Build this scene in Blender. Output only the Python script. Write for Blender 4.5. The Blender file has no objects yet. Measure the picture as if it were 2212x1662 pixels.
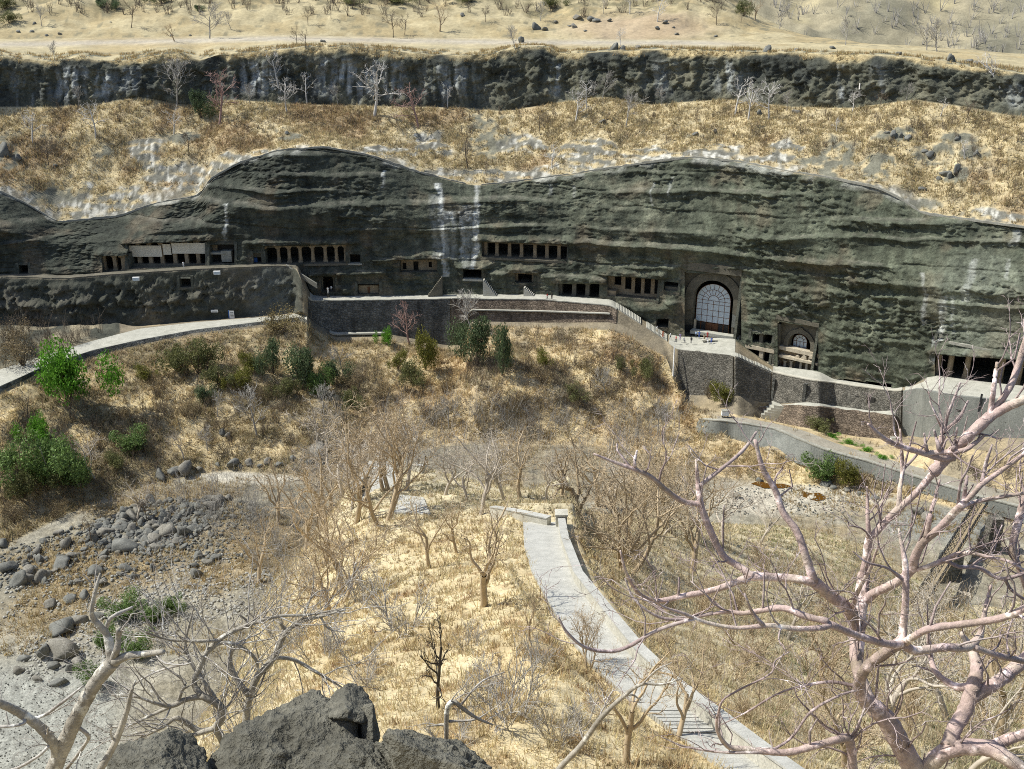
import bpy, math, random
import numpy as np
from mathutils import Vector, Matrix

# ------------------------------------------------------------------ camera, sky, sun, exposure
FW, FH = 2212.0, 1662.0            # the photograph, in the units used for all picture positions below
FOC = 2212.0                       # focal length in the same units
CAM = np.array([0.0, 0.0, 70.0])   # camera stands 70 m above the cave walkway
PITCH = math.radians(21.6)
CP, SP = math.cos(PITCH), math.sin(PITCH)

scene = bpy.context.scene
cam_data = bpy.data.cameras.new("camera")
cam_data.sensor_fit = 'HORIZONTAL'
cam_data.sensor_width = 36.0
cam_data.lens = 36.0 * FOC / FW
cam_data.clip_start = 0.1
cam_data.clip_end = 6000.0
cam = bpy.data.objects.new("camera", cam_data)
scene.collection.objects.link(cam)
cam.location = CAM
cam.rotation_euler = (math.pi / 2 - PITCH, 0, 0)
scene.camera = cam

SUN = np.array([-0.60, 0.09, 0.80]); SUN /= np.linalg.norm(SUN)
world = bpy.data.worlds.new("World"); scene.world = world
world.use_nodes = True
wn = world.node_tree.nodes; wl = world.node_tree.links
wn.clear()
w_out = wn.new("ShaderNodeOutputWorld"); w_bg = wn.new("ShaderNodeBackground"); w_sky = wn.new("ShaderNodeTexSky")
w_sky.sky_type = 'NISHITA'; w_sky.sun_disc = False
w_sky.sun_elevation = math.asin(SUN[2]); w_sky.sun_rotation = math.atan2(SUN[0], SUN[1])
w_sky.altitude = 400; w_sky.dust_density = 2.0
w_bg.inputs["Strength"].default_value = 0.125
wl.new(w_sky.outputs[0], w_bg.inputs[0]); wl.new(w_bg.outputs[0], w_out.inputs[0])

sun_data = bpy.data.lights.new("sun", 'SUN'); sun_data.energy = 4.6; sun_data.angle = math.radians(0.55)
sun_data.color = (1.0, 0.98, 0.89)
sun_ob = bpy.data.objects.new("sun", sun_data); scene.collection.objects.link(sun_ob)
sun_ob.location = (-120, 30, 200)
sun_ob.rotation_euler = Vector(-SUN).to_track_quat('-Z', 'Y').to_euler()

vs = scene.view_settings
vs.view_transform = 'Standard'; vs.look = 'None'; vs.gamma = 1.0; vs.use_curve_mapping = False
vs.exposure = 0.42
scene.cycles.use_denoising = False
scene.cycles.filter_width = 1.0
scene.cycles.max_bounces = 5; scene.cycles.diffuse_bounces = 3; scene.cycles.glossy_bounces = 2
scene.cycles.transmission_bounces = 2; scene.cycles.transparent_max_bounces = 4
scene.cycles.caustics_reflective = False; scene.cycles.caustics_refractive = False

rng = np.random.default_rng(11)
random.seed(5)
COL = scene.collection

# ------------------------------------------------------------------ picture <-> place
def ray(px, py):
    b = (np.asarray(px, float) - FW / 2) / FOC; a = (np.asarray(py, float) - FH / 2) / FOC
    return b, CP - a * SP, -SP - a * CP

def at_depth(px, py, D):
    """point on the picture ray at y = D"""
    x, y, z = ray(px, py); t = np.asarray(D, float) / y
    return np.stack(np.broadcast_arrays(x * t, y * t, CAM[2] + z * t), -1)

def depth_for_z(px, py, z):
    _, y, dz = ray(px, py)
    return (np.asarray(z, float) - CAM[2]) / dz * y

def py_for(D, z):
    r = (np.asarray(z, float) - CAM[2]) / np.asarray(D, float)
    a = (r * CP + SP) / (r * SP - CP)
    return a * FOC + FH / 2

def project(P):
    P = np.asarray(P, float); d = P - CAM
    fwd = d[..., 1] * CP - d[..., 2] * SP
    dn = -d[..., 1] * SP - d[..., 2] * CP
    return d[..., 0] / fwd * FOC + FW / 2, dn / fwd * FOC + FH / 2, fwd

# ------------------------------------------------------------------ noise
_perm = np.random.default_rng(3).permutation(256); _perm = np.concatenate([_perm, _perm, _perm])
_grad = np.random.default_rng(4).normal(size=(256, 3)); _grad /= np.linalg.norm(_grad, axis=1)[:, None]
def perlin(P):
    P = np.asarray(P, float); i0 = np.floor(P).astype(np.int64); f = P - i0; i0 &= 255
    u = f * f * f * (f * (f * 6 - 15) + 10)
    out = 0.0
    for dx in (0, 1):
        hx = _perm[(i0[..., 0] + dx) & 255]; wx = u[..., 0] if dx else 1 - u[..., 0]
        for dy in (0, 1):
            hy = _perm[hx + ((i0[..., 1] + dy) & 255)]; wy = u[..., 1] if dy else 1 - u[..., 1]
            for dz in (0, 1):
                g = _grad[_perm[hy + ((i0[..., 2] + dz) & 255)] & 255]; wz = u[..., 2] if dz else 1 - u[..., 2]
                out = out + wx * wy * wz * (g[..., 0] * (f[..., 0] - dx) + g[..., 1] * (f[..., 1] - dy) + g[..., 2] * (f[..., 2] - dz))
    return out * 1.7
def fbm(P, octaves=4, gain=0.5, lac=2.03):
    P = np.asarray(P, float); s = 0.0; a = 1.0; n = 0.0
    for k in range(octaves):
        s = s + a * perlin(P + 17.3 * k); n += a; a *= gain; P = P * lac
    return s / n
def worley(P, seed=1):
    """distance to nearest and second nearest feature point"""
    P = np.asarray(P, float); i0 = np.floor(P).astype(np.int64)
    r = np.random.default_rng(seed).random((4096, 3))
    d1 = np.full(P.shape[:-1], 9.0); d2 = d1.copy(); cid = np.zeros(P.shape[:-1])
    for dx in (-1, 0, 1):
        for dy in (-1, 0, 1):
            for dz in (-1, 0, 1):
                c = i0 + np.array([dx, dy, dz])
                h = (c[..., 0] * 73856093 ^ c[..., 1] * 19349663 ^ c[..., 2] * 83492791) & 4095
                dd = np.linalg.norm(c + r[h] - P, axis=-1)
                near = dd < d1
                d2 = np.where(near, d1, np.minimum(d2, dd)); cid = np.where(near, r[h][..., 0], cid); d1 = np.where(near, dd, d1)
    return d1, d2, cid
def sstep(a, b, x):
    t = np.clip((np.asarray(x, float) - a) / (b - a), 0, 1); return t * t * (3 - 2 * t)
def gauss1(v, sig):
    if sig <= 0: return v
    k = int(3 * sig) + 1; w = np.exp(-0.5 * (np.arange(-k, k + 1) / sig) ** 2); w /= w.sum()
    return np.convolve(np.pad(v, k, mode='edge'), w, mode='valid')

# ------------------------------------------------------------------ mesh and object helpers
def make_mesh(name, V, F, mats=(), smooth=False, attrs=None, mat_idx=None):
    """V (n,3), F: (m,3)/(m,4) array or list of tuples; attrs {name: (n,3) colours}"""
    me = bpy.data.meshes.new(name); V = np.asarray(V, np.float32)
    if isinstance(F, np.ndarray):
        m, k = F.shape
        me.vertices.add(len(V)); me.vertices.foreach_set("co", V.ravel())
        me.loops.add(m * k); me.loops.foreach_set("vertex_index", F.astype(np.int32).ravel())
        me.polygons.add(m)
        me.polygons.foreach_set("loop_start", (np.arange(m) * k).astype(np.int32))
        me.polygons.foreach_set("loop_total", np.full(m, k, np.int32))
        me.update(calc_edges=True)
    else:
        me.from_pydata([tuple(v) for v in V], [], [tuple(f) for f in F]); me.update()
    for k_, a in (attrs or {}).items():
        a = np.asarray(a, np.float32)
        at = me.attributes.new(k_, 'FLOAT_COLOR', 'POINT')
        at.data.foreach_set("color", np.concatenate([a, np.ones((len(a), 1), np.float32)], 1).ravel())
    for m_ in mats: me.materials.append(m_)
    if mat_idx is not None: me.polygons.foreach_set("material_index", np.asarray(mat_idx, np.int32))
    if smooth: me.polygons.foreach_set("use_smooth", np.ones(len(me.polygons), bool))
    return me

def add_obj(name, me, parent=None, loc=None, rot=None, scale=None):
    o = bpy.data.objects.new(name, me); COL.objects.link(o)
    if parent is not None: o.parent = parent
    if loc is not None: o.location = tuple(loc)
    if rot is not None: o.rotation_euler = rot
    if scale is not None: o.scale = scale if hasattr(scale, '__len__') else (scale,) * 3
    return o
def tag(o, label, cat, group=None):
    o["label"] = label; o["category"] = cat; o["kind"] = "thing"
    if group: o["group"] = group
    return o
def structure(o, label=None):
    o["kind"] = "structure"
    if label: o["label"] = label
    return o
def empty(name, loc, rotz=0.0):
    o = bpy.data.objects.new(name, None); COL.objects.link(o); o.location = tuple(loc); o.rotation_euler = (0, 0, rotz)
    o.empty_display_size = 0.3
    return o
def copy_tree(o, parent=None):
    c = o.copy(); COL.objects.link(c)
    if parent is not None: c.parent = parent
    for ch in list(o.children):
        copy_tree(ch, c)
    return c

class MB:
    """collects boxes, prisms and tubes into one mesh"""
    def __init__(s): s.V = []; s.F = []
    def add(s, V, F):
        n = len(s.V); s.V += [tuple(v) for v in V]; s.F += [tuple(i + n for i in f) for f in F]; return s
    def hexa(s, c):
        """8 corners: bottom ring 0-3, top ring 4-7"""
        return s.add(c, [(3, 2, 1, 0), (4, 5, 6, 7), (0, 1, 5, 4), (1, 2, 6, 5), (2, 3, 7, 6), (3, 0, 4, 7)])
    def box(s, cx, cy, cz, sx, sy, sz, taper=1.0):
        x, y = sx / 2, sy / 2; X, Y = x * taper, y * taper
        return s.hexa([(cx - x, cy - y, cz), (cx + x, cy - y, cz), (cx + x, cy + y, cz), (cx - x, cy + y, cz),
                       (cx - X, cy - Y, cz + sz), (cx + X, cy - Y, cz + sz), (cx + X, cy + Y, cz + sz), (cx - X, cy + Y, cz + sz)])
    def lathe(s, cx, cy, prof, n=8, rot=0.0):
        V = []; F = []
        for r, z in prof:
            for k in range(n):
                a = rot + 2 * math.pi * k / n; V.append((cx + r * math.cos(a), cy + r * math.sin(a), z))
        for i in range(len(prof) - 1):
            for k in range(n):
                F.append((i * n + k, i * n + (k + 1) % n, (i + 1) * n + (k + 1) % n, (i + 1) * n + k))
        F.append(tuple(range(n - 1, -1, -1))); F.append(tuple((len(prof) - 1) * n + k for k in range(n)))
        return s.add(V, F)
    def prism(s, poly, y0, y1):
        """polygon of (x, z), counter-clockwise seen from -y, from y0 (front) to y1"""
        n = len(poly)
        V = [(p[0], y0, p[1]) for p in poly] + [(p[0], y1, p[1]) for p in poly]
        F = [tuple(range(n)), tuple(range(2 * n - 1, n - 1, -1))] + [(i, i + n, (i + 1) % n + n, (i + 1) % n) for i in range(n)]
        return s.add(V, F)
    def mesh(s, name, mat, smooth=False): return make_mesh(name, s.V, s.F, [mat] if mat else [], smooth)
    def build(s, name, mat, parent=None, smooth=False): return add_obj(name, s.mesh(name, mat, smooth), parent)

def tubes(lines, sides=5, cap=True):
    """lines: list of (points (n,3), radii (n,)); returns V, F arrays of one mesh of tapered tubes"""
    VV = []; FF = []; base = 0
    ang = 2 * np.pi * np.arange(sides) / sides
    ca, sa = np.cos(ang), np.sin(ang)
    for P, R in lines:
        P = np.asarray(P, float); n = len(P)
        T = np.gradient(P, axis=0); T /= np.linalg.norm(T, axis=1)[:, None] + 1e-9
        ref = np.array([0.31, 0.52, 0.79]); A = np.cross(T, ref); A /= np.linalg.norm(A, axis=1)[:, None] + 1e-9
        B = np.cross(T, A)
        R = np.asarray(R, float)[:, None, None]
        V = P[:, None, :] + R * (ca[None, :, None] * A[:, None, :] + sa[None, :, None] * B[:, None, :])
        VV.append(V.reshape(-1, 3))
        i = np.arange(n - 1)[:, None] * sides; k = np.arange(sides)[None, :]; k2 = (k + 1) % sides
        F = np.stack([i + k, i + k2, i + sides + k2, i + sides + k], -1).reshape(-1, 4)
        FF.append(F + base)
        base += n * sides
    return np.concatenate(VV), np.concatenate(FF)
# ------------------------------------------------------------------ materials
def new_mat(name):
    m = bpy.data.materials.new(name); m.use_nodes = True
    nt = m.node_tree; b = nt.nodes["Principled BSDF"]
    b.inputs["Specular IOR Level"].default_value = 0.2
    b.inputs["Roughness"].default_value = 0.9
    return m, nt, b
def N(nt, kind, **kw):
    n = nt.nodes.new(kind)
    for k, v in kw.items(): setattr(n, k, v)
    return n
def noise_node(nt, scale, detail=4.0, rough=0.6, vec=None, stretch=None):
    t = N(nt, "ShaderNodeTexNoise"); t.inputs["Scale"].default_value = scale
    t.inputs["Detail"].default_value = detail; t.inputs["Roughness"].default_value = rough
    if vec is None:
        g = N(nt, "ShaderNodeNewGeometry"); vec = g.outputs["Position"]
    if stretch:
        mp = N(nt, "ShaderNodeMapping"); mp.inputs["Scale"].default_value = stretch
        nt.links.new(vec, mp.inputs["Vector"]); vec = mp.outputs["Vector"]
    nt.links.new(vec, t.inputs["Vector"]); return t
def ramp(nt, fac, stops):
    r = N(nt, "ShaderNodeValToRGB")
    els = r.color_ramp.elements
    while len(els) < len(stops): els.new(0.5)
    for e, (p, c) in zip(els, stops):
        e.position = p; e.color = (c[0], c[1], c[2], 1) if hasattr(c, '__len__') else (c, c, c, 1)
    nt.links.new(fac, r.inputs["Fac"]); return r.outputs["Color"]
def mul(nt, a, b, mode='MULTIPLY', fac=1.0):
    m = N(nt, "ShaderNodeMix", data_type='RGBA', blend_type=mode)
    m.inputs[0].default_value = fac
    for s, v in ((m.inputs[6], a), (m.inputs[7], b)):
        if hasattr(v, 'is_linked') or hasattr(v, 'node'): nt.links.new(v, s)
        else: s.default_value = (v[0], v[1], v[2], 1)
    return m.outputs[2]
def bump(nt, b, height, strength, dist):
    bp = N(nt, "ShaderNodeBump"); bp.inputs["Strength"].default_value = strength; bp.inputs["Distance"].default_value = dist
    nt.links.new(height, bp.inputs["Height"]); nt.links.new(bp.outputs["Normal"], b.inputs["Normal"])
def obj_vec(nt):
    return N(nt, "ShaderNodeTexCoord").outputs["Object"]

def mat_ground(name, s1, s2, bump_d, lo=0.72, hi=1.3, stretch=None, rough=0.95):
    """vertex colour 'col' broken up by two scales of noise and a fine relief"""
    m, nt, b = new_mat(name)
    at = N(nt, "ShaderNodeAttribute", attribute_name="col")
    n1 = noise_node(nt, s1, 6, 0.65, stretch=stretch); n2 = noise_node(nt, s2, 4, 0.7)
    c = mul(nt, at.outputs["Color"], ramp(nt, n1.outputs["Fac"], [(0.3, lo), (0.7, hi)]))
    c = mul(nt, c, ramp(nt, n2.outputs["Fac"], [(0.3, lo), (0.7, hi)]))
    nt.links.new(c, b.inputs["Base Color"]); b.inputs["Roughness"].default_value = rough
    mx = N(nt, "ShaderNodeMath", operation='ADD'); nt.links.new(n1.outputs["Fac"], mx.inputs[0])
    sc = N(nt, "ShaderNodeMath", operation='MULTIPLY'); sc.inputs[1].default_value = 0.5
    nt.links.new(n2.outputs["Fac"], sc.inputs[0]); nt.links.new(sc.outputs[0], mx.inputs[1])
    bump(nt, b, mx.outputs[0], 0.9, bump_d)
    return m
def mat_noise(name, stops, scale, detail=5, rough=0.9, bump_s=0.5, bump_d=0.05, spec=0.2, stretch=None, scale2=None, objspace=False):
    m, nt, b = new_mat(name)
    n = noise_node(nt, scale, detail, 0.62, vec=obj_vec(nt) if objspace else None, stretch=stretch)
    c = ramp(nt, n.outputs["Fac"], stops)
    if scale2:
        n2 = noise_node(nt, scale2, 4, 0.65, vec=obj_vec(nt) if objspace else None)
        c = mul(nt, c, ramp(nt, n2.outputs["Fac"], [(0.3, 0.7), (0.7, 1.25)]))
    nt.links.new(c, b.inputs["Base Color"]); b.inputs["Roughness"].default_value = rough
    b.inputs["Specular IOR Level"].default_value = spec
    if bump_d: bump(nt, b, (n2 if scale2 else n).outputs["Fac"], bump_s, bump_d)
    return m
def mat_attr(name, rough=0.9, trans=0.0, hue_noise=0.25, scale=0.6):
    """colour from the vertex attribute 'col' (leaf and blade masses)"""
    m, nt, b = new_mat(name)
    at = N(nt, "ShaderNodeAttribute", attribute_name="col")
    n = noise_node(nt, scale, 3)
    c = mul(nt, at.outputs["Color"], ramp(nt, n.outputs["Fac"], [(0.3, 1 - hue_noise), (0.7, 1 + hue_noise)]))
    nt.links.new(c, b.inputs["Base Color"]); b.inputs["Roughness"].default_value = rough
    if trans:
        t = N(nt, "ShaderNodeBsdfTranslucent"); nt.links.new(c, t.inputs["Color"])
        mx = N(nt, "ShaderNodeMixShader"); mx.inputs[0].default_value = trans
        nt.links.new(b.outputs[0], mx.inputs[1]); nt.links.new(t.outputs[0], mx.inputs[2])
        nt.links.new(mx.outputs[0], nt.nodes["Material Output"].inputs["Surface"])
    return m

M = {}
M['soil'] = mat_ground('soil', 0.35, 2.4, 0.25)
M['near_soil'] = mat_ground('near_soil', 0.8, 5.0, 0.12)
M['rock'] = mat_ground('basalt_face', 0.45, 1.9, 0.5, 0.62, 1.42)
M['plateau'] = mat_ground('plateau_soil', 0.12, 0.9, 0.2, 0.8, 1.2)
M['gravel'] = mat_ground('river_gravel', 0.8, 4.0, 0.25, 0.6, 1.4)
M['concrete'] = mat_noise('pale_concrete', [(0.3, (.30, .295, .25)), (0.7, (.42, .41, .355))], 0.7, scale2=6.0, bump_d=0.02)
M['path_concrete'] = mat_noise('path_concrete', [(0.3, (.32, .315, .285)), (0.7, (.44, .43, .39))], 1.2, scale2=14.0, bump_d=0.01)
M['parapet'] = mat_noise('parapet_plaster', [(0.3, (.36, .34, .28)), (0.7, (.50, .48, .41))], 0.8, scale2=9.0, bump_d=0.02)
M['masonry'] = None
def mat_masonry(name, c0, c1, cs=2.2, streak=0.0):
    m, nt, b = new_mat(name)
    g = N(nt, "ShaderNodeNewGeometry")
    v = N(nt, "ShaderNodeTexVoronoi", feature='DISTANCE_TO_EDGE'); v.inputs["Scale"].default_value = cs
    mp = N(nt, "ShaderNodeMapping"); mp.inputs["Scale"].default_value = (0.8, 0.8, 1.35)
    nt.links.new(g.outputs["Position"], mp.inputs["Vector"]); nt.links.new(mp.outputs[0], v.inputs["Vector"])
    v2 = N(nt, "ShaderNodeTexVoronoi", feature='F1'); v2.inputs["Scale"].default_value = cs
    nt.links.new(mp.outputs[0], v2.inputs["Vector"])
    n = noise_node(nt, 0.5, 5); n2 = noise_node(nt, 0.35, 4, stretch=(1, 1, 0.12))
    c = ramp(nt, n.outputs["Fac"], [(0.3, c0), (0.7, c1)])
    bw = N(nt, "ShaderNodeSeparateColor"); nt.links.new(v2.outputs["Color"], bw.inputs[0])
    c = mul(nt, c, ramp(nt, bw.outputs[0], [(0.0, 0.7), (1.0, 1.3)]))
    c = mul(nt, c, ramp(nt, v.outputs["Distance"], [(0.0, 0.55), (0.12, 1.0)]))
    if streak: c = mul(nt, c, ramp(nt, n2.outputs["Fac"], [(0.35, 1 - streak), (0.65, 1.15)]))
    nt.links.new(c, b.inputs["Base Color"])
    bump(nt, b, ramp(nt, v.outputs["Distance"], [(0.0, 0.0), (0.15, 1.0)]), 0.8, 0.12)
    return m
M['masonry'] = mat_masonry('rubble_masonry', (.10, .095, .08), (.20, .185, .155))
M['masonry_dark'] = mat_masonry('weathered_masonry', (.10, .105, .10), (.19, .187, .165), 1.6, 0.5)
M['masonry_brown'] = mat_masonry('brown_masonry', (.14, .11, .085), (.25, .20, .15), 1.8, 0.4)
M['plaster_grey'] = mat_noise('grey_render', [(0.3, (.13, .135, .122)), (0.7, (.235, .24, .215))], 0.45, scale2=4.0, bump_d=0.08, stretch=(1, 1, 0.35))
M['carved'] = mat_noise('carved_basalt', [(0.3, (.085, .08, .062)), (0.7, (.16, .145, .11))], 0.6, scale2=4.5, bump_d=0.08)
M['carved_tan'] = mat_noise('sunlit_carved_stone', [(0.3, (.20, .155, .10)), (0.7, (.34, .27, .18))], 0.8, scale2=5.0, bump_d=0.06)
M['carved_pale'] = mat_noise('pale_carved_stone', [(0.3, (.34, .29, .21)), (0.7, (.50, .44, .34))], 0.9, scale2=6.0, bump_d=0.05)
M['interior'] = mat_noise('cave_interior', [(0.3, (.035, .033, .03)), (0.7, (.06, .056, .05))], 0.5, scale2=3.0, bump_d=0.1)  # near-black stone; also stands in for shade in the flat openings
M['drain'] = mat_noise('drain_mortar', [(0.3, (.22, .215, .18)), (0.7, (.36, .35, .30))], 0.8, scale2=5.0, bump_d=0.03)
M['screen'] = mat_noise('lime_screen', [(0.3, (.55, .50, .40)), (0.7, (.68, .63, .52))], 0.5, scale2=5.0, bump_d=0.02, stretch=(1, 1, 0.3))
M['timber'] = mat_noise('brown_timber', [(0.3, (.10, .045, .022)), (0.7, (.19, .09, .045))], 2.0, scale2=9.0, bump_d=0.01)
M['white_paint'] = mat_noise('white_paint', [(0.3, (.70, .70, .68)), (0.7, (.82, .82, .80))], 3.0, bump_d=0)
M['blue_paint'] = mat_noise('blue_paint', [(0.3, (.03, .08, .25)), (0.7, (.05, .13, .36))], 3.0, bump_d=0)
M['iron'] = mat_noise('dark_iron', [(0.3, (.015, .016, .018)), (0.7, (.035, .036, .04))], 8.0, bump_d=0, rough=0.6)
M['bridge_deck'] = mat_noise('bridge_planks', [(0.3, (.22, .17, .10)), (0.7, (.36, .29, .19))], 1.0, scale2=7.0, bump_d=0.03)
M['boulder'] = mat_noise('grey_boulder', [(0.25, (.095, .096, .087)), (0.55, (.165, .165, .148)), (0.8, (.26, .258, .23))], 0.55, scale2=5.0, bump_d=0.10)
M['boulder_warm'] = mat_noise('warm_boulder', [(0.25, (.13, .122, .10)), (0.6, (.215, .202, .172)), (0.8, (.31, .295, .255))], 0.5, scale2=4.0, bump_d=0.10)
M['crag'] = mat_noise('lichened_crag', [(0.25, (.066, .063, .05)), (0.5, (.125, .12, .097)), (0.8, (.22, .208, .165))], 1.3, detail=9, scale2=9.0, bump_s=1.0, bump_d=0.12)
M['cobble'] = mat_noise('pale_cobble', [(0.3, (.24, .235, .21)), (0.7, (.42, .41, .37))], 0.9, scale2=6.0, bump_d=0.03)
M['blades'] = mat_attr('dry_blades', trans=0.42)
M['leaves'] = mat_attr('leaf_mass', rough=0.6, trans=0.3, hue_noise=0.35, scale=0.9)
def mat_bark(name, stops, scale=2.0, sc2=12.0):
    return mat_noise(name, stops, scale, scale2=sc2, bump_s=0.5, bump_d=0.02, rough=0.75, spec=0.3, objspace=True)
M['bark_pale'] = mat_bark('pale_bark', [(0.3, (.36, .31, .245)), (0.7, (.56, .50, .42))], 0.8, 4.0)
M['bark_white'] = mat_bark('white_bark', [(0.3, (.46, .43, .385)), (0.7, (.68, .655, .61))], 0.8, 4.0)
M['bark_grey'] = mat_bark('grey_bark', [(0.3, (.28, .26, .225)), (0.7, (.45, .425, .385))], 0.8, 4.0)
M['bark_tan'] = mat_bark('tan_bark', [(0.3, (.33, .25, .155)), (0.7, (.54, .435, .29))], 0.8, 4.0)
M['bark_brown'] = mat_bark('brown_bark', [(0.3, (.10, .075, .05)), (0.7, (.19, .15, .11))], 0.8, 4.0)
M['bark_rose'] = mat_bark('rose_bark', [(0.3, (.26, .15, .12)), (0.7, (.44, .30, .26))], 0.8, 4.0)
M['bark_char'] = mat_bark('charred_bark', [(0.3, (.03, .026, .022)), (0.7, (.09, .075, .06))], 2.0, 8.0)
M['water'] = None
_m, _nt, _b = new_mat('brown_water')
_b.inputs["Base Color"].default_value = (.10, .045, .008, 1); _b.inputs["Roughness"].default_value = 0.06; _b.inputs["Specular IOR Level"].default_value = 0.5
bump(_nt, _b, noise_node(_nt, 2.0, 2).outputs["Fac"], 0.15, 0.02); M['water'] = _m
_m, _nt, _b = new_mat('window_glass')
_n = noise_node(_nt, 0.9, 2)
_nt.links.new(ramp(_nt, _n.outputs["Fac"], [(0.3, (.40, .48, .54)), (0.7, (.50, .57, .62))]), _b.inputs["Base Color"])  # pale blue of frosted panes, with reflected sky put into the colour
_b.inputs["Roughness"].default_value = 0.25; _b.inputs["Specular IOR Level"].default_value = 0.6; M['glass'] = _m
M['path_soil'] = mat_noise('path_soil', [(0.3, (.22, .20, .16)), (0.7, (.32, .295, .24))], 0.6, scale2=5.0, bump_d=0.03)
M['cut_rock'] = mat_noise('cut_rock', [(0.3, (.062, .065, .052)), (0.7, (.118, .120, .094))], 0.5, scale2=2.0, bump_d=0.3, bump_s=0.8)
# ------------------------------------------------------------------ cave openings in picture units: x0, x1, top at x0, top at x1, bottom at x0, bottom at x1
OPEN = {
 'shadow_niche': (40, 62, 572, 572, 594, 594),
 'plain_pair': (221, 277, 553, 551, 591, 588),
 'screened': (278, 449, 527, 520, 583, 574),
 'plain_recess': (449, 508, 527, 527, 574, 570),
 'blue_door': (546, 569, 546, 546, 571, 571),
 'arcade': (569, 750, 531, 528, 573, 569),
 'side_cell': (752, 781, 548, 549, 571, 570),
 'lower_doorway': (694, 724, 596, 596, 632, 632),
 'porch': (864, 945, 561, 560, 590, 589),
 'red_panel': (772, 820, 612, 612, 638, 638),
 'square_mouth': (1000, 1042, 581, 582, 605, 606),
 'seven_bay': (1038, 1227, 522, 528, 556, 563),
 'small_door': (1112, 1155, 589, 590, 612, 613),
 'wide_hall': (1207, 1297, 613, 613, 640, 644),
 'tan_bays': (1312, 1424, 595, 603, 640, 650),
 'tan_annex': (1434, 1467, 607, 609, 629, 631),
 'stair_hole': (1418, 1446, 688, 688, 708, 710),
 'great_arch': (1477, 1602, 588, 596, 728, 735),
 'upper_slot': (1624, 1673, 720, 723, 741, 743),
 'twin_bay': (1608, 1672, 752, 756, 786, 791),
 'small_arch': (1680, 1768, 696, 703, 796, 803),
 'low_slot': (1806, 1928, 817, 829, 829, 840),
 'pillared_hall': (2020, 2330, 764, 786, 815, 850),
}
WALL_NICHE = {'wall_arch': (388, 413, 600, 600, 622, 622)}

# ------------------------------------------------------------------ far side of the gorge: lines of the ground, near to far
UF = np.arange(-330.0, 2560.0, 3.4)
def L(d, sig=2.5):
    xs = sorted(d); return gauss1(np.interp(UF, xs, [d[x] for x in xs]), sig)

D_F1 = L({-330: 224, 0: 236, 600: 240, 1000: 240, 1170: 238, 1320: 232, 1440: 226, 1590: 220, 1670: 213, 1770: 207, 1930: 197, 2100: 187, 2212: 181, 2560: 165}, 14)
y_F1 = L({-330: 606, 0: 592, 140: 595, 225: 590, 420: 576, 600: 570, 645: 572, 672: 638, 690: 640, 840: 640, 1000: 637, 1170: 637, 1320: 648, 1440: 722, 1470: 728, 1590: 734, 1612: 752, 1670: 792, 1770: 804, 1800: 820, 1930: 840, 1965: 834, 2000: 816, 2022: 813, 2100: 824, 2212: 836, 2560: 868}, 1.2)
y_F2 = L({-330: 614, 0: 598, 140: 602, 230: 594, 420: 582, 600: 574.5, 640: 577, 668: 650, 690: 651, 840: 648.5, 1000: 646, 1170: 648, 1320: 661, 1440: 738, 1462: 755, 1580: 768, 1670: 807, 1740: 823, 1810: 832, 1920: 848, 1945: 848, 1985: 842, 2050: 856, 2212: 872, 2560: 905}, 1.2)
P_F1 = at_depth(UF, y_F1, D_F1); z_F1 = P_F1[:, 2]
D_F2 = depth_for_z(UF, y_F2, z_F1)
y_F3 = L({-330: 705, 0: 700, 100: 705, 230: 706, 300: 705, 420: 694, 600: 680, 655: 674, 672: 692, 722: 721, 840: 719, 960: 742, 1000: 742, 1015: 690, 1170: 694, 1320: 692, 1440: 748, 1460: 780, 1474: 850, 1580: 852, 1670: 868, 1745: 868, 1890: 888, 1935: 886, 1950: 938, 2100: 941, 2212: 945, 2560: 960}, 1.5)
D_F3 = D_F2 - L({-330: 4, 0: 4, 230: 3, 600: 2.0, 660: 1.5, 700: 1.2, 1300: 1.2, 1440: 1.0, 1480: 1.6, 2560: 1.6})
y_F3b = L({-330: 930, 0: 800, 100: 768, 200: 738, 300: 712, 420: 698, 600: 684, 655: 677, 672: 695, 722: 724, 840: 722, 960: 746, 1000: 746, 1015: 694, 1170: 698, 1320: 697, 1440: 752, 1460: 784, 1474: 854, 1600: 856, 1640: 872, 1700: 871, 1745: 870, 1890: 890, 1935: 888, 1950: 941, 2100: 944, 2212: 948, 2560: 963}, 1.5)
y_F4 = L({-330: 970, 0: 835, 100: 790, 200: 757, 300: 735, 420: 713, 600: 691, 655: 685, 672: 699, 722: 727, 840: 727, 960: 750, 1000: 750, 1015: 698, 1170: 702, 1320: 702, 1440: 757, 1460: 788, 1474: 862, 1600: 880, 1625: 884, 1640: 880, 1700: 876, 1745: 877, 1890: 893, 1937: 899, 1950: 946, 2100: 950, 2212: 955, 2560: 970}, 1.5)
zl = L({-330: -6, 0: -5.6, 660: -4.8, 670: 0, 2560: 0}, 1)
D_F3b = np.where(UF < 662, depth_for_z(UF, y_F3b, zl), D_F3 - 0.4)
z_F3b = at_depth(UF, y_F3b, D_F3b)[:, 2]
D_F4 = depth_for_z(UF, y_F4, z_F3b - L({-330: 0, 660: 0, 670: .15, 1440: .3, 1480: .8, 1620: 1.2, 1720: 0.1, 1940: 0.1, 1955: .2, 2560: .2}))
y_F5 = L({-330: 990, 0: 851, 100: 806, 200: 773, 300: 749, 420: 724, 600: 702, 655: 697, 672: 706, 722: 735, 840: 735, 960: 757, 1000: 757, 1015: 703, 1170: 708, 1320: 712, 1440: 770, 1474: 880, 1600: 897, 1640: 903, 1700: 917, 1745: 925, 1850: 943, 1935: 950, 1950: 960, 2100: 968, 2212: 985, 2560: 1015}, 1.5)
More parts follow.
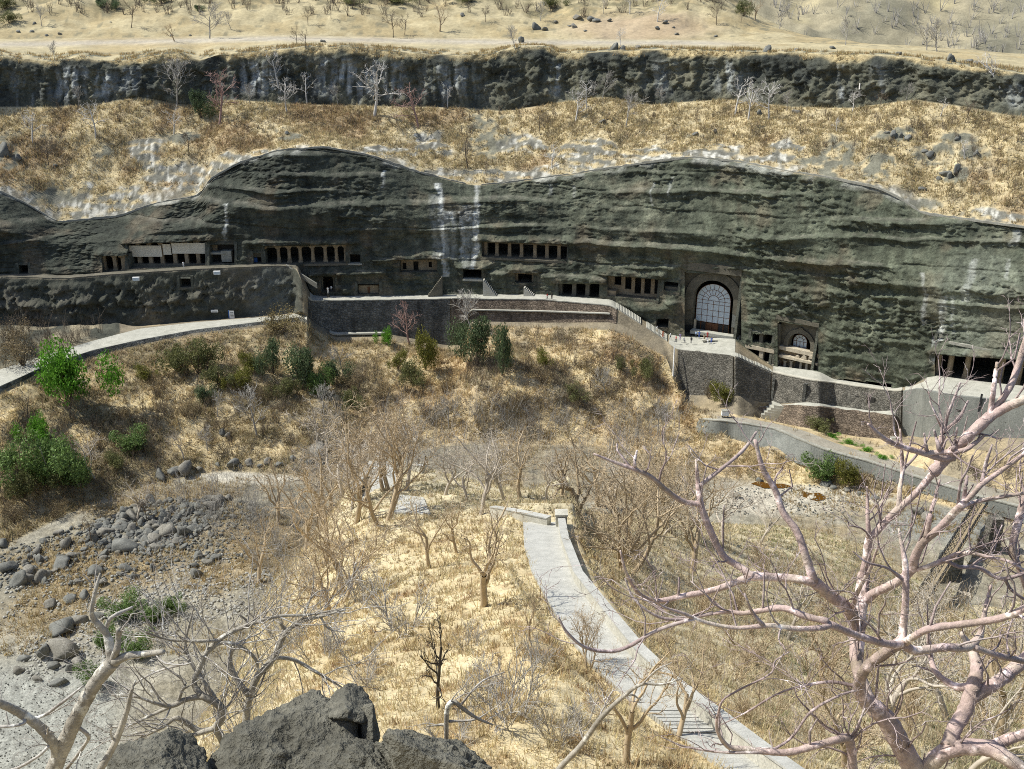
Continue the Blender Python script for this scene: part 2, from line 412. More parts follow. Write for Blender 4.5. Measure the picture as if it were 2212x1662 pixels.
D_F5 = D_F4 - L({-330: 1.2, 655: 1.2, 690: 1.5, 1440: 2.5, 1474: 4, 1600: 4, 1640: 2.0, 1745: 1.6, 1940: 1.6, 1955: 3, 2560: 3})
y_F6 = L({-330: 1060, 0: 930, 200: 850, 420: 790, 660: 770, 840: 800, 1000: 812, 1170: 790, 1320: 785, 1440: 830, 1500: 898, 1604: 904, 1674: 917, 1741: 934, 1807: 961, 1941: 1001, 2141: 1054, 2300: 1092, 2560: 1160}, 3)
y_F7 = L({-330: 1130, 0: 1010, 200: 930, 420: 870, 660: 850, 840: 862, 1000: 876, 1170: 862, 1320: 850, 1440: 880, 1500: 906, 1574: 912, 1674: 927, 1741: 957, 1791: 975, 1874: 998, 1991: 1035, 2107: 1072, 2300: 1122, 2560: 1200}, 3)
y_F8 = L({-330: 1190, 0: 1090, 200: 1005, 420: 950, 660: 935, 840: 920, 1000: 915, 1170: 908, 1320: 905, 1440: 910, 1500: 935, 1574: 945, 1691: 982, 1741: 1000, 1857: 1018, 1994: 1058, 2150: 1102, 2300: 1150, 2560: 1235}, 3)
y_F9 = L({-330: 1290, 0: 1180, 100: 1130, 200: 1080, 350: 1038, 480: 1014, 680: 1028, 800: 985, 1000: 955, 1300: 960, 1420: 985, 1480: 1010, 1600: 1035, 1741: 1046, 1857: 1050, 2000: 1078, 2150: 1118, 2300: 1168, 2560: 1260}, 3)
z_F5 = gauss1(at_depth(UF, y_F5, D_F5)[:, 2], 12)
ZR = -21.0
wr = sstep(1470, 1560, UF)        # right-hand terrace path at z = -16
z_F6 = (1 - wr) * (z_F5 + 0.30 * (ZR - z_F5)) + wr * -16.0
z_F7 = (1 - wr) * (z_F5 + 0.56 * (ZR - z_F5)) + wr * -16.0
z_F8 = (1 - wr) * (z_F5 + 0.80 * (ZR - z_F5)) + wr * -19.3
D_F9 = depth_for_z(UF, y_F9, ZR)
D_F6 = depth_for_z(UF, y_F6, z_F6); D_F7 = depth_for_z(UF, y_F7, z_F7); D_F8 = depth_for_z(UF, y_F8, z_F8)
# keep every line nearer than the one behind it
D_F6 = np.minimum(D_F6, D_F5 - 0.5); D_F7 = np.minimum(D_F7, D_F6 - 0.8); D_F8 = np.minimum(D_F8, D_F7 - 0.6); D_F9 = np.minimum(D_F9, D_F8 - 0.8)

y_T = L({-330: 400, 0: 412, 60: 440, 125: 480, 260: 466, 330: 440, 400: 428, 432: 424, 450: 388, 520: 350, 600: 325, 700: 317, 800: 335, 900: 370, 1000: 396, 1030: 400, 1100: 394, 1250: 374, 1400: 350, 1500: 339, 1600: 349, 1700: 369, 1800: 385, 1900: 405, 1950: 430, 1990: 460, 2100: 475, 2212: 490, 2560: 520}, 3)
D_T = D_F1 + 13.5
y_M = y_F1 + 0.56 * (y_T - y_F1); D_M = D_F1 + 4.2
U1d = {-330: 232, 0: 230, 117: 230, 233: 220, 300: 208, 400: 227, 500: 214, 617: 224, 737: 227, 870: 230, 1004: 231, 1087: 240, 1204: 221, 1304: 208, 1404: 227, 1474: 220, 1574: 214, 1707: 230, 1841: 233, 1974: 214, 2074: 228, 2190: 249, 2250: 250, 2560: 290}
U2d = {-330: 120, 0: 118, 33: 126, 117: 133, 167: 121, 213: 131, 283: 130, 333: 118, 383: 114, 427: 132, 467: 118, 567: 110, 667: 101, 737: 100, 870: 113, 1004: 120, 1060: 117, 1120: 101, 1187: 100, 1204: 116, 1304: 111, 1404: 107, 1474: 108, 1600: 110, 1707: 114, 1874: 118, 1974: 125, 2074: 141, 2157: 151, 2212: 160, 2560: 200}
y_U1 = L(U1d, 4); y_U2 = L(U2d, 2)
D_U1 = D_F1 + 40; D_U2 = D_U1 + 4.0
y_P1 = L({-330: 84, 0: 84, 600: 76, 1100: 84, 1500: 86, 1700: 92, 1900: 101, 2050: 107, 2212: 119, 2560: 140}, 10)
D_P1 = D_U2 + L({-330: 62, 1500: 62, 1900: 58, 2212: 60, 2560: 60}, 10)
y_H1 = L({-330: -95, 1480: -95, 1560: -45, 1600: 0, 1650: 38, 1700: 64, 1750: 78, 1900: 97, 2050: 104, 2212: 116.5, 2560: 137}, 4)
D_H1 = D_P1 + L({-330: 110, 1480: 100, 1600: 70, 1700: 40, 1800: 20, 1900: 8, 2212: 8, 2560: 8}, 6)
P_H1 = at_depth(UF, y_H1, D_H1)

def knot(y, D): return at_depth(UF, y, D)
R0 = knot(py_for(np.full_like(UF, 78.0), -23.0), np.full_like(UF, 78.0))
H2 = P_H1.copy(); H2[:, 1] += 60; H2[:, 0] *= 1.1; H2[:, 2] += np.interp(UF, [-330, 1480, 1600, 1700, 2560], [14, 14, -4, -35, -45])
KN = [('R0', R0), ('F9', knot(y_F9, D_F9)), ('F8', knot(y_F8, D_F8)), ('F7', knot(y_F7, D_F7)), ('F6', knot(y_F6, D_F6)), ('F5', knot(y_F5, D_F5)),
      ('F4', knot(y_F4, D_F4)), ('F3b', knot(y_F3b, D_F3b)), ('F3', knot(y_F3, D_F3)), ('F2', knot(y_F2, D_F2)), ('F1', P_F1),
      ('M', knot(y_M, D_M)), ('T', knot(y_T, D_T)), ('U1', knot(y_U1, D_U1)), ('U2', knot(y_U2, D_U2)), ('P1', knot(y_P1, D_P1)), ('H1', P_H1), ('H2', H2)]
NR = {'R0': 70, 'F9': 22, 'F8': 16, 'F7': 12, 'F6': 22, 'F5': 5, 'F4': 5, 'F3b': 8, 'F3': 26, 'F2': 7, 'F1': 92, 'M': 72, 'T': 62, 'U1': 46, 'U2': 22, 'P1': 40, 'H1': 4}
LINE = dict(KN)
rows = []; ROW = {}
for (na, A), (nb, B) in zip(KN[:-1], KN[1:]):
    ROW[na] = len(rows)
    for t in np.arange(NR[na]) / NR[na]: rows.append(A + (B - A) * t)
ROW['H2'] = len(rows); rows.append(KN[-1][1])
G = np.array(rows); nr, nc = G.shape[:2]
GPX, GPY, _ = project(G)                        # picture position of the undisplaced ground
ridx = np.arange(nr)[:, None] * np.ones((1, nc))
def between(a, b): return (ridx >= ROW[a]) & (ridx < ROW[b])

# distance in picture units to the nearest cave opening
open_d = np.full(G.shape[:2], 999.0); in_open = np.zeros(G.shape[:2], bool)
def rect_d(o, X, Y):
    x0, x1, t0, t1, b0, b1 = o
    f = np.clip((X - x0) / (x1 - x0), 0, 1); top = t0 + (t1 - t0) * f; bot = b0 + (b1 - b0) * f
    dx = np.maximum(np.maximum(x0 - X, X - x1), 0); dy = np.maximum(np.maximum(top - Y, Y - bot), 0)
    return np.hypot(dx, dy), dx, dy
for o in list(OPEN.values()) + list(WALL_NICHE.values()):
    d, _, _ = rect_d(o, GPX, GPY); open_d = np.minimum(open_d, d)

# ---- displacement
Pn = G.copy()
dU = np.gradient(G, axis=1); dR = np.gradient(G, axis=0)
Nrm = np.cross(dU, dR); Nrm /= np.linalg.norm(Nrm, axis=2)[..., None] + 1e-9
Nrm *= np.where((Nrm * (CAM - G)).sum(2) > 0, 1, -1)[..., None]
out = -np.stack([np.zeros((nr, nc)), np.ones((nr, nc)), np.zeros((nr, nc))], -1)     # towards the gorge
# the outward direction follows the plan of the cliff
tang = np.gradient(np.stack([gauss1(P_F1[:, 0], 6), gauss1(P_F1[:, 1], 6)], 1), axis=0)
on = np.stack([tang[:, 1], -tang[:, 0], 0 * tang[:, 0]], 1); on /= np.linalg.norm(on, axis=1)[:, None]
out = np.broadcast_to(on[None], G.shape)
face = (between('F1', 'T')).astype(float)
big = fbm(G / 26.0, 3)
n5 = fbm(G / 6.0, 4); n15 = fbm(G / 1.7 + 40, 3)
n5f = fbm(G / np.array([13., 13., 4.5]), 4); n15f = fbm(G / np.array([3.6, 3.6, 1.3]) + 40, 3)
damp_cave = sstep(4, 26, open_d)
# beds of the lower rock face: each bed leans out upwards and is cut back flat on top
zw = G[..., 2] + 1.2 * fbm(G * np.array([1 / 30., 1 / 30., 1 / 12.]) + 5, 3) + 0.38 * fbm(G * np.array([1 / 8., 1 / 8., 1 / 5.]) + 25, 3) - 0.0088 * np.maximum(GPX - 1300, 0)
per = 3.9; st = zw / per + 0.55 * perlin(np.stack([zw / 5.0, 0 * zw + 3.3, G[..., 0] / 90.0], -1)); fr = st - np.floor(st)
bed_h = 0.1 + 1.3 * np.clip(fbm(np.stack([G[..., 0] / 34.0, np.floor(st) * 3.7, G[..., 1] / 80.0], -1), 3) * 2.4 + 0.35, 0, 1.1)
st2 = zw / 1.25; fr2 = st2 - np.floor(st2); bed2 = fr2 ** 1.3 * np.clip(fbm(np.stack([G[..., 0] / 7.0, np.floor(st2) * 2.3, G[..., 1] / 20.0], -1), 2) * 2 + .3, 0, 1)
bed = np.where(fr < 0.84, .25 + .75 * (fr / 0.84) ** 2.2, 1 - .75 * sstep(0.84, 1.0, fr)) * bed_h
det = .3 + 1.15 * sstep(-.2, .35, fbm(G / np.array([16., 16., 8.]) + 77, 3))
rough_right = sstep(1560, 1660, GPX) * sstep(560, 640, GPY)
base_t = sstep(0, 6, ridx - ROW['F1']); top_t = 1 - sstep(ROW['T'] - 5, ROW['T'], ridx)
_S = G[ROW['F1']:ROW['T']]; _wp = np.stack([fbm(_S / 2.5 + k * 9, 3) for k in range(3)], -1) * 1.6
w1, w2, wc = worley((_S + _wp) / np.array([3.6, 3.6, 1.9]), 7); _, _, wd = worley((_S + _wp * .6) / np.array([1.5, 1.5, .9]), 8)
blk = np.zeros((nr, nc)); blk[ROW['F1']:ROW['T']] = (wc - 0.5) * 0.9 + (wd - .5) * .45
n07 = np.abs(fbm(G / 0.8 + 11, 2)) * 2.2 - .5
n15c = np.abs(fbm(G / np.array([3.4, 3.4, 1.5]) + 40, 3)) * 2.6 - .6
vert = fbm(G * np.array([1 / 1.6, 1 / 3.0, 1 / 7.0]) + 90, 3)
_nq = 1.2 * n5f + .45 * n15c * det; _sq = .42; _fq = _nq / _sq; slabby = (np.floor(_fq) + sstep(.35, .65, _fq - np.floor(_fq))) * _sq
disp = face * base_t * damp_cave * (1.75 * bed * (1 - 0.5 * rough_right) * (0.35 + 0.65 * top_t) + .4 * _nq + .42 * slabby + .72 * det * (0.15 * bed2 + 0.32 * n07 + 0.55 * vert * (fr < 0.8) + blk * (0.5 + 0.6 * rough_right)))
disp += face * base_t * sstep(2, 60, open_d) * 2.6 * big
brow = np.zeros((nr, nc))
for k_ in ('plain_pair', 'screened', 'arcade', 'porch', 'seven_bay', 'wide_hall', 'tan_bays', 'pillared_hall', 'small_door', 'square_mouth', 'lower_doorway'):
    x0_, x1_, t0_, t1_, _, _ = OPEN[k_]; tp = t0_ + (t1_ - t0_) * np.clip((GPX - x0_) / (x1_ - x0_), 0, 1) + 2.5 * n5
    ex = sstep(x0_ - 26, x0_ - 6, GPX) * (1 - sstep(x1_ + 6, x1_ + 26, GPX))
    brow = np.maximum(brow, ex * sstep(3, -1, GPY - (tp - 2)) * (1 - sstep(8, 20, tp - GPY)))
disp += face * base_t * 1.5 * brow * (1 + .4 * n15)
disp += face * base_t * (1 - damp_cave) * sstep(1, 5, open_d) * (.35 * n15c + .25 * n07)
# upper cliff
uc = between('U1', 'U2').astype(float); tu = np.clip((ridx - ROW['U1']) / NR['U1'], 0, 1)
w1, w2, wc = worley(G[ROW['U1']:ROW['U2']] / np.array([3.4, 3.4, 3.0]), 9)
blk2 = np.zeros((nr, nc)); blk2[ROW['U1']:ROW['U2']] = (wc - 0.5) * 2.6 + np.clip((w2 - w1) * 2.5, 0, 0.7)
flute = fbm(np.stack([G[..., 0] / 2.6, G[..., 1] / 6.0, G[..., 2] / 12.0], -1) + 61, 3)
butt = fbm(np.stack([G[..., 0] / 9.0, G[..., 1] / 30.0, G[..., 2] / 40.0], -1) + 31, 3)
disp += uc * np.sin(np.pi * np.clip(tu, 0, 1)) ** 0.6 * (3.0 * butt + 1.2 * n5 + 1.0 * n15 + .4 * n07 + 1.3 * flute + blk2 * 0.45 + 1.5 * sstep(0.55, 0.9, tu))
# grassy slope between, with hummocks and rock steps
gs = between('T', 'U1').astype(float); tg = np.clip((ridx - ROW['T']) / NR['T'], 0, 1)
disp_n = gs * np.sin(np.pi * tg) * (2.4 * big + 1.5 * n5 + 0.4 * n15)
# plateau and hillside
pl = between('U2', 'P1').astype(float); hl = between('P1', 'H2').astype(float)
disp_z = pl * sstep(0, 4, ridx - ROW['U2']) * (0.35 * n5 + 0.2 * n15) + hl * sstep(0, 8, ridx - ROW['P1']) * (3.0 * big + 1.0 * n5) * (1 - 0.8 * sstep(1550, 1700, GPX))
disp_z += pl * (1 - sstep(0, 5, ridx - ROW['U2'])) * 0.5 * n5
# lower valley side
vsl = (between('F9', 'F5')).astype(float) * (1 - wr[None, :] * (between('F7', 'F5') | between('F8', 'F7')).astype(float))
tv = np.clip((ridx - ROW['F9']) / (ROW['F5'] - ROW['F9']), 0, 1)
disp_n += vsl * np.sin(np.pi * tv) ** 0.7 * (2.8 * big + 2.0 * n5 + 0.5 * n15)
# dark cliff under the left terrace
_S2 = G[ROW['F3']:ROW['F2'] + 1]; _wq = np.stack([fbm(_S2 / 1.8 + k * 7, 3) for k in range(3)], -1) * 1.3
_, _, we = worley((_S2 + _wq) / np.array([2.6, 2.6, 1.6]), 17); _, _, wf = worley((_S2 + _wq) / np.array([1.1, 1.1, .8]), 18)
blk3 = np.zeros((nr, nc)); blk3[ROW['F3']:ROW['F2'] + 1] = (we - .5) * 1.5 + (wf - .5) * .6
lc = between('F3', 'F2').astype(float) * (1 - sstep(640, 660, GPX))
t3 = np.clip((ridx - ROW['F3']) / NR['F3'], 0, 1)
disp += lc * np.sin(np.pi * t3) * sstep(3, 14, open_d) * (1.0 * n5 + 2.0 * big + .9 * n15 + .5 * n07 + blk3 * 1.2 * (1 - .75 * sstep(440, 480, GPX)) + .5 * n15c + 1.3 * bed * (1 - sstep(440, 480, GPX)) + (1.8 * fbm(G / 4.0 + 7, 3)) * (1 - sstep(430, 470, GPX)))
lr = between('F3b', 'F3').astype(float) * (1 - sstep(230, 330, GPX))
disp_z += lr * np.sin(np.pi * np.clip((ridx - ROW['F3b']) / NR['F3b'], 0, 1)) * (1.6 + 2.2 * n5)
rv = between('R0', 'F9').astype(float)
disp_z += rv * sstep(0, 1, (ROW['F9'] - ridx) / 6) * (0.5 * n5 + 0.35 * n15 + 0.6 * fbm(G / 14, 2))
Pn = G + out * disp[..., None] + Nrm * disp_n[..., None]
Pn[..., 2] += disp_z
FARV = Pn

# ---- colour of the ground (the rock face has some light and shade put in)
def mixc(c, col, w): return c + (np.array(col) - c) * np.clip(w, 0, 1)[..., None]
C = np.zeros(G.shape)
f20 = fbm(G / 20.0 + 3, 4); f8 = fbm(G / 8.0 + 9, 4); f3 = fbm(G / 3.0 + 21, 3); f1 = fbm(G / 1.1 + 2, 2)
GOLD, RUST, STRAW, SOIL = (.42, .335, .18), (.32, .225, .115), (.47, .40, .25), (.23, .19, .125)
ROCKD, ROCKM, ROCKL, PALE = (.048, .054, .043), (.098, .104, .080), (.155, .155, .118), (.50, .51, .48)
def ell(cx, cy, rx, ry, soft=0.35, warp=0.5):
    d = np.hypot((GPX - cx) / rx, (GPY - cy) / ry) + warp * f8 + 0.35 * warp * f3
    return 1 - sstep(1 - soft, 1 + soft, d)
# valley side: dry grass, soil, brown scrub
val = mixc(np.broadcast_to(np.array((.34, .26, .14)), G.shape), RUST, sstep(-.1, .35, f20)); val = mixc(val, SOIL, sstep(0.0, .4, f8)); val = mixc(val, GOLD, sstep(.05, .4, -f8) * 0.9)
val = mixc(val, (.19, .155, .085), (1 - sstep(500, 1000, GPX)) * sstep(-.35, .15, f8) * .8)
val = np.clip(val * 1.28, 0, .6)
m = between('R0', 'F5'); C[m] = val[m]
# river bed
riv = mixc(np.broadcast_to(np.array((.22, .20, .15)), G.shape), (.29, .27, .215), sstep(0, .35, f8)); riv = mixc(riv, (.27, .21, .12), sstep(-.15, .25, f20 + .3 * f3) * .85 * (1 - sstep(1290, 1420, GPY)))
riv = mixc(riv, (.42, .39, .32), ell(560, 1026, 150, 18)); riv = mixc(riv, (.42, .385, .31), ell(1700, 1075, 190, 34)); riv = mixc(riv, (.20, .20, .18), ell(2050, 1140, 120, 40))
riv = mixc(riv, (.27, .272, .24), sstep(1380, 1480, GPY) * (1 - sstep(200, 320, GPX)))
m = between('R0', 'F9'); C[m] = riv[m]
# terraces
ter = mixc(np.broadcast_to(np.array((.20, .17, .12)), G.shape), (.27, .22, .14), sstep(-.1, .3, f8))
m = between('F5', 'F1'); C[m] = ter[m]
lw = (1 - sstep(640, 662, GPX))
left_rock = mixc(np.broadcast_to(np.array((.062, .064, .050)), G.shape), (.105, .098, .076), sstep(-.1, .3, f8)); left_rock = mixc(left_rock, (.14, .15, .14), ell(585, 640, 45, 60, .5, .2) * .5)
m = between('F3', 'F2'); C = np.where((m & (GPX < 655))[..., None], left_rock, C)
m = between('F3b', 'F3'); C = np.where((m & (GPX < 260))[..., None], mixc(left_rock, (.22, .19, .13), sstep(-.1, .2, f8)), C)
# lower rock face
fc = mixc(np.broadcast_to(np.array(ROCKM), G.shape), ROCKD, sstep(.0, .35, f8 + .15 * np.sin(zw * 2))); fc = mixc(fc, ROCKL, sstep(.1, .45, f3 + .6 * f20) * .9)
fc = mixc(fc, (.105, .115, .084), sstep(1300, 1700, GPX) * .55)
fc = mixc(fc, (.048, .052, .045), (1 - sstep(700, 1080, GPX)) * .72)  # left rock darkened in colour, standing in for its weaker sunlight
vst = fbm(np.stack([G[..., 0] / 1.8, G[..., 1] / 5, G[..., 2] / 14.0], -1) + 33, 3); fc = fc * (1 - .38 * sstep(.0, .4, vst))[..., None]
fc = fc * (1 + .4 * sstep(.05, .4, -f8) * sstep(900, 1500, GPX))[..., None] * np.array([.78, .80, .755])  # patches to the right brightened, stronger sun put into the colour
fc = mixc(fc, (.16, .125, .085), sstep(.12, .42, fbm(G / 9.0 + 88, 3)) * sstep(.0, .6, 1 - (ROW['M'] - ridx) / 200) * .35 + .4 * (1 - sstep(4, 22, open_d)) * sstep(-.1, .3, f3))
fc = mixc(fc, (.20, .19, .155), sstep(.86, .97, fr) * .35 * (1 - rough_right) * np.clip(bed_h, 0, 1) * sstep(-.3, .2, f3))  # bed tops painted paler, standing in for sun on the ledges
streak = np.zeros((nr, nc))
def streak_line(pts, w, s):
    global streak
    pts = np.array(pts, float)
    for (xa, ya), (xb, yb) in zip(pts[:-1], pts[1:]):
        t = np.clip((GPY - ya) / (yb - ya + 1e-6), 0, 1); inside = (GPY >= ya - 2) & (GPY <= yb + 2)
        d = np.abs(GPX + 7 * f3 + 3 * f1 - (xa + (xb - xa) * t))
        streak = np.maximum(streak, inside * s * (1 - sstep(w * .4, w, d)))
for pts, w, s in [
    ([(947, 396), (955, 430), (955, 460), (958, 520), (962, 597)], 8, 1), ([(1031, 398), (1033, 440), (1028, 480), (1030, 525), (1021, 578)], 7.5, 1),
    ([(940, 420), (946, 560)], 14, .3), ([(975, 452), (973, 560)], 18, .35), ([(1010, 440), (1012, 575)], 18, .35),
    ([(965, 452), (966, 470)], 9, .8), ([(980, 454), (979, 480)], 8, .8), ([(998, 453), (999, 520), (997, 565)], 6, .7), ([(1014, 452), (1015, 474)], 9, .8),
    ([(829, 370), (830, 402)], 4, .8), ([(488, 440), (492, 470), (487, 520)], 4, .9), ([(1412, 395), (1410, 440)], 4, .5), ([(1450, 385), (1447, 418)], 4, .5),
    ([(1996, 590), (2001, 640), (1998, 700)], 6, .5), ([(2041, 640), (2036, 700), (2030, 735)], 10, .9), ([(2108, 560), (2098, 600), (2086, 650)], 12, .45), ([(2022, 730), (2015, 785)], 8, .6),
    ([(2060, 640), (2056, 720)], 5, .4), ([(2180, 560), (2176, 600)], 6, .45), ([(2195, 500), (2192, 530)], 12, .5), ([(2090, 700), (2088, 770)], 5, .25),
    ([(1700, 640), (1745, 690)], 5, .25), ([(1243, 400), (1240, 425)], 4, .4), ([(1190, 395), (1192, 420)], 5, .35)]:
    streak_line(pts, w, s)
fc = mixc(fc, (.43, .44, .41), streak * np.clip(.85 + 1.6 * fbm(np.stack([G[..., 0] / .8, G[..., 1] / 3, G[..., 2] / 5.0], -1) + 12, 3) + .5 * f1, 0, 1))
fc = mixc(fc, (.19, .205, .165), ell(2120, 660, 90, 120, .5, .3) * .35)
top_pale = (1 - sstep(2, 9, ROW['T'] - ridx)) * sstep(-.1, .25, f8 + .3 * f3)
fc = mixc(fc, (.36, .36, .32), top_pale * .6)
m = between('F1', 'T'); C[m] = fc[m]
# grassy slope: gold and rust grass, pale slabs over the drain
gr = mixc(np.broadcast_to(np.array(GOLD), G.shape), RUST, sstep(-.02, .32, f20 + .25 * f8 - .12 * sstep(900, 1500, GPX))); gr = mixc(gr, STRAW, sstep(.1, .45, -f8) * .5); gr = mixc(gr, SOIL, sstep(.12, .4, f3 * .7 + f8 * .5) * .55)
slab_p = np.zeros((nr, nc)); slab_d = np.zeros((nr, nc))
for e in [(300, 318, 42, 22), (325, 335, 20, 26), (940, 296, 30, 20), (930, 318, 60, 14), (850, 325, 70, 16), (280, 445, 150, 34), (395, 392, 50, 30), (350, 400, 40, 20), (560, 345, 60, 18), (480, 375, 40, 20), (1120, 305, 26, 18), (1140, 315, 90, 14), (1250, 330, 70, 16), (1310, 322, 60, 16), (1380, 330, 70, 14), (1150, 380, 110, 16), (1270, 352, 60, 14), (1545, 330, 60, 18), (1630, 350, 70, 14), (1700, 325, 40, 20), (1500, 330, 30, 18), (2170, 465, 60, 14), (1420, 338, 70, 12), (1010, 372, 60, 12)]:
    slab_p = np.maximum(slab_p, ell(*e, .15, 1.3))
for e in [(1060, 310, 46, 42), (1800, 340, 80, 36), (1880, 355, 60, 26), (1920, 300, 46, 16), (2040, 385, 46, 16), (2010, 330, 30, 16), (2120, 330, 30, 14), (20, 330, 40, 34), (90, 425, 90, 20), (1940, 288, 40, 8), (1500, 290, 30, 12), (2060, 300, 40, 8), (700, 385, 30, 10), (420, 300, 30, 10), (640, 290, 30, 10), (1980, 440, 50, 14), (220, 330, 26, 12)]:
    slab_d = np.maximum(slab_d, ell(*e, .16, 1.9) * sstep(-.3, .0, f3))
near_T = (1 - sstep(3, 10, ridx - ROW['T']))
slab_p = np.maximum(slab_p * sstep(-.25, .1, np.sin(G[..., 2] * 3.3 + 2.5 * f8) * .4 + f3 + .2), near_T * sstep(.0, .2, f8 + .5 * f3 + .02) * .8)
gr = mixc(gr, ROCKL, slab_d)
pal = mixc(np.broadcast_to(np.array((.14, .14, .12)), G.shape), (.44, .44, .405), sstep(.0, .3, fbm(G * np.array([1 / 1.4, 1 / 2.5, 1 / 6.0]) + 50, 3)))
gr = gr + (pal - gr) * slab_p[..., None]
m = between('T', 'U1'); C[m] = gr[m]
# upper cliff: dark basalt, pale seepage curtains
ucol = mixc(np.broadcast_to(np.array((.078, .080, .060)), G.shape), (.135, .13, .092), sstep(.0, .35, f8)); ucol = mixc(ucol, (.036, .040, .036), sstep(.05, .3, -f8) * .8)
ver = fbm(np.stack([G[..., 0] / 1.5, G[..., 1] / 6, G[..., 2] / 9.0], -1) + 70, 3); pw = np.zeros((nr, nc))
for cx, w, s in [(150, 40, .7), (215, 30, .9), (550, 36, .8), (590, 20, .5), (745, 22, .9), (705, 26, .5), (790, 30, .6), (850, 26, .5), (975, 46, .6), (1203, 12, .7), (1430, 30, .3), (1570, 26, .5), (1590, 20, .4), (1822, 9, 1.0), (2190, 20, .4), (1900, 14, .4), (280, 30, .35)]:
    pw = np.maximum(pw, s * np.exp(-((GPX - cx) / w) ** 2))
ucol = mixc(ucol, (.40, .42, .41), pw * sstep(-.1, .25, ver + .1) * sstep(.05, .25, tu) * (1 - sstep(.72, .86, tu)))
ucol = mixc(ucol, (.16, .17, .165), sstep(.15, .4, ver) * (1 - sstep(900, 1100, GPX)) * (1 - sstep(.7, .85, tu)) * .6)
ucol = mixc(ucol, GOLD, sstep(.86, .97, tu + .25 * f8) * .8)
m = between('U1', 'U2'); C[m] = ucol[m]
# plateau and hillside
pc = mixc(np.broadcast_to(np.array((.37, .315, .19)), G.shape), (.33, .265, .145), sstep(-.05, .3, f20)); 
pc = mixc(pc, (.36, .325, .265), (np.exp(-((GPY - np.interp(GPX, [0, 600, 1100, 1500, 1900], [97, 84, 92, 93, 103])) / 6.0) ** 2)) * (1 - sstep(1500, 1700, GPX)) * .8)
edge_rock = between('U2', 'P1') * (1 - sstep(2, 9, ridx - ROW['U2'])) * sstep(-.02, .12, f3 + .6 * f8)
pc = mixc(pc, ROCKM, edge_rock)
hc = mixc(pc, (.29, .235, .13), sstep(-.1, .3, f8) * .9); hc = mixc(hc, (.17, .155, .10), sstep(.22, .42, f3 + .3 * f20) * .8)
hc = mixc(hc, (.33, .25, .17), ell(1380, 60, 150, 30, .5, .3) * .7); hc = mixc(hc, (.13, .12, .07), (1 - sstep(10, 45, GPY)) * sstep(.0, .3, f8 + .1) * .7)
m = between('U2', 'P1'); C[m] = pc[m]
m = between('P1', 'H2') | (ridx == ROW['H2']); C[m] = hc[m]
_g = (between('F9', 'F5') | between('T', 'U1'))[..., None]; _lum = (C * np.array([.3, .55, .15])).sum(-1, keepdims=True)
C = np.where(_g, _lum * np.array([1.03, 1.0, .93]) + (C - _lum) * .72, C)      # dusty, sun-bleached grass
C = np.clip(C, 0.012, 0.75)

# ---- split into pieces of the setting, leaving holes where the caves go in
cx = (GPX[:-1, :-1] + GPX[1:, 1:]) / 2; cyy = (GPY[:-1, :-1] + GPY[1:, 1:]) / 2
hole = np.zeros((nr - 1, nc - 1), bool)
for k, o in OPEN.items():
    d, dx, dy = rect_d((o[0] + 1, o[1] - 1, o[2] + 1, o[3] + 1, o[4] - 1.0, o[5] - 1.0), cx, cyy)
    hole |= (d <= 0) & (ridx[:-1, :-1] >= ROW['F1'])
for k, o in WALL_NICHE.items():
    d, dx, dy = rect_d(o, cx, cyy); hole |= (d <= 0) & between('F3', 'F2')[:-1, :-1]
def piece(name, r0, r1, mat, label=None, smooth=False):
    V = FARV[r0:r1 + 1].reshape(-1, 3); c = C[r0:r1 + 1].reshape(-1, 3)
    i, j = np.mgrid[0:r1 - r0, 0:nc - 1]; a = i * nc + j
    F = np.stack([a, a + 1, a + nc + 1, a + nc], -1)[~hole[r0:r1]]
    me = make_mesh(name, V, F.reshape(-1, 4), [mat], smooth, {'col': c})
    return structure(add_obj(name, me), label)
piece('river_bed', 0, ROW['F9'], M['gravel'], 'dry river bed of pale gravel and bare rock')
piece('valley_slope', ROW['F9'], ROW['F5'], M['soil'], 'steep valley side of dry grass and brown soil below the caves', True)
piece('terrace_ground', ROW['F5'], ROW['F1'], M['soil'], 'stepped ground of the terraces in front of the caves')
piece('rock_face', ROW['F1'], ROW['T'], M['rock'], 'banded dark basalt face with the caves cut into it')
piece('grass_slope', ROW['T'], ROW['U1'], M['soil'], 'golden grass slope with pale slabs between the two cliffs', True)
piece('upper_cliff', ROW['U1'], ROW['U2'], M['rock'], 'dark upper cliff with pale seepage stains')
piece('plateau', ROW['U2'], ROW['P1'], M['plateau'], 'flat straw-coloured plateau above the cliff', True)
piece('hillside', ROW['P1'], ROW['H2'], M['plateau'], 'bare dry hillside rising behind the plateau', True)

# distant hill across the side valley
hu = np.linspace(1250, 2700, 180); hv = np.linspace(0, 1, 90)
HU, HV = np.meshgrid(hu, hv)
HD = 560 + 420 * HV; HZ = -6 + 190 * HV ** 1.15 + 0.03 * (HU - 1900) * HV
HP = at_depth(HU, py_for(HD, HZ), HD); hn = fbm(HP / 70.0, 4); HP[..., 2] += 16 * hn + 4 * fbm(HP / 18., 3)
gul = fbm(HP / np.array([60., 60., 60.]) + 11, 4)
hcol = mixc(np.broadcast_to(np.array((.29, .255, .17)), HP.shape), (.20, .185, .13), sstep(-.1, .3, gul)); hcol = mixc(hcol, (.42, .36, .21), sstep(.1, .4, -gul))
i, j = np.mgrid[0:89, 0:179]; a = i * 180 + j
structure(add_obj('hill', make_mesh('hill', HP.reshape(-1, 3), np.stack([a, a + 1, a + 181, a + 180], -1).reshape(-1, 4), [M['plateau']], True, {'col': hcol.reshape(-1, 3)})), 'distant dry hillside across the side valley')

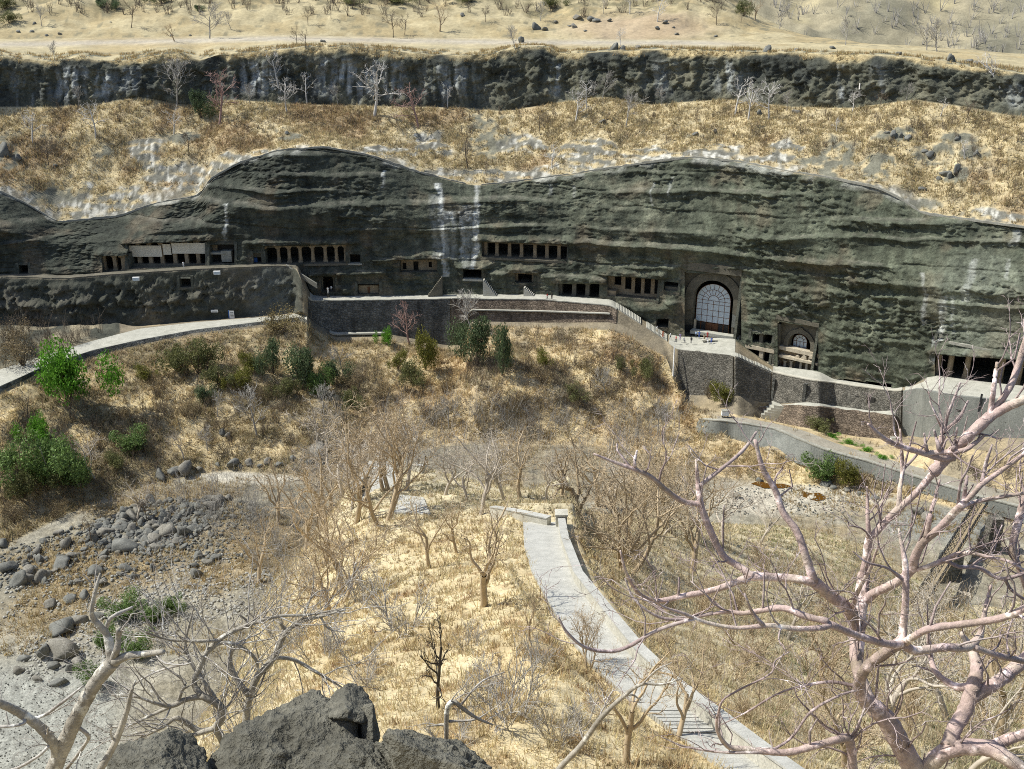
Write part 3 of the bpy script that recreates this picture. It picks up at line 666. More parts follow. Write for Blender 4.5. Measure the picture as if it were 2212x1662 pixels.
# ------------------------------------------------------------------ near side: the spur below the viewpoint
UN = np.arange(-420.0, 2640.0, 6.0)
def LN(d, sig=4):
    xs = sorted(d); return gauss1(np.interp(UN, xs, [d[x] for x in xs]), sig)
def nk(y, D): return at_depth(UN, LN(y), LN(D))
def nz(D, z): D = LN(D); return at_depth(UN, py_for(D, LN(z)), D)
S0 = nz({-420: 80, 200: 84, 300: 92, 400: 102, 480: 115, 600: 150, 800: 168, 1400: 168, 1700: 165, 1900: 158, 2212: 148, 2640: 140}, {-420: -23.5, 2640: -23.5})
S1 = nk({-420: 1790, 200: 1790, 300: 1680, 400: 1600, 480: 1500, 540: 1395, 595: 1300, 650: 1200, 720: 1100, 790: 1015, 900: 1012, 1000: 1035, 1100: 1058, 1200: 1085, 1300: 1115, 1500: 1150, 1700: 1172, 1850: 1195, 1930: 1270, 2000: 1318, 2212: 1345, 2640: 1380},
        {-420: 60, 200: 62, 300: 68, 400: 76, 480: 84, 540: 88, 600: 94, 650: 100, 720: 108, 800: 112, 900: 112, 1000: 108, 1100: 105, 1200: 100, 1300: 102, 1500: 112, 1700: 124, 1850: 132, 1930: 134, 2000: 132, 2212: 128, 2640: 125})
S2 = nk({-420: 1800, 250: 1800, 400: 1660, 500: 1580, 560: 1500, 600: 1420, 680: 1290, 800: 1180, 1000: 1160, 1150: 1146, 1220: 1155, 1300: 1220, 1500: 1280, 1700: 1320, 1900: 1365, 2212: 1425, 2640: 1460},
        {-420: 44, 250: 46, 400: 50, 500: 54, 560: 58, 600: 64, 680: 74, 800: 80, 1000: 77, 1150: 70, 1220: 70, 1300: 70, 1500: 80, 1700: 88, 1900: 95, 2212: 100, 2640: 100})
S3 = nk({-420: 1810, 300: 1810, 500: 1680, 600: 1520, 800: 1400, 1000: 1350, 1165: 1300, 1300: 1380, 1500: 1440, 1700: 1480, 1900: 1510, 2212: 1540, 2640: 1560},
        {-420: 32, 300: 32, 500: 35, 600: 42, 800: 50, 1000: 51, 1165: 52, 1300: 48, 1500: 50, 1700: 52, 1900: 55, 2212: 60, 2640: 62})
S4 = nk({-420: 1830, 500: 1760, 800: 1735, 2212: 1735, 2640: 1735}, {-420: 24, 500: 25, 800: 26, 1700: 26, 2212: 36, 2640: 40})
S5 = nz({-420: 10, 2640: 10}, {-420: 58.6, 1200: 59.2, 2640: 58.8})
S6 = nz({-420: 2.0, 2640: 2.0}, {-420: 66.9, 2640: 66.9})
SK = [(S0, 24), (S1, 60), (S2, 60), (S3, 56), (S4, 16), (S5, 10), (S6, 0)]
rows = []; NROW = []
for (A, n), (B, _) in zip(SK[:-1], SK[1:]):
    NROW.append(len(rows))
    for t in np.arange(n) / n: rows.append(A + (B - A) * t)
NROW.append(len(rows)); rows.append(S6)
GN = np.array(rows); nrn, ncn = GN.shape[:2]
# soften the folds between the lines
for _ in range(6): GN[1:-1] = 0.25 * GN[:-2] + 0.5 * GN[1:-1] + 0.25 * GN[2:]
NPX, NPY, _ = project(GN)
dcam = np.linalg.norm(GN - CAM, axis=2)
PATH_L = [(1130, 1128), (1132, 1180), (1150, 1240), (1190, 1310), (1230, 1380), (1290, 1450), (1370, 1520), (1450, 1580), (1560, 1662), (1640, 1720)]
PATH_R = [(1204, 1128), (1212, 1180), (1240, 1260), (1300, 1340), (1370, 1430), (1450, 1510), (1540, 1580), (1640, 1662), (1715, 1720)]
def path_x(y, line): ys = [p[1] for p in line]; return np.interp(y, ys, [p[0] for p in line])
on_path = (NPY > 1110) * sstep(-40, -6, NPX - path_x(NPY, PATH_L)) * (1 - sstep(6, 60, NPX - path_x(NPY, PATH_R)))
_r1 = NROW[1]
def _pz(px, py):
    k = np.argmin(np.hypot(NPX[_r1:] - px, NPY[_r1:] - py)); return GN[_r1:].reshape(-1, 3)[k]
_py = np.linspace(1128, 1716, 50)
_PLz = np.array([_pz(path_x(y, PATH_L), y) for y in _py]); _PRz = np.array([_pz(path_x(y, PATH_R), y) for y in _py])
PATHZ = np.polyval(np.polyfit(_py, (_PLz[:, 2] + _PRz[:, 2]) / 2, 3), _py)
nn = 0.9 * fbm(GN / 9.0, 3) + 0.2 * fbm(GN / 2.2 + 4, 3) + 0.06 * fbm(GN / 0.7 + 8, 2)
GN[..., 2] += nn * (1 - on_path) * sstep(3, 30, dcam)
for _ in range(14):
    NPX, NPY, _d = project(GN)
    _m = sstep(-46, -14, NPX - path_x(NPY, PATH_L)) * (1 - sstep(14, 46 + .05 * (NPY - 1100), NPX - path_x(NPY, PATH_R))) * sstep(1086, 1100, NPY) * (np.arange(nrn)[:, None] >= _r1)
    GN[..., 2] += (np.interp(NPY, _py, PATHZ) - .15 - GN[..., 2]) * _m * .4
NPX, NPY, _d = project(GN)
g4 = fbm(GN / 6.0 + 13, 4); g1 = fbm(GN / 1.6 + 19, 3)
Cn = mixc(np.broadcast_to(np.array((.48, .40, .245)), GN.shape), (.41, .325, .185), sstep(-.05, .35, g4)); Cn = mixc(Cn, (.30, .21, .11), sstep(.15, .45, g1))
brush = sstep(0, 120, NPX - path_x(NPY, PATH_R) - 60) * (NPY > 1120) + sstep(1120, 1040, NPY) * 0 + (1 - sstep(560, 690, NPX)) * .8
brush = np.maximum(brush, 1 - sstep(1060, 1180, NPY))
Cn = mixc(Cn, (.46, .40, .27), np.clip(brush, 0, 1) * .85); Cn = mixc(Cn, (.36, .315, .205), np.clip(brush, 0, 1) * sstep(.0, .3, g4) * .8)
Cn = mixc(Cn, (.13, .17, .05), np.clip(brush, 0, 1) * sstep(.15, .4, g1) * sstep(1500, 1700, NPX) * .5)
i, j = np.mgrid[0:nrn - 1, 0:ncn - 1]; a = i * ncn + j
structure(add_obj('spur_ground', make_mesh('spur_ground', GN.reshape(-1, 3), np.stack([a, a + ncn, a + ncn + 1, a + 1], -1).reshape(-1, 4), [M['near_soil']], True, {'col': Cn.reshape(-1, 3)})), 'dry grass spur falling away below the viewpoint')
# ground behind the viewpoint and wide base sheet
gp = MB(); gp.box(0, -64.5, 55, 500, 130, 11.8); structure(gp.build('viewpoint_ground', M['near_soil']), 'dry ground of the viewpoint')
_me = make_mesh('ground', [(-3000, -3000, -60), (3000, -3000, -60), (3000, 3000, -60), (-3000, 3000, -60)], [(0, 1, 2, 3)], [M['bark_brown']]); structure(add_obj('ground', _me), 'wide dry ground reaching to the horizon')

# ------------------------------------------------------------------ where does a picture position touch the ground
_q = 2.0
def _normals(P):
    n = np.cross(np.gradient(P, axis=1), np.gradient(P, axis=0)); n /= np.linalg.norm(n, axis=2)[..., None] + 1e-9
    return n * np.where((n * (CAM - P)).sum(2) > 0, 1, -1)[..., None]
def _splat():
    w, h = int(2600 / _q), int(1900 / _q)
    buf = np.full((h, w), 1e9); pos = np.zeros((h, w, 3)); nor = np.zeros((h, w, 3))
    for P in (FARV, GN):
        Q = _normals(P).reshape(-1, 3)
        a, b, d = project(P)
        P = P.reshape(-1, 3); a = ((a.ravel() + 200) / _q).astype(int); b = ((b.ravel() + 100) / _q).astype(int); d = d.ravel()
        ok = (a >= 0) & (a < w) & (b >= 0) & (b < h) & (d > 1)
        a, b, d, P, Q = a[ok], b[ok], d[ok], P[ok], Q[ok]
        o = np.argsort(-d); a, b, d, P, Q = a[o], b[o], d[o], P[o], Q[o]
        nearer = d < buf[b, a]
        buf[b[nearer], a[nearer]] = d[nearer]; pos[b[nearer], a[nearer]] = P[nearer]; nor[b[nearer], a[nearer]] = Q[nearer]
    return buf, pos, nor
ZBUF, ZPOS, ZNOR = _splat()
def ground(px, py, r0=2):
    """nearest ground point seen at a picture position"""
    a = int((px + 200) / _q); b = int((py + 100) / _q)
    for r in range(r0, 16):
        y0, y1, x0, x1 = max(b - r, 0), b + r + 1, max(a - r, 0), a + r + 1
        sub = ZBUF[y0:y1, x0:x1]
        if sub.size and sub.min() < 1e8:
            ok = np.argwhere(sub < sub.min() * 1.12)
            dd = np.hypot(ok[:, 0] + y0 - b, ok[:, 1] + x0 - a); k = ok[np.argmin(dd)]
            P = ZPOS[k[0] + y0, k[1] + x0]; n = ZNOR[k[0] + y0, k[1] + x0]
            d = np.array(ray(px, py), float); dn = float(d @ n)
            if abs(dn) > .12 * np.linalg.norm(d):
                t = float((P - CAM) @ n) / dn; Q = CAM + d * t
                if np.linalg.norm(Q - P) < .06 * np.linalg.norm(P - CAM): return Q
            return np.array([*at_depth(px, py, P[1])[:2], P[2]])
    return None
def px_per_m(P):
    return FOC / project(P)[2]
# ------------------------------------------------------------------ pavements, retaining walls and drains along the ground lines
def cols(u0, u1, step=1):
    i = np.where((UF >= u0) & (UF <= u1))[0]; return i[::step]
def out_at(i): return on[i]
def ribbon(name, la, lb, u0, u1, mat, label, lift=0.07, thick=0.12, ext=0.05):
    i = cols(u0, u1); A = LINE[la][i] + on[i] * ext; B = LINE[lb][i] - on[i] * 0.3
    A = A + [0, 0, lift]; B = B + [0, 0, lift]; n = len(i)
    V = np.concatenate([A, B, A - [0, 0, thick], B - [0, 0, thick]])
    F = []
    for k in range(n - 1):
        F += [(k, k + 1, n + k + 1, n + k), (2 * n + k, 2 * n + k + 1, k + 1, k), (3 * n + k, n + k, n + k + 1, 3 * n + k + 1)]
    o = add_obj(name, make_mesh(name, V, F, [mat]))
    return structure(o, label)
def wall(name, la, lb, u0, u1, mat, label, raise_=0.05, off=0.3, thick=0.7, sink=0.6, cat='retaining wall', group=None, coping=None):
    i = cols(u0, u1); n = len(i)
    T_ = LINE[la][i] + on[i] * off + np.array([0, 0, raise_]); B_ = LINE[lb][i] + on[i] * off - np.array([0, 0, sink])
    wob = fbm(T_ / 3.0 + 5, 2)[:, None]
    T_ = T_ + np.array([0, 0, 1.0]) * wob * 0.12; B_ = B_ + on[i] * 0.1
    TB = T_ - on[i] * thick; BB = B_ - on[i] * thick
    V = np.concatenate([T_, B_, BB, TB]); F = []
    for k in range(n - 1):
        for a, b in ((0, 1), (1, 2), (2, 3), (3, 0)):
            F.append((a * n + k, b * n + k, b * n + k + 1, a * n + k + 1))
    F += [(0, 3 * n, 2 * n, n), (n - 1, 2 * n - 1, 3 * n - 1, 4 * n - 1)]
    o = add_obj(name, make_mesh(name, V, F, [mat])); tag(o, label, cat, group)
    if coping:
        Ct = T_ + on[i] * 0.08 + np.array([0, 0, 0.004]); Cb = TB - on[i] * 0.08 + np.array([0, 0, 0.004]); h = np.array([0, 0, 0.22])
        V = np.concatenate([Ct, Cb, Cb + h, Ct + h]); F = []
        for k in range(n - 1):
            for a, b in ((0, 1), (1, 2), (2, 3), (3, 0)):
                F.append((a * n + k, a * n + k + 1, b * n + k + 1, b * n + k))
        F += [(0, n, 2 * n, 3 * n), (n - 1, 4 * n - 1, 3 * n - 1, 2 * n - 1)]
        add_obj('coping', make_mesh('coping', V, F, [coping]), o)
    return o

ribbon('terrace_walk', 'F2', 'F1', -330, 640, M['carved'], 'narrow rock terrace in front of the pillared caves')
ribbon('walkway', 'F2', 'F1', 668, 1333, M['concrete'], 'pale concrete walkway along the foot of the rock face')
ribbon('arch_platform', 'F2', 'F1', 1442, 1588, M['concrete'], 'pale paved platform in front of the great arched window')
ribbon('small_platform', 'F2', 'F1', 1668, 1948, M['concrete'], 'pale walkway below the small arched window')
ribbon('right_platform', 'F2', 'F1', 1952, 2556, M['concrete'], 'broad pale platform before the wide pillared hall')
ribbon('hillside_path', 'F4', 'F3b', -330, 664, M['concrete'], 'pale path climbing along the foot of the dark rock')
ribbon('lower_terrace', 'F4', 'F3b', 1640, 1940, M['concrete'], 'pale flat terrace on top of the lower wall')
ribbon('lower_path', 'F7', 'F6', 1490, 2500, M['path_soil'], 'grey path above the river bed')

wall('retaining_wall', 'F2', 'F3', 666, 975, M['masonry_dark'], 'tall blue-grey weathered retaining wall under the cave walkway', coping=M['concrete'])
wall('retaining_wall', 'F2', 'F3', 975, 1334, M['masonry_brown'], 'brown masonry retaining wall under the curved walkway', coping=M['concrete'])
wall('retaining_wall', 'F2', 'F3', 1462, 1586, M['masonry'], 'rubble retaining wall below the platform of the great arch')
wall('retaining_wall', 'F2', 'F3', 1586, 1668, M['masonry'], 'rubble wall beside the flight of steps to the small arch')
ww = wall('retaining_wall', 'F2', 'F3', 1668, 1948, M['masonry'], 'rubble wall with a dark doorway under the walkway', raise_=0.35, coping=M['parapet'])
wr_ = wall('retaining_wall', 'F2', 'F3', 1950, 2556, M['plaster_grey'], 'grey rendered wall with small holes below the broad platform', raise_=0.3)
wall('retaining_wall', 'F4', 'F5', 1636, 1942, M['masonry_brown'], 'purplish brown lower wall with curved end beside the wide steps', raise_=0.1, off=0.2)
wall('retaining_wall', 'F7', 'F8', 1484, 2500, M['plaster_grey'], 'long grey wall holding the lower path above the river bed', raise_=0.1, off=0.3, coping=M['drain'])
wall('retaining_wall', 'F4', 'F5', -330, 664, M['masonry_dark'], 'low dark wall along the outer edge of the climbing path', raise_=0.02, coping=None)
# ledge course half-way down the brown wall, and the lit footing of the blue-grey wall
def ledge(name, la, lb, t, u0, u1, mat, label, w=0.7, h=0.25):
    i = cols(u0, u1); n = len(i)
    P = LINE[la][i] * (1 - t) + LINE[lb][i] * t + on[i] * 0.25
    A = P + on[i] * w; hh = np.array([0, 0, h]); V = np.concatenate([P, A, A + hh, P + hh]); F = []
    for k in range(n - 1):
        for a, b in ((0, 1), (1, 2), (2, 3), (3, 0)): F.append((a * n + k, a * n + k + 1, b * n + k + 1, b * n + k))
    F += [(0, n, 2 * n, 3 * n), (n - 1, 4 * n - 1, 3 * n - 1, 2 * n - 1)]
    return tag(add_obj(name, make_mesh(name, V, F, [mat])), label, 'ledge')
ledge('wall_ledge', 'F2', 'F3', 0.52, 1000, 1320, M['concrete'], 'pale ledge course half-way down the brown retaining wall')
ledge('wall_ledge', 'F2', 'F3', 1.0, 712, 838, M['concrete'], 'pale footing ledge at the base of the blue-grey wall', 1.2, 0.4)
# steps, doorway, pipe and vents on the walls
def on_wall(px, py, la, lb, off):
    """point and frame on a wall face at a picture position"""
    i = int(np.argmin(np.abs(UF - px))); A, B = LINE[la][i], LINE[lb][i]
    pa, pb = project(A)[1], project(B)[1]; t = np.clip((py - pa) / (pb - pa), 0, 1)
    return A + (B - A) * t + on[i] * off, on[i]
def wall_part(name, parent, mat, px, py, wpx, hpx, la, lb, off, depth):
    P, n = on_wall(px, py, la, lb, off); s = 1 / px_per_m(P)
    mb = MB(); e = np.array([-n[1], n[0], 0]); w, h = wpx * s / 2, hpx * s / 2
    c = []
    for z in (-h, h):
        for a, d in ((-w, 0), (w, 0), (w, -depth), (-w, -depth)): c.append(P + e * a + n * d + np.array([0, 0, z]))
    mb.hexa(c); return mb.build(name, mat, parent)
wall_part('doorway', ww, M['interior'], 1882, 868, 12, 22, 'F2', 'F3', 0.36, 0.3)  # solid dark box in place of the shade inside the doorway
wall_part('door_frame', ww, M['carved'], 1873.5, 868, 3, 24, 'F2', 'F3', 0.42, 0.3)
wall_part('dark_vent_box', ww, M['interior'], 1852, 856, 9, 4, 'F2', 'F3', 0.36, 0.3)  # dark box painted as a shaded opening
wall_part('buttress', ww, M['masonry_dark'], 1674, 840, 5, 48, 'F2', 'F3', 0.8, 0.6)
wall_part('buttress', ww, M['masonry_dark'], 1742, 846, 7, 40, 'F2', 'F3', 0.9, 0.7)
wall_part('drain_pipe', wr_, M['iron'], 2118, 876, 4, 56, 'F2', 'F3', 0.5, 0.2)
wall_part('dark_vent_box', wr_, M['interior'], 2072, 886, 10, 5, 'F2', 'F3', 0.36, 0.2)  # dark box painted as a shaded opening
for q in range(16):
    wall_part('dark_putlog_box', wr_, M['interior'], 1985 + q * 17 + rng.uniform(-6, 6), 868 + (q % 3) * 22 + rng.uniform(-4, 4), 2.2, 2.2, 'F2', 'F3', 0.33, 0.2)  # small dark boxes stand in for the shade in the holes

def drain(u0, u1, label, mat, w=0.3, h=0.22):
    i = cols(u0, u1); n = len(i); P = LINE['T'][i] + on[i] * 0.1 - np.array([0, 0, 0.25]); A = P + on[i] * w; hh = np.array([0, 0, h + 0.25])
    hw = hh * (1 + 0.6 * fbm(P / 1.6, 3)[:, None])
    V = np.concatenate([P, A, A + hw, P + hw]); F = []
    for k in range(n - 1):
        for a, b in ((0, 1), (1, 2), (2, 3), (3, 0)): F.append((a * n + k, a * n + k + 1, b * n + k + 1, b * n + k))
    F += [(0, n, 2 * n, 3 * n), (n - 1, 4 * n - 1, 3 * n - 1, 2 * n - 1)]
    return tag(add_obj('drain_channel', make_mesh('drain_channel', V, F, [mat])), label, 'drain channel')
drain(-250, 124, 'low mortar drain curving down over the dark rock above the small niche', M['drain'])
drain(126, 436, 'low mortar drain over the rock above the screened cave', M['drain'])
drain(446, 1008, 'low mortar drain arching over the dome of rock above the arcade', M['drain'])
drain(1040, 2400, 'long mortar drain running over the rock above the great arch', M['drain'])

# ------------------------------------------------------------------ flights of steps
def flight(name, label, u0, u1, n, la, lb, fa, fb, mat, group=None):
    """steps along the ground lines la (outer) and lb (inner); fa, fb: fractions of the width used"""
    us = np.linspace(u0, u1, n + 1)
    def pt(line, u): return np.array([np.interp(u, UF, LINE[line][:, k]) for k in range(3)])
    root = empty(name, pt(la, (u0 + u1) / 2)); tag(root, label, 'steps', group)
    inv = np.array(root.location)
    for a, b in zip(us[:-1], us[1:]):
        z = max(pt(la, a)[2], pt(la, b)[2]) + 0.14
        c = []
        for dz in (-0.9, 0.0):
            for (u, f) in ((a, fa), (b, fa), (b, fb), (a, fb)):
                q = pt(la, u) * (1 - f) + pt(lb, u) * f; c.append(np.array([q[0], q[1], z + dz]) - inv)
        MB().hexa(c).build('step', mat, root)
    return root
flight('staircase', 'upper flight of pale steps descending from the walkway towards the great arch', 1331, 1384, 16, 'F2', 'F1', 0.05, 0.95, M['concrete'])
flight('staircase', 'lower flight of pale steps ending on the platform of the great arch', 1396, 1441, 16, 'F2', 'F1', 0.05, 0.9, M['concrete'])
flight('staircase', 'flight of narrow steps leaving the platform of the great arch', 1582, 1628, 15, 'F2', 'F1', 0.02, 0.22, M['concrete'])
flight('staircase', 'lower flight of narrow steps reaching the small arch', 1630, 1668, 13, 'F2', 'F1', 0.02, 0.3, M['concrete'])
def free_flight(name, label, top, bot, n, width, mat, cheek=None):
    """steps from picture point top to picture point bot (ground under bot), running along the cliff"""
    B = LINE['F1'][int(np.argmin(np.abs(UF - bot[0])))].copy(); i = int(np.argmin(np.abs(UF - bot[0]))); o_ = on[i]
    B = B + o_ * 1.6; P2 = at_depth(bot[0], bot[1], B[1]); B = P2
    A = at_depth(top[0], top[1], B[1] + 0.5)
    root = empty(name, B); tag(root, label, 'steps'); run = (B - A); w = np.array([-o_[0], -o_[1], 0]) * width
    for k in range(n):
        p0 = A + run * k / n; p1 = A + run * (k + 1) / n; z1 = p0[2]; z0 = B[2] - 0.5
        c = [np.array([p[0], p[1], z]) - B + ww_ for z in (z0, z1) for p, ww_ in ((p0, 0), (p1, 0), (p1, w), (p0, w))]
        MB().hexa(c).build('step', mat, root)
    return root
free_flight('staircase', 'steep steps with brown side wall below the square cave mouth', (1043, 606), (1072, 641), 10, 1.8, M['parapet'])
free_flight('staircase', 'short steps below the small square doorway', (1131, 622), (1152, 640), 7, 1.5, M['parapet'])
free_flight('staircase', 'long ramp of steps down from the porch with three openings', (955, 600), (925, 640), 12, 1.0, M['carved'])
free_flight('staircase', 'broad dim steps before the tall dark doorway', (706, 632), (714, 650), 6, 3.2, M['carved'])
# sloping cheek wall from the left terrace down to the doorway
A = at_depth(618, 572, 238.0); B = at_depth(684, 613, 235.5)
mb = MB(); mb.hexa([A + [0, 0, -1.2], B + [0, 0, -1.2], B + [0, .5, -1.2], A + [0, .5, -1.2], A, B, B + [0, .5, 0], A + [0, .5, 0]])
tag(mb.build('stair_parapet', M['drain']), 'sloping stone parapet from the left terrace down to the tall doorway', 'parapet')
# wide curved steps on the lower path
root = empty('staircase', ground(1660, 905)); tag(root, 'wide pale curved steps rising from the lower path to the terrace', 'steps')
b0 = np.array(root.location)
for k in range(7):
    t = k / 6
    xl, xr, y = 1632 + 40 * t, 1690 + 14 * t, 908 - 30 * t
    D = np.interp(t, [0, 1], [D_F5[np.argmin(np.abs(UF - 1660))] + 0.2, D_F4[np.argmin(np.abs(UF - 1690))]])
    Pa, Pb = at_depth(xl, y, D), at_depth(xr, y, D - 1.2); z = (Pa[2] + Pb[2]) / 2
    c = [np.array([p[0], p[1] + dy, zz]) - b0 for zz in (z - 1.4, z) for p, dy in ((Pa, 0), (Pb, 0), (Pb, 3.2), (Pa, 3.2))]
    MB().hexa(c).build('step', M['concrete'], root)

# ------------------------------------------------------------------ the caves
def D_face(px, py):
    i = np.argmin(np.abs(UF - px)); return float(np.interp(py, [y_T[i], y_M[i], y_F1[i]], [D_T[i], D_M[i], D_F1[i]]))
class Cave:
    def __init__(s, key, label, depth=7.0, setback=0.5, side=True, lit=None, name='rock_cut_cave', cat='cave', ceil=True, box=None):
        o = (OPEN.get(key) or WALL_NICHE.get(key)) if box is None else box
        x0, x1, t0, t1, b0, b1 = o; s.o = o
        if key in WALL_NICHE:
            Dl = Dr = float(D_F2[np.argmin(np.abs(UF - x0))]) - .6; Db0 = Db1 = Dl - .3
        else:
            Dl, Dr = D_face(x0, t0), D_face(x1, t1); Db0, Db1 = D_face(x0, b0), D_face(x1, b1)
        A = at_depth(x0, t0, Dl + setback); B = at_depth(x1, t1, Dr + setback)
        e = (B - A) * np.array([1, 1, 0]); s.e = e / np.linalg.norm(e); s.n = np.array([s.e[1], -s.e[0], 0])
        s.A = A
        zb = min(at_depth(x0, b0, Db0)[2], at_depth(x1, b1, Db1)[2]); s.zb = zb
        s.org = np.array([A[0], A[1], zb]); s.ang = math.atan2(s.e[1], s.e[0])
        s.W = float((B - A) @ s.e); s.H = float(max(A[2], B[2]) - zb)
        s.fr = float(np.dot(at_depth((x0 + x1) / 2, (b0 + b1) / 2, (Db0 + Db1) / 2) - s.org, s.n)) - 0.05   # how far the floor runs out to the face
        s.root = empty(name, s.org, s.ang); tag(s.root, label, cat)
        s.depth = depth; W, H, f, d = s.W, s.H, max(s.fr, 0.5), depth
        if side:
            s.part('floor', [(-.4, -f, -.5), (W + .4, -f, -.5), (W + .4, d, -.5), (-.4, d, -.5), (-.4, -f, 0), (W + .4, -f, 0), (W + .4, d, 0), (-.4, d, 0)], M['carved'])
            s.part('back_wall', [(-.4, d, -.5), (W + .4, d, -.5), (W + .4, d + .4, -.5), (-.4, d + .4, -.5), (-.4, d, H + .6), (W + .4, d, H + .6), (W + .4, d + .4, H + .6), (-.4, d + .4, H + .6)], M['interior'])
            for nm, xa, xb in (('side_wall', -.55, .05), ('side_wall', W - .05, W + .55)):
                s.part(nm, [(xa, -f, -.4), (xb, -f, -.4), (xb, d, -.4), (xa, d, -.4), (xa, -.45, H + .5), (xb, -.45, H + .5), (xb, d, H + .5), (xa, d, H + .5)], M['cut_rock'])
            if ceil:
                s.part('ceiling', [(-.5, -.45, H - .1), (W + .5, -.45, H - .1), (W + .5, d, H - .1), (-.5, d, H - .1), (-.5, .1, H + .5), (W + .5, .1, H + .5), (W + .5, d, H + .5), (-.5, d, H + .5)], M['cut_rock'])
    def part(s, name, corners, mat): return MB().hexa(corners).build(name, mat, s.root)
    def xz(s, px, py, back=0.0):
        """picture position on the plane `back` metres behind the front -> local x, z"""
        x, y, z = ray(px, py); d = np.array([x, y, z]); p0 = s.org - s.n * back
        t = np.dot(p0 - CAM, s.n) / np.dot(d, s.n); P = CAM + d * t - s.org
        return float(P @ s.e), float(P[2])
    def mid(s): return (s.o[2] + s.o[4]) / 2
    def pillar(s, px, wpx, y=0.5, mat=None, style='square', ztop=None, name='pillar', parent=None):
        x, _ = s.xz(px, s.mid(), y); w = wpx / px_per_m(s.org); H = ztop or s.H; mat = mat or M['carved_tan']; mb = MB()
        if style == 'square':
            mb.box(x, y, 0, w * 1.25, w * 1.25, H * .10); mb.box(x, y, H * .10, w, w, H * .72, .94); mb.box(x, y, H * .82, w * .98, w * .98, H * .06, 1.35); mb.box(x, y, H * .88, w * 1.6, w * 1.2, H * .12)
        elif style == 'bracket':
            mb.box(x, y, 0, w * 1.15, w * 1.15, H * .10); mb.lathe(x, y, [(w * .55, H * .1), (w * .55, H * .25), (w * .48, H * .3), (w * .46, H * .74), (w * .56, H * .8)], 8, math.pi / 8)
            mb.hexa([(x - w * .5, y - w * .5, H * .8), (x + w * .5, y - w * .5, H * .8), (x + w * .5, y + w * .5, H * .8), (x - w * .5, y + w * .5, H * .8), (x - w * 1.3, y - w * .5, H), (x + w * 1.3, y - w * .5, H), (x + w * 1.3, y + w * .5, H), (x - w * 1.3, y + w * .5, H)])
        else:
            mb.lathe(x, y, [(w * .62, 0), (w * .62, H * .12), (w * .5, H * .16), (w * .46, H * .8), (w * .6, H * .85), (w * .75, H * .88)], 8, math.pi / 8); mb.box(x, y, H * .88, w * 2.1, w * 1.1, H * .12)
        return mb.build(name, mat, s.root)
    def slab(s, name, px0, px1, py0, py1, y0, y1, mat, parent=None):
        """box whose front (at local y0) covers a picture rectangle"""
        pm = (py0 + py1) / 2
        xa, _ = s.xz(px0, pm, y0); xb, _ = s.xz(px1, pm, y0); _, zt = s.xz((px0 + px1) / 2, py0, y0); _, zb = s.xz((px0 + px1) / 2, py1, y0)
        return MB().hexa([(xa, y0, zb), (xb, y0, zb), (xb, y1, zb), (xa, y1, zb), (xa, y0, zt), (xb, y0, zt), (xb, y1, zt), (xa, y1, zt)]).build(name, mat, parent or s.root)
    def wall_with(s, name, x0, x1, z0, z1, y0, y1, holes, mat):
        """wall pierced by rectangular holes (local x0, x1, z0, z1 each)"""
        mb = MB(); x = x0
        def bx(a, b, c, d):
            if b - a > .01 and d - c > .01: mb.hexa([(a, y0, c), (b, y0, c), (b, y1, c), (a, y1, c), (a, y0, d), (b, y0, d), (b, y1, d), (a, y1, d)])
        for (a, b, c, d) in sorted(holes):
            bx(x, a, z0, z1); bx(a, b, z0, c); bx(a, b, d, z1); x = b
        bx(x, x1, z0, z1); return mb.build(name, mat, s.root)

c = Cave('shadow_niche', 'small shadowed doorway at the far end of the narrow terrace', 4)
c = Cave('plain_pair', 'cave with two dark bays beside the cave with the pale screen')
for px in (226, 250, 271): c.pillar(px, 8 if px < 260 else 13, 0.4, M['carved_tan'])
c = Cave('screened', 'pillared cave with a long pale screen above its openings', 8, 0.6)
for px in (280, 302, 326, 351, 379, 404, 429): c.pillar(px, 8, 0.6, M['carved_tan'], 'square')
for a, b, ya, yb in ((280, 349, 531, 555), (352, 369, 530, 553), (371, 446, 528, 551)):
    c.slab('screen_panel', a, b, ya - (a - 280) * .03, yb - (a - 280) * .03, -.25, -.1, M['screen'])
c.slab('plinth', 279, 445, 571, 582, -0.6, 0.2, M['carved'])
c = Cave('plain_recess', 'open recess with a brown back wall and broken ledge beside the screened cave', 2.2, 0.5)
c.slab('stone_block', 478, 500, 543, 566, -0.4, 1.4, M['drain']); c.slab('broken_ledge', 449, 486, 546, 550, -0.5, 1.6, M['drain'])
c.slab('wall_panel', 452, 470, 530, 545, 1.7, 2.1, M['carved_tan'])
c = Cave('blue_door', 'shallow cell with a blue door beside the arcade', 2.0)
c.slab('blue_door_leaf', 549, 556, 557, 570, 0.5, 0.6, M['blue_paint']); c.slab('lintel', 547, 568, 547, 556, 0.3, 1.9, M['carved'])
c = Cave('arcade', 'long arcade of tall pillars with dark round-topped bays', 9, 0.6)
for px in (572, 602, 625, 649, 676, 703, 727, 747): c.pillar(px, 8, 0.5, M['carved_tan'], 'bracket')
c.slab('lintel', 569, 750, 529, 534, 0.15, 1.0, M['carved'])
c = Cave('side_cell', 'small plain cell at the end of the arcade', 3); c.slab('threshold', 752, 782, 570, 573, -1.2, 0.2, M['drain'])
c = Cave('lower_doorway', 'tall dark doorway at the top of broad dim steps', 6); c.pillar(696, 4, .3, M['carved']); c.pillar(722, 4, .3, M['carved'])
c = Cave('porch', 'plain porch wall with one dark door and two small windows', 2.4, 0.8)
z = lambda py: c.xz(900, py, .9)[1]
xx = lambda px: c.xz(px, 575, .9)[0]
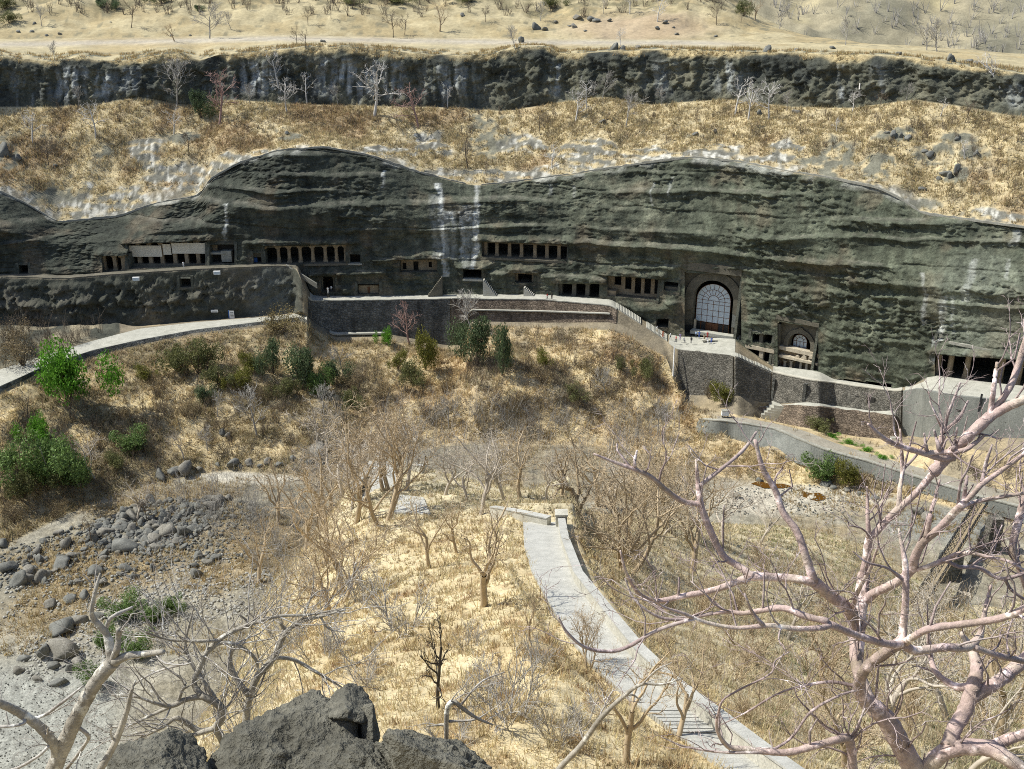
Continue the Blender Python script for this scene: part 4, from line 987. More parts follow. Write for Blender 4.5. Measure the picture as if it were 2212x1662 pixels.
c.wall_with('facade_wall', 0, c.W, -.05, c.H, .9, 1.3, [(xx(893), xx(904), 0, z(565)), (xx(870), xx(878), z(582), z(568)), (xx(926), xx(933), z(578), z(566))], M['carved_tan'])
c = Cave('red_panel', 'shallow niche with a pale wall and a reddish figure below the arcade', 1.2, .4)
c.slab('wall_panel', 775, 818, 617, 637, .8, 1.1, M['carved_tan']); c.slab('red_figure', 794, 799, 620, 635, .7, .8, M['timber'])
c = Cave('square_mouth', 'square black cave mouth at the foot of the white water stains', 8); c.slab('threshold', 1000, 1042, 604, 608, -1.5, .1, M['concrete'])
c = Cave('seven_bay', 'high pillared cave with seven square dark bays', 8, 1.0)
for px in (1050, 1074, 1101, 1127, 1156, 1182, 1208): c.pillar(px, 7, 0.6, M['carved_tan'], 'square')
c.slab('lintel', 1038, 1227, 523, 528.5, .3, 1.2, M['carved']); c.slab('end_wall', 1038, 1054, 524, 556, .45, .9, M['carved'])
c = Cave('small_door', 'small square dark doorway with a pale carved frame', 5, .6)
xx = lambda px: c.xz(px, 600, .5)[0]
c.wall_with('facade_wall', 0, c.W, -.05, c.H, .5, .9, [(xx(1119), xx(1149), 0, c.xz(1130, 592, .5)[1])], M['carved_tan'])
c = Cave('wide_hall', 'wide low cave hall with three dark bays beside the walkway', 9, .6)
for px in (1211, 1241, 1270): c.pillar(px, 9, .5, M['carved'], 'square')
c = Cave('tan_bays', 'tan cut facade with five tall window openings', 6, .9)
z = lambda py: c.xz(1365, py, .9)[1]
xx = lambda px: c.xz(px, 615, .9)[0]
c.wall_with('facade_wall', 0, c.W, -.05, c.H, .9, 1.5, [(xx(a), xx(b), z(yb), z(598)) for a, b, yb in ((1327, 1342, 619), (1350, 1364, 626), (1371, 1385, 634), (1392, 1406, 632), (1414, 1421, 630))], M['carved_tan'])
c.slab('rock_rib', 1304, 1330, 628, 652, -1.2, .8, M['carved_tan'])
c = Cave('tan_annex', 'plain dark recess at the end of the tan facade', 3); c.slab('floor_block', 1436, 1466, 620, 631, .2, 2, M['carved'])
c = Cave('stair_hole', 'small dark hole in the rock beside the lower steps', 4)
c = Cave('upper_slot', 'dark slot in the rock above the twin sunlit bays', 4)
c.slab('cell_divider', 1640, 1648, 720, 742, .3, 3.5, M['carved'])
c = Cave('twin_bay', 'two dark bays framed by sunlit posts beside the small arch', 4, .5)
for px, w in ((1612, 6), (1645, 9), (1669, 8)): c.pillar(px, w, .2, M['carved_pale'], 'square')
c.slab('sill', 1610, 1672, 781, 790, -.5, .6, M['carved_pale']); c.slab('lintel', 1609, 1672, 750, 758, -.5, 1.0, M['carved_pale'])
c = Cave('low_slot', 'long low dark slot under the overhanging rock', 5)
for px in (1850, 1872): c.pillar(px, 9, 1.2, M['carved'])
c = Cave('pillared_hall', 'wide low cave hall with stout tan pillars on the broad platform', 12, .6)
for px in (2026, 2053, 2090, 2165, 2205, 2262): c.pillar(px, 12, 1.0, M['carved_tan'], 'round')
c.slab('eave', 2044, 2330, 765, 771, -1.0, .6, M['drain']); _xa, _xb = c.xz(2088, 826, -1.4)[0], c.W
MB().hexa([(_xa, -1.6, -.3), (_xb, -1.6, -.3), (_xb, .3, -.3), (_xa, .3, -.3), (_xa, -1.6, .35), (_xb, -1.6, .35), (_xb, .3, .35), (_xa, .3, .35)]).build('plinth', M['carved_pale'], c.root)
c = Cave('wall_arch', 'small dark arched hole in the rock below the terrace', 3)

# ---- great arch and small arch
def chaitya(key, label, cx, spring, hw, bottom, rim_w, tip, recess, win_hw, win_top, rows, ncol, fans, cornice, tri):
    """rock-cut arched front: wall with arched opening, raised rim, window of framed panes"""
    c = Cave(key, label, 9.0, 0.9, name='arched_cave_front', cat='cave front')
    X = lambda px, y=0.9: c.xz(px, spring, y)[0]
    Z = lambda py, y=0.9: c.xz(cx, py, y)[1]
    x0, zs, r, zb = X(cx), Z(spring), X(cx + hw) - X(cx), Z(bottom)
    zt = c.H + .3
    # wall: quads between the arched outline and the rectangle round it
    th = np.concatenate([np.linspace(-60, 0, 14), np.linspace(0, 180, 41)[1:], np.linspace(180, 240, 14)[1:]]) * math.pi / 180
    def inner(t):
        if math.sin(t) >= 0: return r
        return min(r / max(abs(math.cos(t)), .02), (zs - zb) / max(-math.sin(t), 1e-6))
    def outer(t):
        ct, st_ = math.cos(t), math.sin(t); best = 1e9
        if ct > 1e-6: best = min(best, (c.W + .2 - x0) / ct)
        if ct < -1e-6: best = min(best, (-.2 - x0) / ct)
        if st_ > 1e-6: best = min(best, (zt - zs) / st_)
        if st_ < -1e-6: best = min(best, (zs - zb + .3) / -st_)
        return max(best, inner(t))
    cor = [math.atan2(zt - zs, c.W + .2 - x0), math.atan2(zt - zs, -.2 - x0), math.atan2(-(zs - zb) - .3, c.W + .2 - x0), math.atan2(-(zs - zb) - .3, -.2 - x0) + 2 * math.pi]
    th = np.array(sorted(list(th) + cor)); mb = MB(); V = []; n = len(th)
    for y in (.9, .9 + recess):
        for t in th: V.append((x0 + inner(t) * math.cos(t), y, zs + inner(t) * math.sin(t)))
        for t in th: V.append((x0 + outer(t) * math.cos(t), y, zs + outer(t) * math.sin(t)))
    F = []
    for k in range(n - 1):
        F += [(k, n + k, n + k + 1, k + 1), (k, k + 1, 2 * n + k + 1, 2 * n + k)]
    mb.add(V, F).build('facade_wall', M['carved'], c.root)
    # raised rim with pointed crown
    tt = np.linspace(-28, 208, 61) * math.pi / 180; mb = MB(); V = []; n = len(tt)
    ro = [r + rim_w + tip * math.exp(-((t - math.pi / 2) / .14) ** 2) + (.9 * rim_w * max(0, -math.sin(t)) * 2) for t in tt]
    ri = [min(inner(t) + .05, r * 1.12) for t in tt]
    for y in (.45, .92):
        for t, a in zip(tt, ri): V.append((x0 + a * math.cos(t), y, zs + a * math.sin(t)))
        for t, a in zip(tt, ro): V.append((x0 + a * math.cos(t), y, zs + a * math.sin(t)))
    F = []
    for k in range(n - 1):
        F += [(k, n + k, n + k + 1, k + 1), (n + k, 3 * n + k, 3 * n + k + 1, n + k + 1), (k, k + 1, 2 * n + k + 1, 2 * n + k)]
    F += [(0, 2 * n, 3 * n, n), (n - 1, 2 * n - 1, 4 * n - 1, 3 * n - 1)]
    mb.add(V, F).build('arch_rim', tri, c.root)
    if cornice:
        c.slab('cornice', cornice[0], cornice[1], cornice[2], cornice[3], -1.0, 1.0, M['carved'])
    # window
    yw = .9 + recess - .25; wx0, wr_m = X(cx, yw), X(cx + win_hw, yw) - X(cx, yw)
    wzs = Z(win_top, yw) - wr_m
    win = empty('arched_window', (wx0, yw, wzs)); win.parent = c.root
    bar = max(.09, wr_m * .022)
    rzs = [0.0] + [Z(py, yw) - wzs for py in rows]
    xs = np.linspace(-wr_m, wr_m, ncol + 1)
    for a, b in zip(rzs[:-1], rzs[1:]):
        for k in range(ncol):
            MB().box((xs[k] + xs[k + 1]) / 2, 0, b + bar / 2, xs[1] - xs[0] - bar, .05, a - b - bar).build('pane', M['glass'], win)
    rings = [(0.0, fans[0][0] * wr_m, 1)] + [(fans[k][0] * wr_m, (fans[k + 1][0] if k + 1 < len(fans) else 1.0) * wr_m, fans[k][1]) for k in range(len(fans))]
    for ra, rb, nf in rings:
        for q in range(nf):
            t0, t1 = math.pi * q / nf, math.pi * (q + 1) / nf; g = bar / 2
            ts = np.linspace(t0, t1, 9 if nf == 1 else 5)
            if ra < .01: poly = [(rb - g) * np.array([math.cos(t), math.sin(t)]) + np.array([0, g]) for t in ts]
            else:
                da, db = g / (ra + g), g / (rb - g)
                poly = [(rb - g) * np.array([math.cos(t), math.sin(t)]) for t in np.linspace(t0 + db, t1 - db, 5)] + [(ra + g) * np.array([math.cos(t), math.sin(t)]) for t in np.linspace(t1 - da, t0 + da, 5)]
            MB().prism(poly, -.025, .025).build('pane', M['glass'], win)
    # frame bars
    mb = MB()
    zlow = rzs[-1]
    for x in xs: mb.box(x, 0, zlow, bar, .16, -zlow)
    for zz in rzs: mb.box(0, 0.01, zz - bar / 2, 2 * wr_m + bar, .13, bar)
    fr_v = []
    for ra, rb, nf in rings:
        ts = np.linspace(0, math.pi, 33); V = []; F = []
        for y in (-.08, .08):
            for rr in (rb - bar / 2, rb + bar / 2): V += [(rr * math.cos(t), y, rr * math.sin(t)) for t in ts]
        for k in range(32): F += [(k, 33 + k, 34 + k, k + 1), (33 + k, 99 + k, 100 + k, 34 + k), (k + 1, 67 + k, 66 + k, k)]
        mb.add(V, F)
        if ra > .01:
            for q in range(1, nf):
                t = math.pi * q / nf; d = np.array([math.cos(t), math.sin(t)]); p = np.array([-d[1], d[0]]) * bar / 2
                mb.prism([tuple(d * ra - p), tuple(d * rb - p), tuple(d * rb + p), tuple(d * ra + p)], -.065, .065)
    mb.build('frame', M['timber'], win)
    return c, win, wr_m, rzs, X, Z, yw
c, win, wm, rz, X, Z, yw = chaitya('great_arch', 'great rock-cut arch with a tall blue-grey window of many panes', 1542, 648, 43, 731, 2.1, 1.0, 1.3, 37, 614,
        [658, 671.5, 684, 698], 6, [(0.32, 9), (0.66, 10)], (1475, 1603, 572, 590), M['carved'])
zb_ = rz[-1]
zg = 0.02 - (win.location.z)
for x0_, x1_ in ((-wm, -.68 * wm), (-.66 * wm, -.36 * wm), (.36 * wm, .66 * wm), (.68 * wm, wm)):
    MB().box((x0_ + x1_) / 2, .05, zg, x1_ - x0_ - .15, .06, zb_ - zg - .15).build('lower_panel', M['interior'], win)
    for x_ in (x0_, x1_): MB().box(x_, 0, zg, .14, .16, zb_ - zg).build('post', M['timber'], win)
for x_ in (-.17 * wm, .17 * wm): MB().box(x_, .02, zg, .32 * wm, .1, zb_ - zg - .2).build('door_leaf', M['timber'], win)
c.slab('low_step', 1490, 1596, 722, 729, -1.6, 0.2, M['concrete'])
c.slab('dark_recess_slab', 1479, 1496, 702, 722, .72, .88, M['interior']); c.slab('dark_recess_slab', 1584, 1601, 708, 728, .72, .88, M['interior'])  # dark slabs set on the wall, standing in for shaded recesses
c.slab('side_post', 1498, 1502, 690, 730, .3, .9, M['carved_pale']); c.slab('sunlit_wall_slab', 1581, 1603, 676, 709, .5, .88, M['plaster_grey'])  # grey slab stands in for a sunlit portion of the wall
c, win, wm, rz, X, Z, yw = chaitya('small_arch', 'smaller rock-cut front with an arched blue window above sunlit carved bays', 1728, 744, 24, 757, 1.0, .5, 1.6, 15, 723,
        [749, 755.5], 4, [(0.56, 5)], (1676, 1770, 690, 699), M['carved'])
c.slab('window_ledge', 1680, 1768, 756, 764, -.2, 1.6, M['carved_pale'])
c.slab('porch_wall', 1682, 1766, 763, 803, .7, 1.1, M['carved_tan'])
c.slab('porch_eave', 1681, 1767, 776, 781, -.9, .6, M['carved_pale'])
for px in (1704, 1721, 1736, 1752):
    x_, z_ = c.xz(px, 776, -.4); m_ = MB()
    ts = np.linspace(0, math.pi, 9); rr = .62
    m_.prism([(x_ + rr * math.cos(t), z_ + rr * 1.25 * math.sin(t)) for t in ts], -.4, .4).build('arch_ornament', M['carved_pale'], c.root)
for px in (1683, 1700, 1714, 1735, 1748, 1764): c.pillar(px, 5, .1, M['carved_pale'], 'square', ztop=c.xz(px, 780, .1)[1])
c.slab('dark_door_slab', 1717, 1733, 782, 803, .45, .65, M['interior']); c.slab('side_niche', 1687, 1697, 783, 801, .5, .65, M['timber']); c.slab('side_niche', 1751, 1761, 784, 802, .5, .65, M['timber'])  # dark slab between the pillars stands in for the doorway's shade
c.slab('side_pier', 1676, 1681, 700, 800, -.6, .7, M['carved']); c.slab('side_pier', 1767, 1772, 745, 805, -.6, .7, M['carved'])
# ------------------------------------------------------------------ rocks
def icosphere(sub):
    import bmesh
    bm = bmesh.new(); bmesh.ops.create_icosphere(bm, subdivisions=sub, radius=1.0)
    V = np.array([v.co[:] for v in bm.verts]); F = np.array([[v.index for v in f.verts] for f in bm.faces]); bm.free()
    return V, F
ICO = {k: icosphere(k) for k in (1, 2, 3, 5, 6)}
def rock_mesh(name, seed, sub, mat, planes=14, rough=0.06, sharp=14.0, squash=(1, 1, .75), fine=0.0, smooth=False, dr=(.68, 1.0), crack=0.0):
    """angular stone: the inside of a set of random planes, rounded a little and roughened"""
    r = np.random.default_rng(seed); V, F = ICO[sub]
    n = r.normal(size=(planes, 3)); n /= np.linalg.norm(n, axis=1)[:, None]; d = r.uniform(*dr, planes)
    g = np.clip(V @ n.T, 0, None) / d; rad = 1.0 / np.maximum((g ** sharp).sum(1) ** (1 / sharp), .6)
    rad = rad * (1 + rough * fbm(V * 2.2 + seed, 3) + fine * fbm(V * 11 + seed, 3) + fine * .6 * fbm(V * 30 + seed, 2))
    if crack:
        c1, c2, _ = worley(V * 2.3 + .25 * np.stack([fbm(V * 3 + k * 5, 2) for k in range(3)], -1), seed); rad = rad * (1 - crack * (1 - sstep(.0, .09, c2 - c1)))
        c1, c2, cc_ = worley(V * np.array([3.5, 3.5, 6]) + .3 * np.stack([fbm(V * 4 + k * 5, 2) for k in range(3)], -1), seed + 1); rad = rad * (1 + crack * .7 * (cc_ - .5))
    P = V * rad[:, None] * np.array(squash)
    return make_mesh(name, P, F, [mat], smooth)
BOULD = [rock_mesh('boulder', 20 + k, 3, M['boulder'] if k % 3 else M['boulder_warm'], 7 + k % 3, .05, 60, (1, .8, .62 + .12 * (k % 4)), .04, False, (.52, .95)) for k in range(8)]
def in_poly(poly, n, r):
    poly = np.array(poly, float); lo, hi = poly.min(0), poly.max(0); out_ = []
    while len(out_) < n:
        p = lo + (hi - lo) * r.random(2); c = False; j = len(poly) - 1
        for i in range(len(poly)):
            if (poly[i, 1] > p[1]) != (poly[j, 1] > p[1]) and p[0] < (poly[j, 0] - poly[i, 0]) * (p[1] - poly[i, 1]) / (poly[j, 1] - poly[i, 1]) + poly[i, 0]: c = not c
            j = i
        if c: out_.append(p)
    return out_
rb = np.random.default_rng(42)
def boulder(px, py, rpx, label, group, k=None, name='boulder'):
    P = ground(px, py)
    if P is None: return
    rad = rpx / px_per_m(P); k = rb.integers(8) if k is None else k
    s = rad * rb.uniform(.85, 1.15, 3)
    return tag(add_obj(name, BOULD[k], None, P + [0, 0, s[2] * .18], (rb.uniform(-.3, .3), rb.uniform(-.3, .3), rb.uniform(0, 6.3)), s), label, 'boulder', group)
field = [(0, 1195), (60, 1190), (130, 1150), (210, 1118), (330, 1080), (430, 1070), (520, 1080), (590, 1105), (560, 1140), (500, 1185), (470, 1215), (390, 1230), (330, 1245), (200, 1265), (100, 1262), (0, 1275)]
L1 = 'dark grey boulder lying in the heap across the dry river bed'; G1 = 'boulders heaped across the river bed'
core = [(200, 1130), (330, 1085), (470, 1075), (480, 1110), (420, 1160), (330, 1200), (210, 1190)]
for p in in_poly(field, 105, rb): boulder(p[0], p[1], rb.lognormal(2.0, .35), L1, G1)
for p in in_poly(core, 110, rb): boulder(p[0], p[1], rb.lognormal(2.05, .35), L1, G1)
for x, y, r_ in [(200, 1170, 15), (330, 1160, 18), (130, 1225, 20), (20, 1225, 20), (60, 1240, 14), (330, 1170, 15), (395, 1185, 12), (430, 1205, 14), (205, 1240, 17), (160, 1205, 13), (380, 1120, 12), (290, 1120, 13), (420, 1245, 12), (90, 1255, 13), (290, 1250, 12), (5, 1175, 13)]:
    boulder(x, y, r_, 'large dark boulder standing out of the boulder heap in the river bed', 'large boulders of the river bed')
boulder(265, 1186, 25, 'biggest rounded pale grey boulder in the middle of the boulder heap', None, 2)
for x, y, r_, k in [(183, 1290, 16, 1), (123, 1362, 26, 4), (128, 1420, 25, 3), (122, 1478, 17, 5), (43, 1450, 11, 0), (170, 1345, 15, 6), (95, 1418, 17, 7), (55, 1425, 11, 2), (115, 1440, 14, 2), (150, 1448, 12, 1), (175, 1440, 13, 3), (150, 1300, 13, 4), (215, 1330, 11, 5), (80, 1470, 9, 6), (110, 1310, 12, 0)]:
    boulder(x, y, r_, 'grey boulder among pale cobbles and tufts on the gravel bar', 'boulders on the gravel bar', k)
for x, y, r_, k in [(345, 1030, 16, 1), (375, 1022, 14, 2), (400, 1020, 16, 3), (500, 1003, 13, 4), (540, 1003, 10, 0), (600, 1005, 8, 2), (632, 992, 10, 1), (690, 985, 20, 6), (700, 1000, 8, 5), (665, 1000, 8, 4), (470, 1005, 7, 1), (580, 1000, 7, 3), (520, 1008, 7, 5), (430, 1015, 7, 6), (480, 935, 9, 2), (490, 945, 7, 3), (650, 1005, 6, 1), (560, 1008, 6, 2)]:
    boulder(x, y, r_, 'dark boulder along the far edge of the pale river rock', 'boulders along the river edge', k)
for x, y, r_, k in [(1780, 1048, 11, 4), (1800, 1056, 9, 2), (1830, 1062, 8, 0), (1860, 1068, 8, 5), (1640, 1040, 8, 1), (1590, 1075, 7, 3), (1620, 1085, 7, 2), (1680, 1082, 8, 5), (1980, 1110, 16, 0), (2000, 1120, 12, 6), (1890, 1078, 9, 1)]:
    boulder(x, y, r_, 'dark boulder beside the brown pools in the river bed', 'boulders beside the pools', k)
for x, y, r_ in [(130, 75, 4), (40, 70, 6), (75, 52, 4), (100, 78, 4), (700, 90, 6), (695, 90, 5), (372, 78, 4), (412, 78, 3), (1160, 62, 12), (1175, 66, 7), (1250, 40, 9), (1290, 46, 9), (1280, 44, 9), (1315, 46, 5), (1240, 60, 6), (1200, 50, 4), (1230, 58, 5), (1265, 68, 4), (1420, 62, 5), (1435, 50, 6), (1455, 60, 4), (1460, 75, 5), (1000, 35, 5), (70, 70, 5), (240, 52, 3), (1545, 80, 4), (1125, 92, 8), (1345, 108, 9), (1380, 104, 8), (1800, 104, 7), (2050, 132, 8), (2090, 134, 9), (2110, 138, 8), (1940, 118, 6), (1660, 112, 8), (1720, 108, 6), (1330, 106, 8)]:
    boulder(x, y, r_, 'small dark rock lying on the pale plateau', 'rocks on the plateau', None, 'plateau_rock')
for x, y, r_ in [(1930, 292, 9), (1960, 300, 8), (2040, 378, 13), (2066, 370, 9), (2010, 335, 9), (2070, 300, 7), (1500, 292, 8), (1545, 285, 6), (1720, 245, 7), (1640, 248, 7), (1990, 410, 8), (12, 335, 16), (40, 345, 11), (120, 360, 7), (2110, 335, 7), (1300, 265, 7), (620, 290, 6), (2050, 384, 8), (2028, 388, 7), (1945, 296, 6), (1915, 288, 6), (2000, 328, 6)]:
    boulder(x, y, r_, 'dark outcrop rock in the golden grass below the upper cliff', 'outcrop rocks in the golden grass', None, 'outcrop_rock')

# pale cobbles and gravel, too many to count
def stone_stuff(name, polys, counts, sizes, mat, label):
    V0, F0 = ICO[1]; VV = []; FF = []; b = 0; r = np.random.default_rng(8)
    for poly, n, (s0, s1) in zip(polys, counts, sizes):
        for p in in_poly(poly, n, r):
            P = ground(p[0], p[1])
            if P is None: continue
            s = r.uniform(s0, s1) / px_per_m(P); a = r.uniform(0, 6.3); ca, sa = math.cos(a), math.sin(a)
            V = V0 * r.uniform(.7, 1.15, (len(V0), 1)) * np.array([1, r.uniform(.6, 1), r.uniform(.45, .8)]) * s
            V = np.stack([V[:, 0] * ca - V[:, 1] * sa, V[:, 0] * sa + V[:, 1] * ca, V[:, 2]], 1) + P + [0, 0, s * .2]
            VV.append(V); FF.append(F0 + b); b += len(V0)
    o = add_obj(name, make_mesh(name, np.concatenate(VV), np.concatenate(FF), [mat])); o["kind"] = "stuff"; o["label"] = label; return o
bar = [(190, 1300), (330, 1265), (470, 1255), (600, 1230), (590, 1290), (560, 1330), (420, 1345), (230, 1440), (60, 1470), (40, 1400), (150, 1330)]
stone_stuff('cobbles', [bar, [(0, 1240), (330, 1240), (500, 1190), (580, 1200), (600, 1260), (330, 1300), (0, 1340)]], [1300, 500], [(1.8, 5.0), (1.8, 5.0)], M['cobble'], 'pale cobbles of the gravel bar')
stone_stuff('gravel', [[(0, 1440), (200, 1450), (260, 1662), (-80, 1700)], [(330, 1090), (560, 1090), (620, 1200), (400, 1230), (200, 1260), (0, 1280), (0, 1190)], [(1480, 1060), (1750, 1045), (1900, 1080), (1850, 1120), (1500, 1110)], core, field], [900, 1500, 500, 650, 420], [(1.0, 2.6), (1.6, 5.0), (1.0, 3.2), (3.5, 8.5), (3.5, 8)], M['boulder'], 'loose grey stones scattered on the river bed')

# brown pools
def pool(pts, label):
    P = np.array([ground(x, y) for x, y in pts]); z = np.median(P[:, 2]) + .12; c = P.mean(0); c[2] = z
    Q = P.copy(); Q[:, 2] = z; V = [c] + list(Q); n = len(pts)
    o = add_obj('pool', make_mesh('pool', V, [(0, 1 + k, 1 + (k + 1) % n) for k in range(n)], [M['water']])); structure(o, label)
pool([(1622, 1046), (1640, 1040), (1660, 1046), (1690, 1046), (1712, 1052), (1690, 1056), (1650, 1056)], 'brown pool in the pale river rock')
pool([(1732, 1062), (1750, 1066), (1770, 1066), (1788, 1078), (1765, 1084), (1748, 1078), (1734, 1074)], 'brown pool beside the dark boulders')

# ------------------------------------------------------------------ crags at the viewpoint
def crag(name, px, py, D, rx, ry, rz, seed, label, sub=6, rot=0.0, tilt=(0, 0), mat=None, planes=16):
    me = rock_mesh(name, seed, sub, mat or M['crag'], planes, .14, 26, (1, 1, 1), .045, True, (.6, 1.0), .06)
    P = at_depth(px, py, D)
    return tag(add_obj(name, me, None, P, (tilt[0], tilt[1], rot), (rx, ry, rz)), label, 'rock')
crag('crag', 352, 1722, 8.6, .68, .8, .62, 3, 'low rounded dark crag at the foot of the leaning tree', 6, .4)
crag('crag', 640, 1700, 9.4, 1.08, 1.3, .96, 44, 'massive dark pitted crag with a broad top below the viewpoint', 6, 2.2)
crag('crag', 775, 1712, 9.0, .60, .9, .74, 52, 'dark pitted shoulder of rock running down from the massive crag', 6, 1.0)
crag('crag', 742, 1532, 9.9, .22, .3, .20, 31, 'dark angular block leaning on the massive crag', 5, .3, mat=M['crag'], planes=9)
crag('crag', 803, 1582, 9.6, .12, .2, .20, 32, 'small dark upright stone between the two crags', 5, .2, mat=M['crag'], planes=9)
crag('crag', 935, 1705, 9.0, .52, .9, .62, 27, 'sloping dark crag beside the dry grass of the spur', 6, 1.3)

# ------------------------------------------------------------------ stepped path on the spur
def trace(line, n):
    line = np.array(line, float); s = np.concatenate([[0], np.cumsum(np.hypot(*np.diff(line, axis=0).T))]); t = np.linspace(0, s[-1], n)
    return np.stack([np.interp(t, s, line[:, 0]), np.interp(t, s, line[:, 1])], 1)
n_ = 46
ys_ = np.linspace(1130, 1716, n_)
zz = np.interp(ys_, _py, PATHZ) + .1
def on_level(line): px = path_x(ys_, line); return at_depth(px, ys_, depth_for_z(px, ys_, zz))
PL = on_level(PATH_L); PR = on_level(PATH_R)
path_root = empty('stepped_path', PL[0]); structure(path_root, 'pale concrete path winding down the spur'); o0 = PL[0].copy()
def path_slab(a, b, lift, name='slab', mat=None):
    c = []
    t = lambda Q, s: np.array([np.interp(s, np.arange(n_), Q[:, k]) for k in range(3)])
    for dz in (-.35, lift):
        for Q, s in ((PL, a), (PR, a), (PR, b), (PL, b)): c.append(t(Q, s) + [0, 0, dz] - o0)
    return MB().hexa([c[k] for k in (0, 3, 2, 1, 4, 7, 6, 5)]).build(name, mat or M['path_concrete'], path_root)
segs = [(0, 6), (6, 10), (10, 15), (15, 19.5), (19.5, 24), (24, 28), (28, 31)]
for a, b in segs:
    for s in np.arange(a, b, .5): path_slab(s, min(s + .5, b) - (.012 if s + .5 >= b else 0), .09)
for k in range(14):
    a = 31 + k * .3
    path_slab(a, a + .3 - .05, .14 + .02 * (k % 2), 'step')
for s in np.arange(35.2, 45, .7): path_slab(s, min(s + .69, 45), .09)
def low_wall(name, pts, h, thick, mat, label, cap=True, smooth_z=1.5, side=1.0, cat='parapet wall'):
    P = np.array(pts, float)
    d = np.gradient(P[:, :2], axis=0); d /= np.linalg.norm(d, axis=1)[:, None] + 1e-9
    nrm = np.stack([d[:, 1], -d[:, 0], 0 * d[:, 0]], 1) * side; n = len(P); up = np.array([0, 0, 1.0])
    V = np.concatenate([P - up * .6, P + nrm * thick - up * .6, P + nrm * thick + up * h, P + up * h]); F = []
    for k in range(n - 1):
        for a, b in ((0, 1), (1, 2), (2, 3), (3, 0)): F.append((a * n + k, a * n + k + 1, b * n + k + 1, b * n + k))
    F += [(0, n, 2 * n, 3 * n), (n - 1, 4 * n - 1, 3 * n - 1, 2 * n - 1)]
    o = tag(add_obj(name, make_mesh(name, V, F, [mat])), label, cat)
    if cap:
        a, b = P - nrm * .05 + up * (h + .003), P + nrm * (thick + .05) + up * (h + .003)
        V = np.concatenate([a, b, b + up * .1, a + up * .1]); add_obj('coping', make_mesh('coping', V, F, [M['path_concrete']]), o)
    return o
low_wall('parapet_wall', PR + [0, 0, .05], .75, .5, M['parapet'], 'long pale parapet following the outer edge of the spur path', side=-1.0)
def ground_line(pts, n): return np.array([ground(x, y) for x, y in trace(pts, n)])
def smooth_line(P, s=2):
    for k in range(3): P[:, k] = gauss1(P[:, k], s)
    return P
low_wall('parapet_wall', smooth_line(ground_line([(1060, 1112), (1120, 1122), (1200, 1140)], 12)), .9, .5, M['parapet'], 'pale parapet across the head of the spur path', side=1.0)
e_ = ground(1212, 1140); mb = MB(); mb.box(0, 0, -.3, .9, .9, 1.6); mb.box(0, 0, 1.303, 1.05, 1.05, .14)
o = mb.build('end_post', M['parapet']); o.location = e_; tag(o, 'square pale post where the two parapets meet', 'post')
low_wall('parapet_wall', smooth_line(ground_line([(768, 1092), (790, 1050), (816, 1012)], 8)), 1.5, .6, M['parapet'], 'pale parapet beside the small landing among bare trees', side=-1.0)
low_wall('parapet_wall', smooth_line(ground_line([(892, 1014), (926, 1024)], 5)), .9, .5, M['parapet'], 'short broken piece of pale wall beyond the landing', side=1.0)
Q = [ground(x, y) for x, y in ((776, 1096), (850, 1094), (862, 1040), (822, 1016))]; zc = np.mean([q[2] for q in Q])
c8 = [np.array([q[0], q[1], zc + dz]) for dz in (-1.0, .25) for q in Q]
structure(MB().hexa(c8).build('path_landing', M['path_concrete']), 'pale concrete landing on the far side of the spur')
Q = [ground(x, y) for x, y in ((850, 1110), (930, 1115), (915, 1078), (850, 1070))]; c8 = [np.array([q[0], q[1], q[2] + dz]) for dz in (-1.0, .2) for q in Q]
structure(MB().hexa(c8).build('lower_path_slab', M['path_concrete']), 'pale lower stretch of the path below the landing')

# ------------------------------------------------------------------ footbridge over the river
zB = -15.2
A = at_depth(2122, 1088, depth_for_z(2122, 1088, zB)); B = at_depth(1980, 1315, depth_for_z(1980, 1315, zB))
Lb = float(np.linalg.norm(B - A)); eb = (B - A) / Lb; br = empty('footbridge', A, math.atan2(eb[1], eb[0])); tag(br, 'narrow footbridge with dark lattice railings over the river bed', 'bridge')
nP = int(Lb / .8)
for k in range(nP):
    MB().box((k + .5) * Lb / nP, 0, -.12, Lb / nP - .04, 1.6, .12).build('plank', M['bridge_deck'], br)
for y in (-.85, .85):
    MB().box(Lb / 2, y, -.36, Lb, .14, .36).build('girder', M['bridge_deck'], br); MB().box(Lb / 2, y, 1.15, Lb, .07, .08).build('handrail', M['iron'], br); MB().box(Lb / 2, y, .15, Lb, .05, .06).build('bottom_rail', M['iron'], br)
    nq = int(Lb / 1.5)
    for k in range(nq + 1): MB().box(k * Lb / nq, y, -.3, .09, .09, 1.5).build('rail_post', M['iron'], br)
    for k in range(nq):
        xa, xb = k * Lb / nq, (k + 1) * Lb / nq
        for za, zb2 in ((.2, 1.1), (1.1, .2)):
            V, F = tubes([(np.array([[xa, y, za], [xb, y, zb2]]), np.array([.05, .05]))], 4); add_obj('brace', make_mesh('brace', V, F, [M['iron']]), br)
pz = at_depth(2140, 1180, 150.0); mb = MB(); mb.box(0, 0, -9, 2.8, 2.6, 15.0, .7); o = mb.build('bridge_pier', M['masonry']); o.location = (pz[0], pz[1], pz[2] - .5); tag(o, 'dark stone pier standing beside the footbridge', 'pier')
pz = at_depth(2050, 1290, 140.0); mb = MB(); mb.box(0, 0, -6, 3.5, 2.6, 6.2, .85); o = mb.build('bridge_pier', M['masonry_dark']); pm = (A + B) / 2; o.location = (pm[0], pm[1], zB - .65); tag(o, 'low dark stone pier under the middle of the footbridge', 'pier')

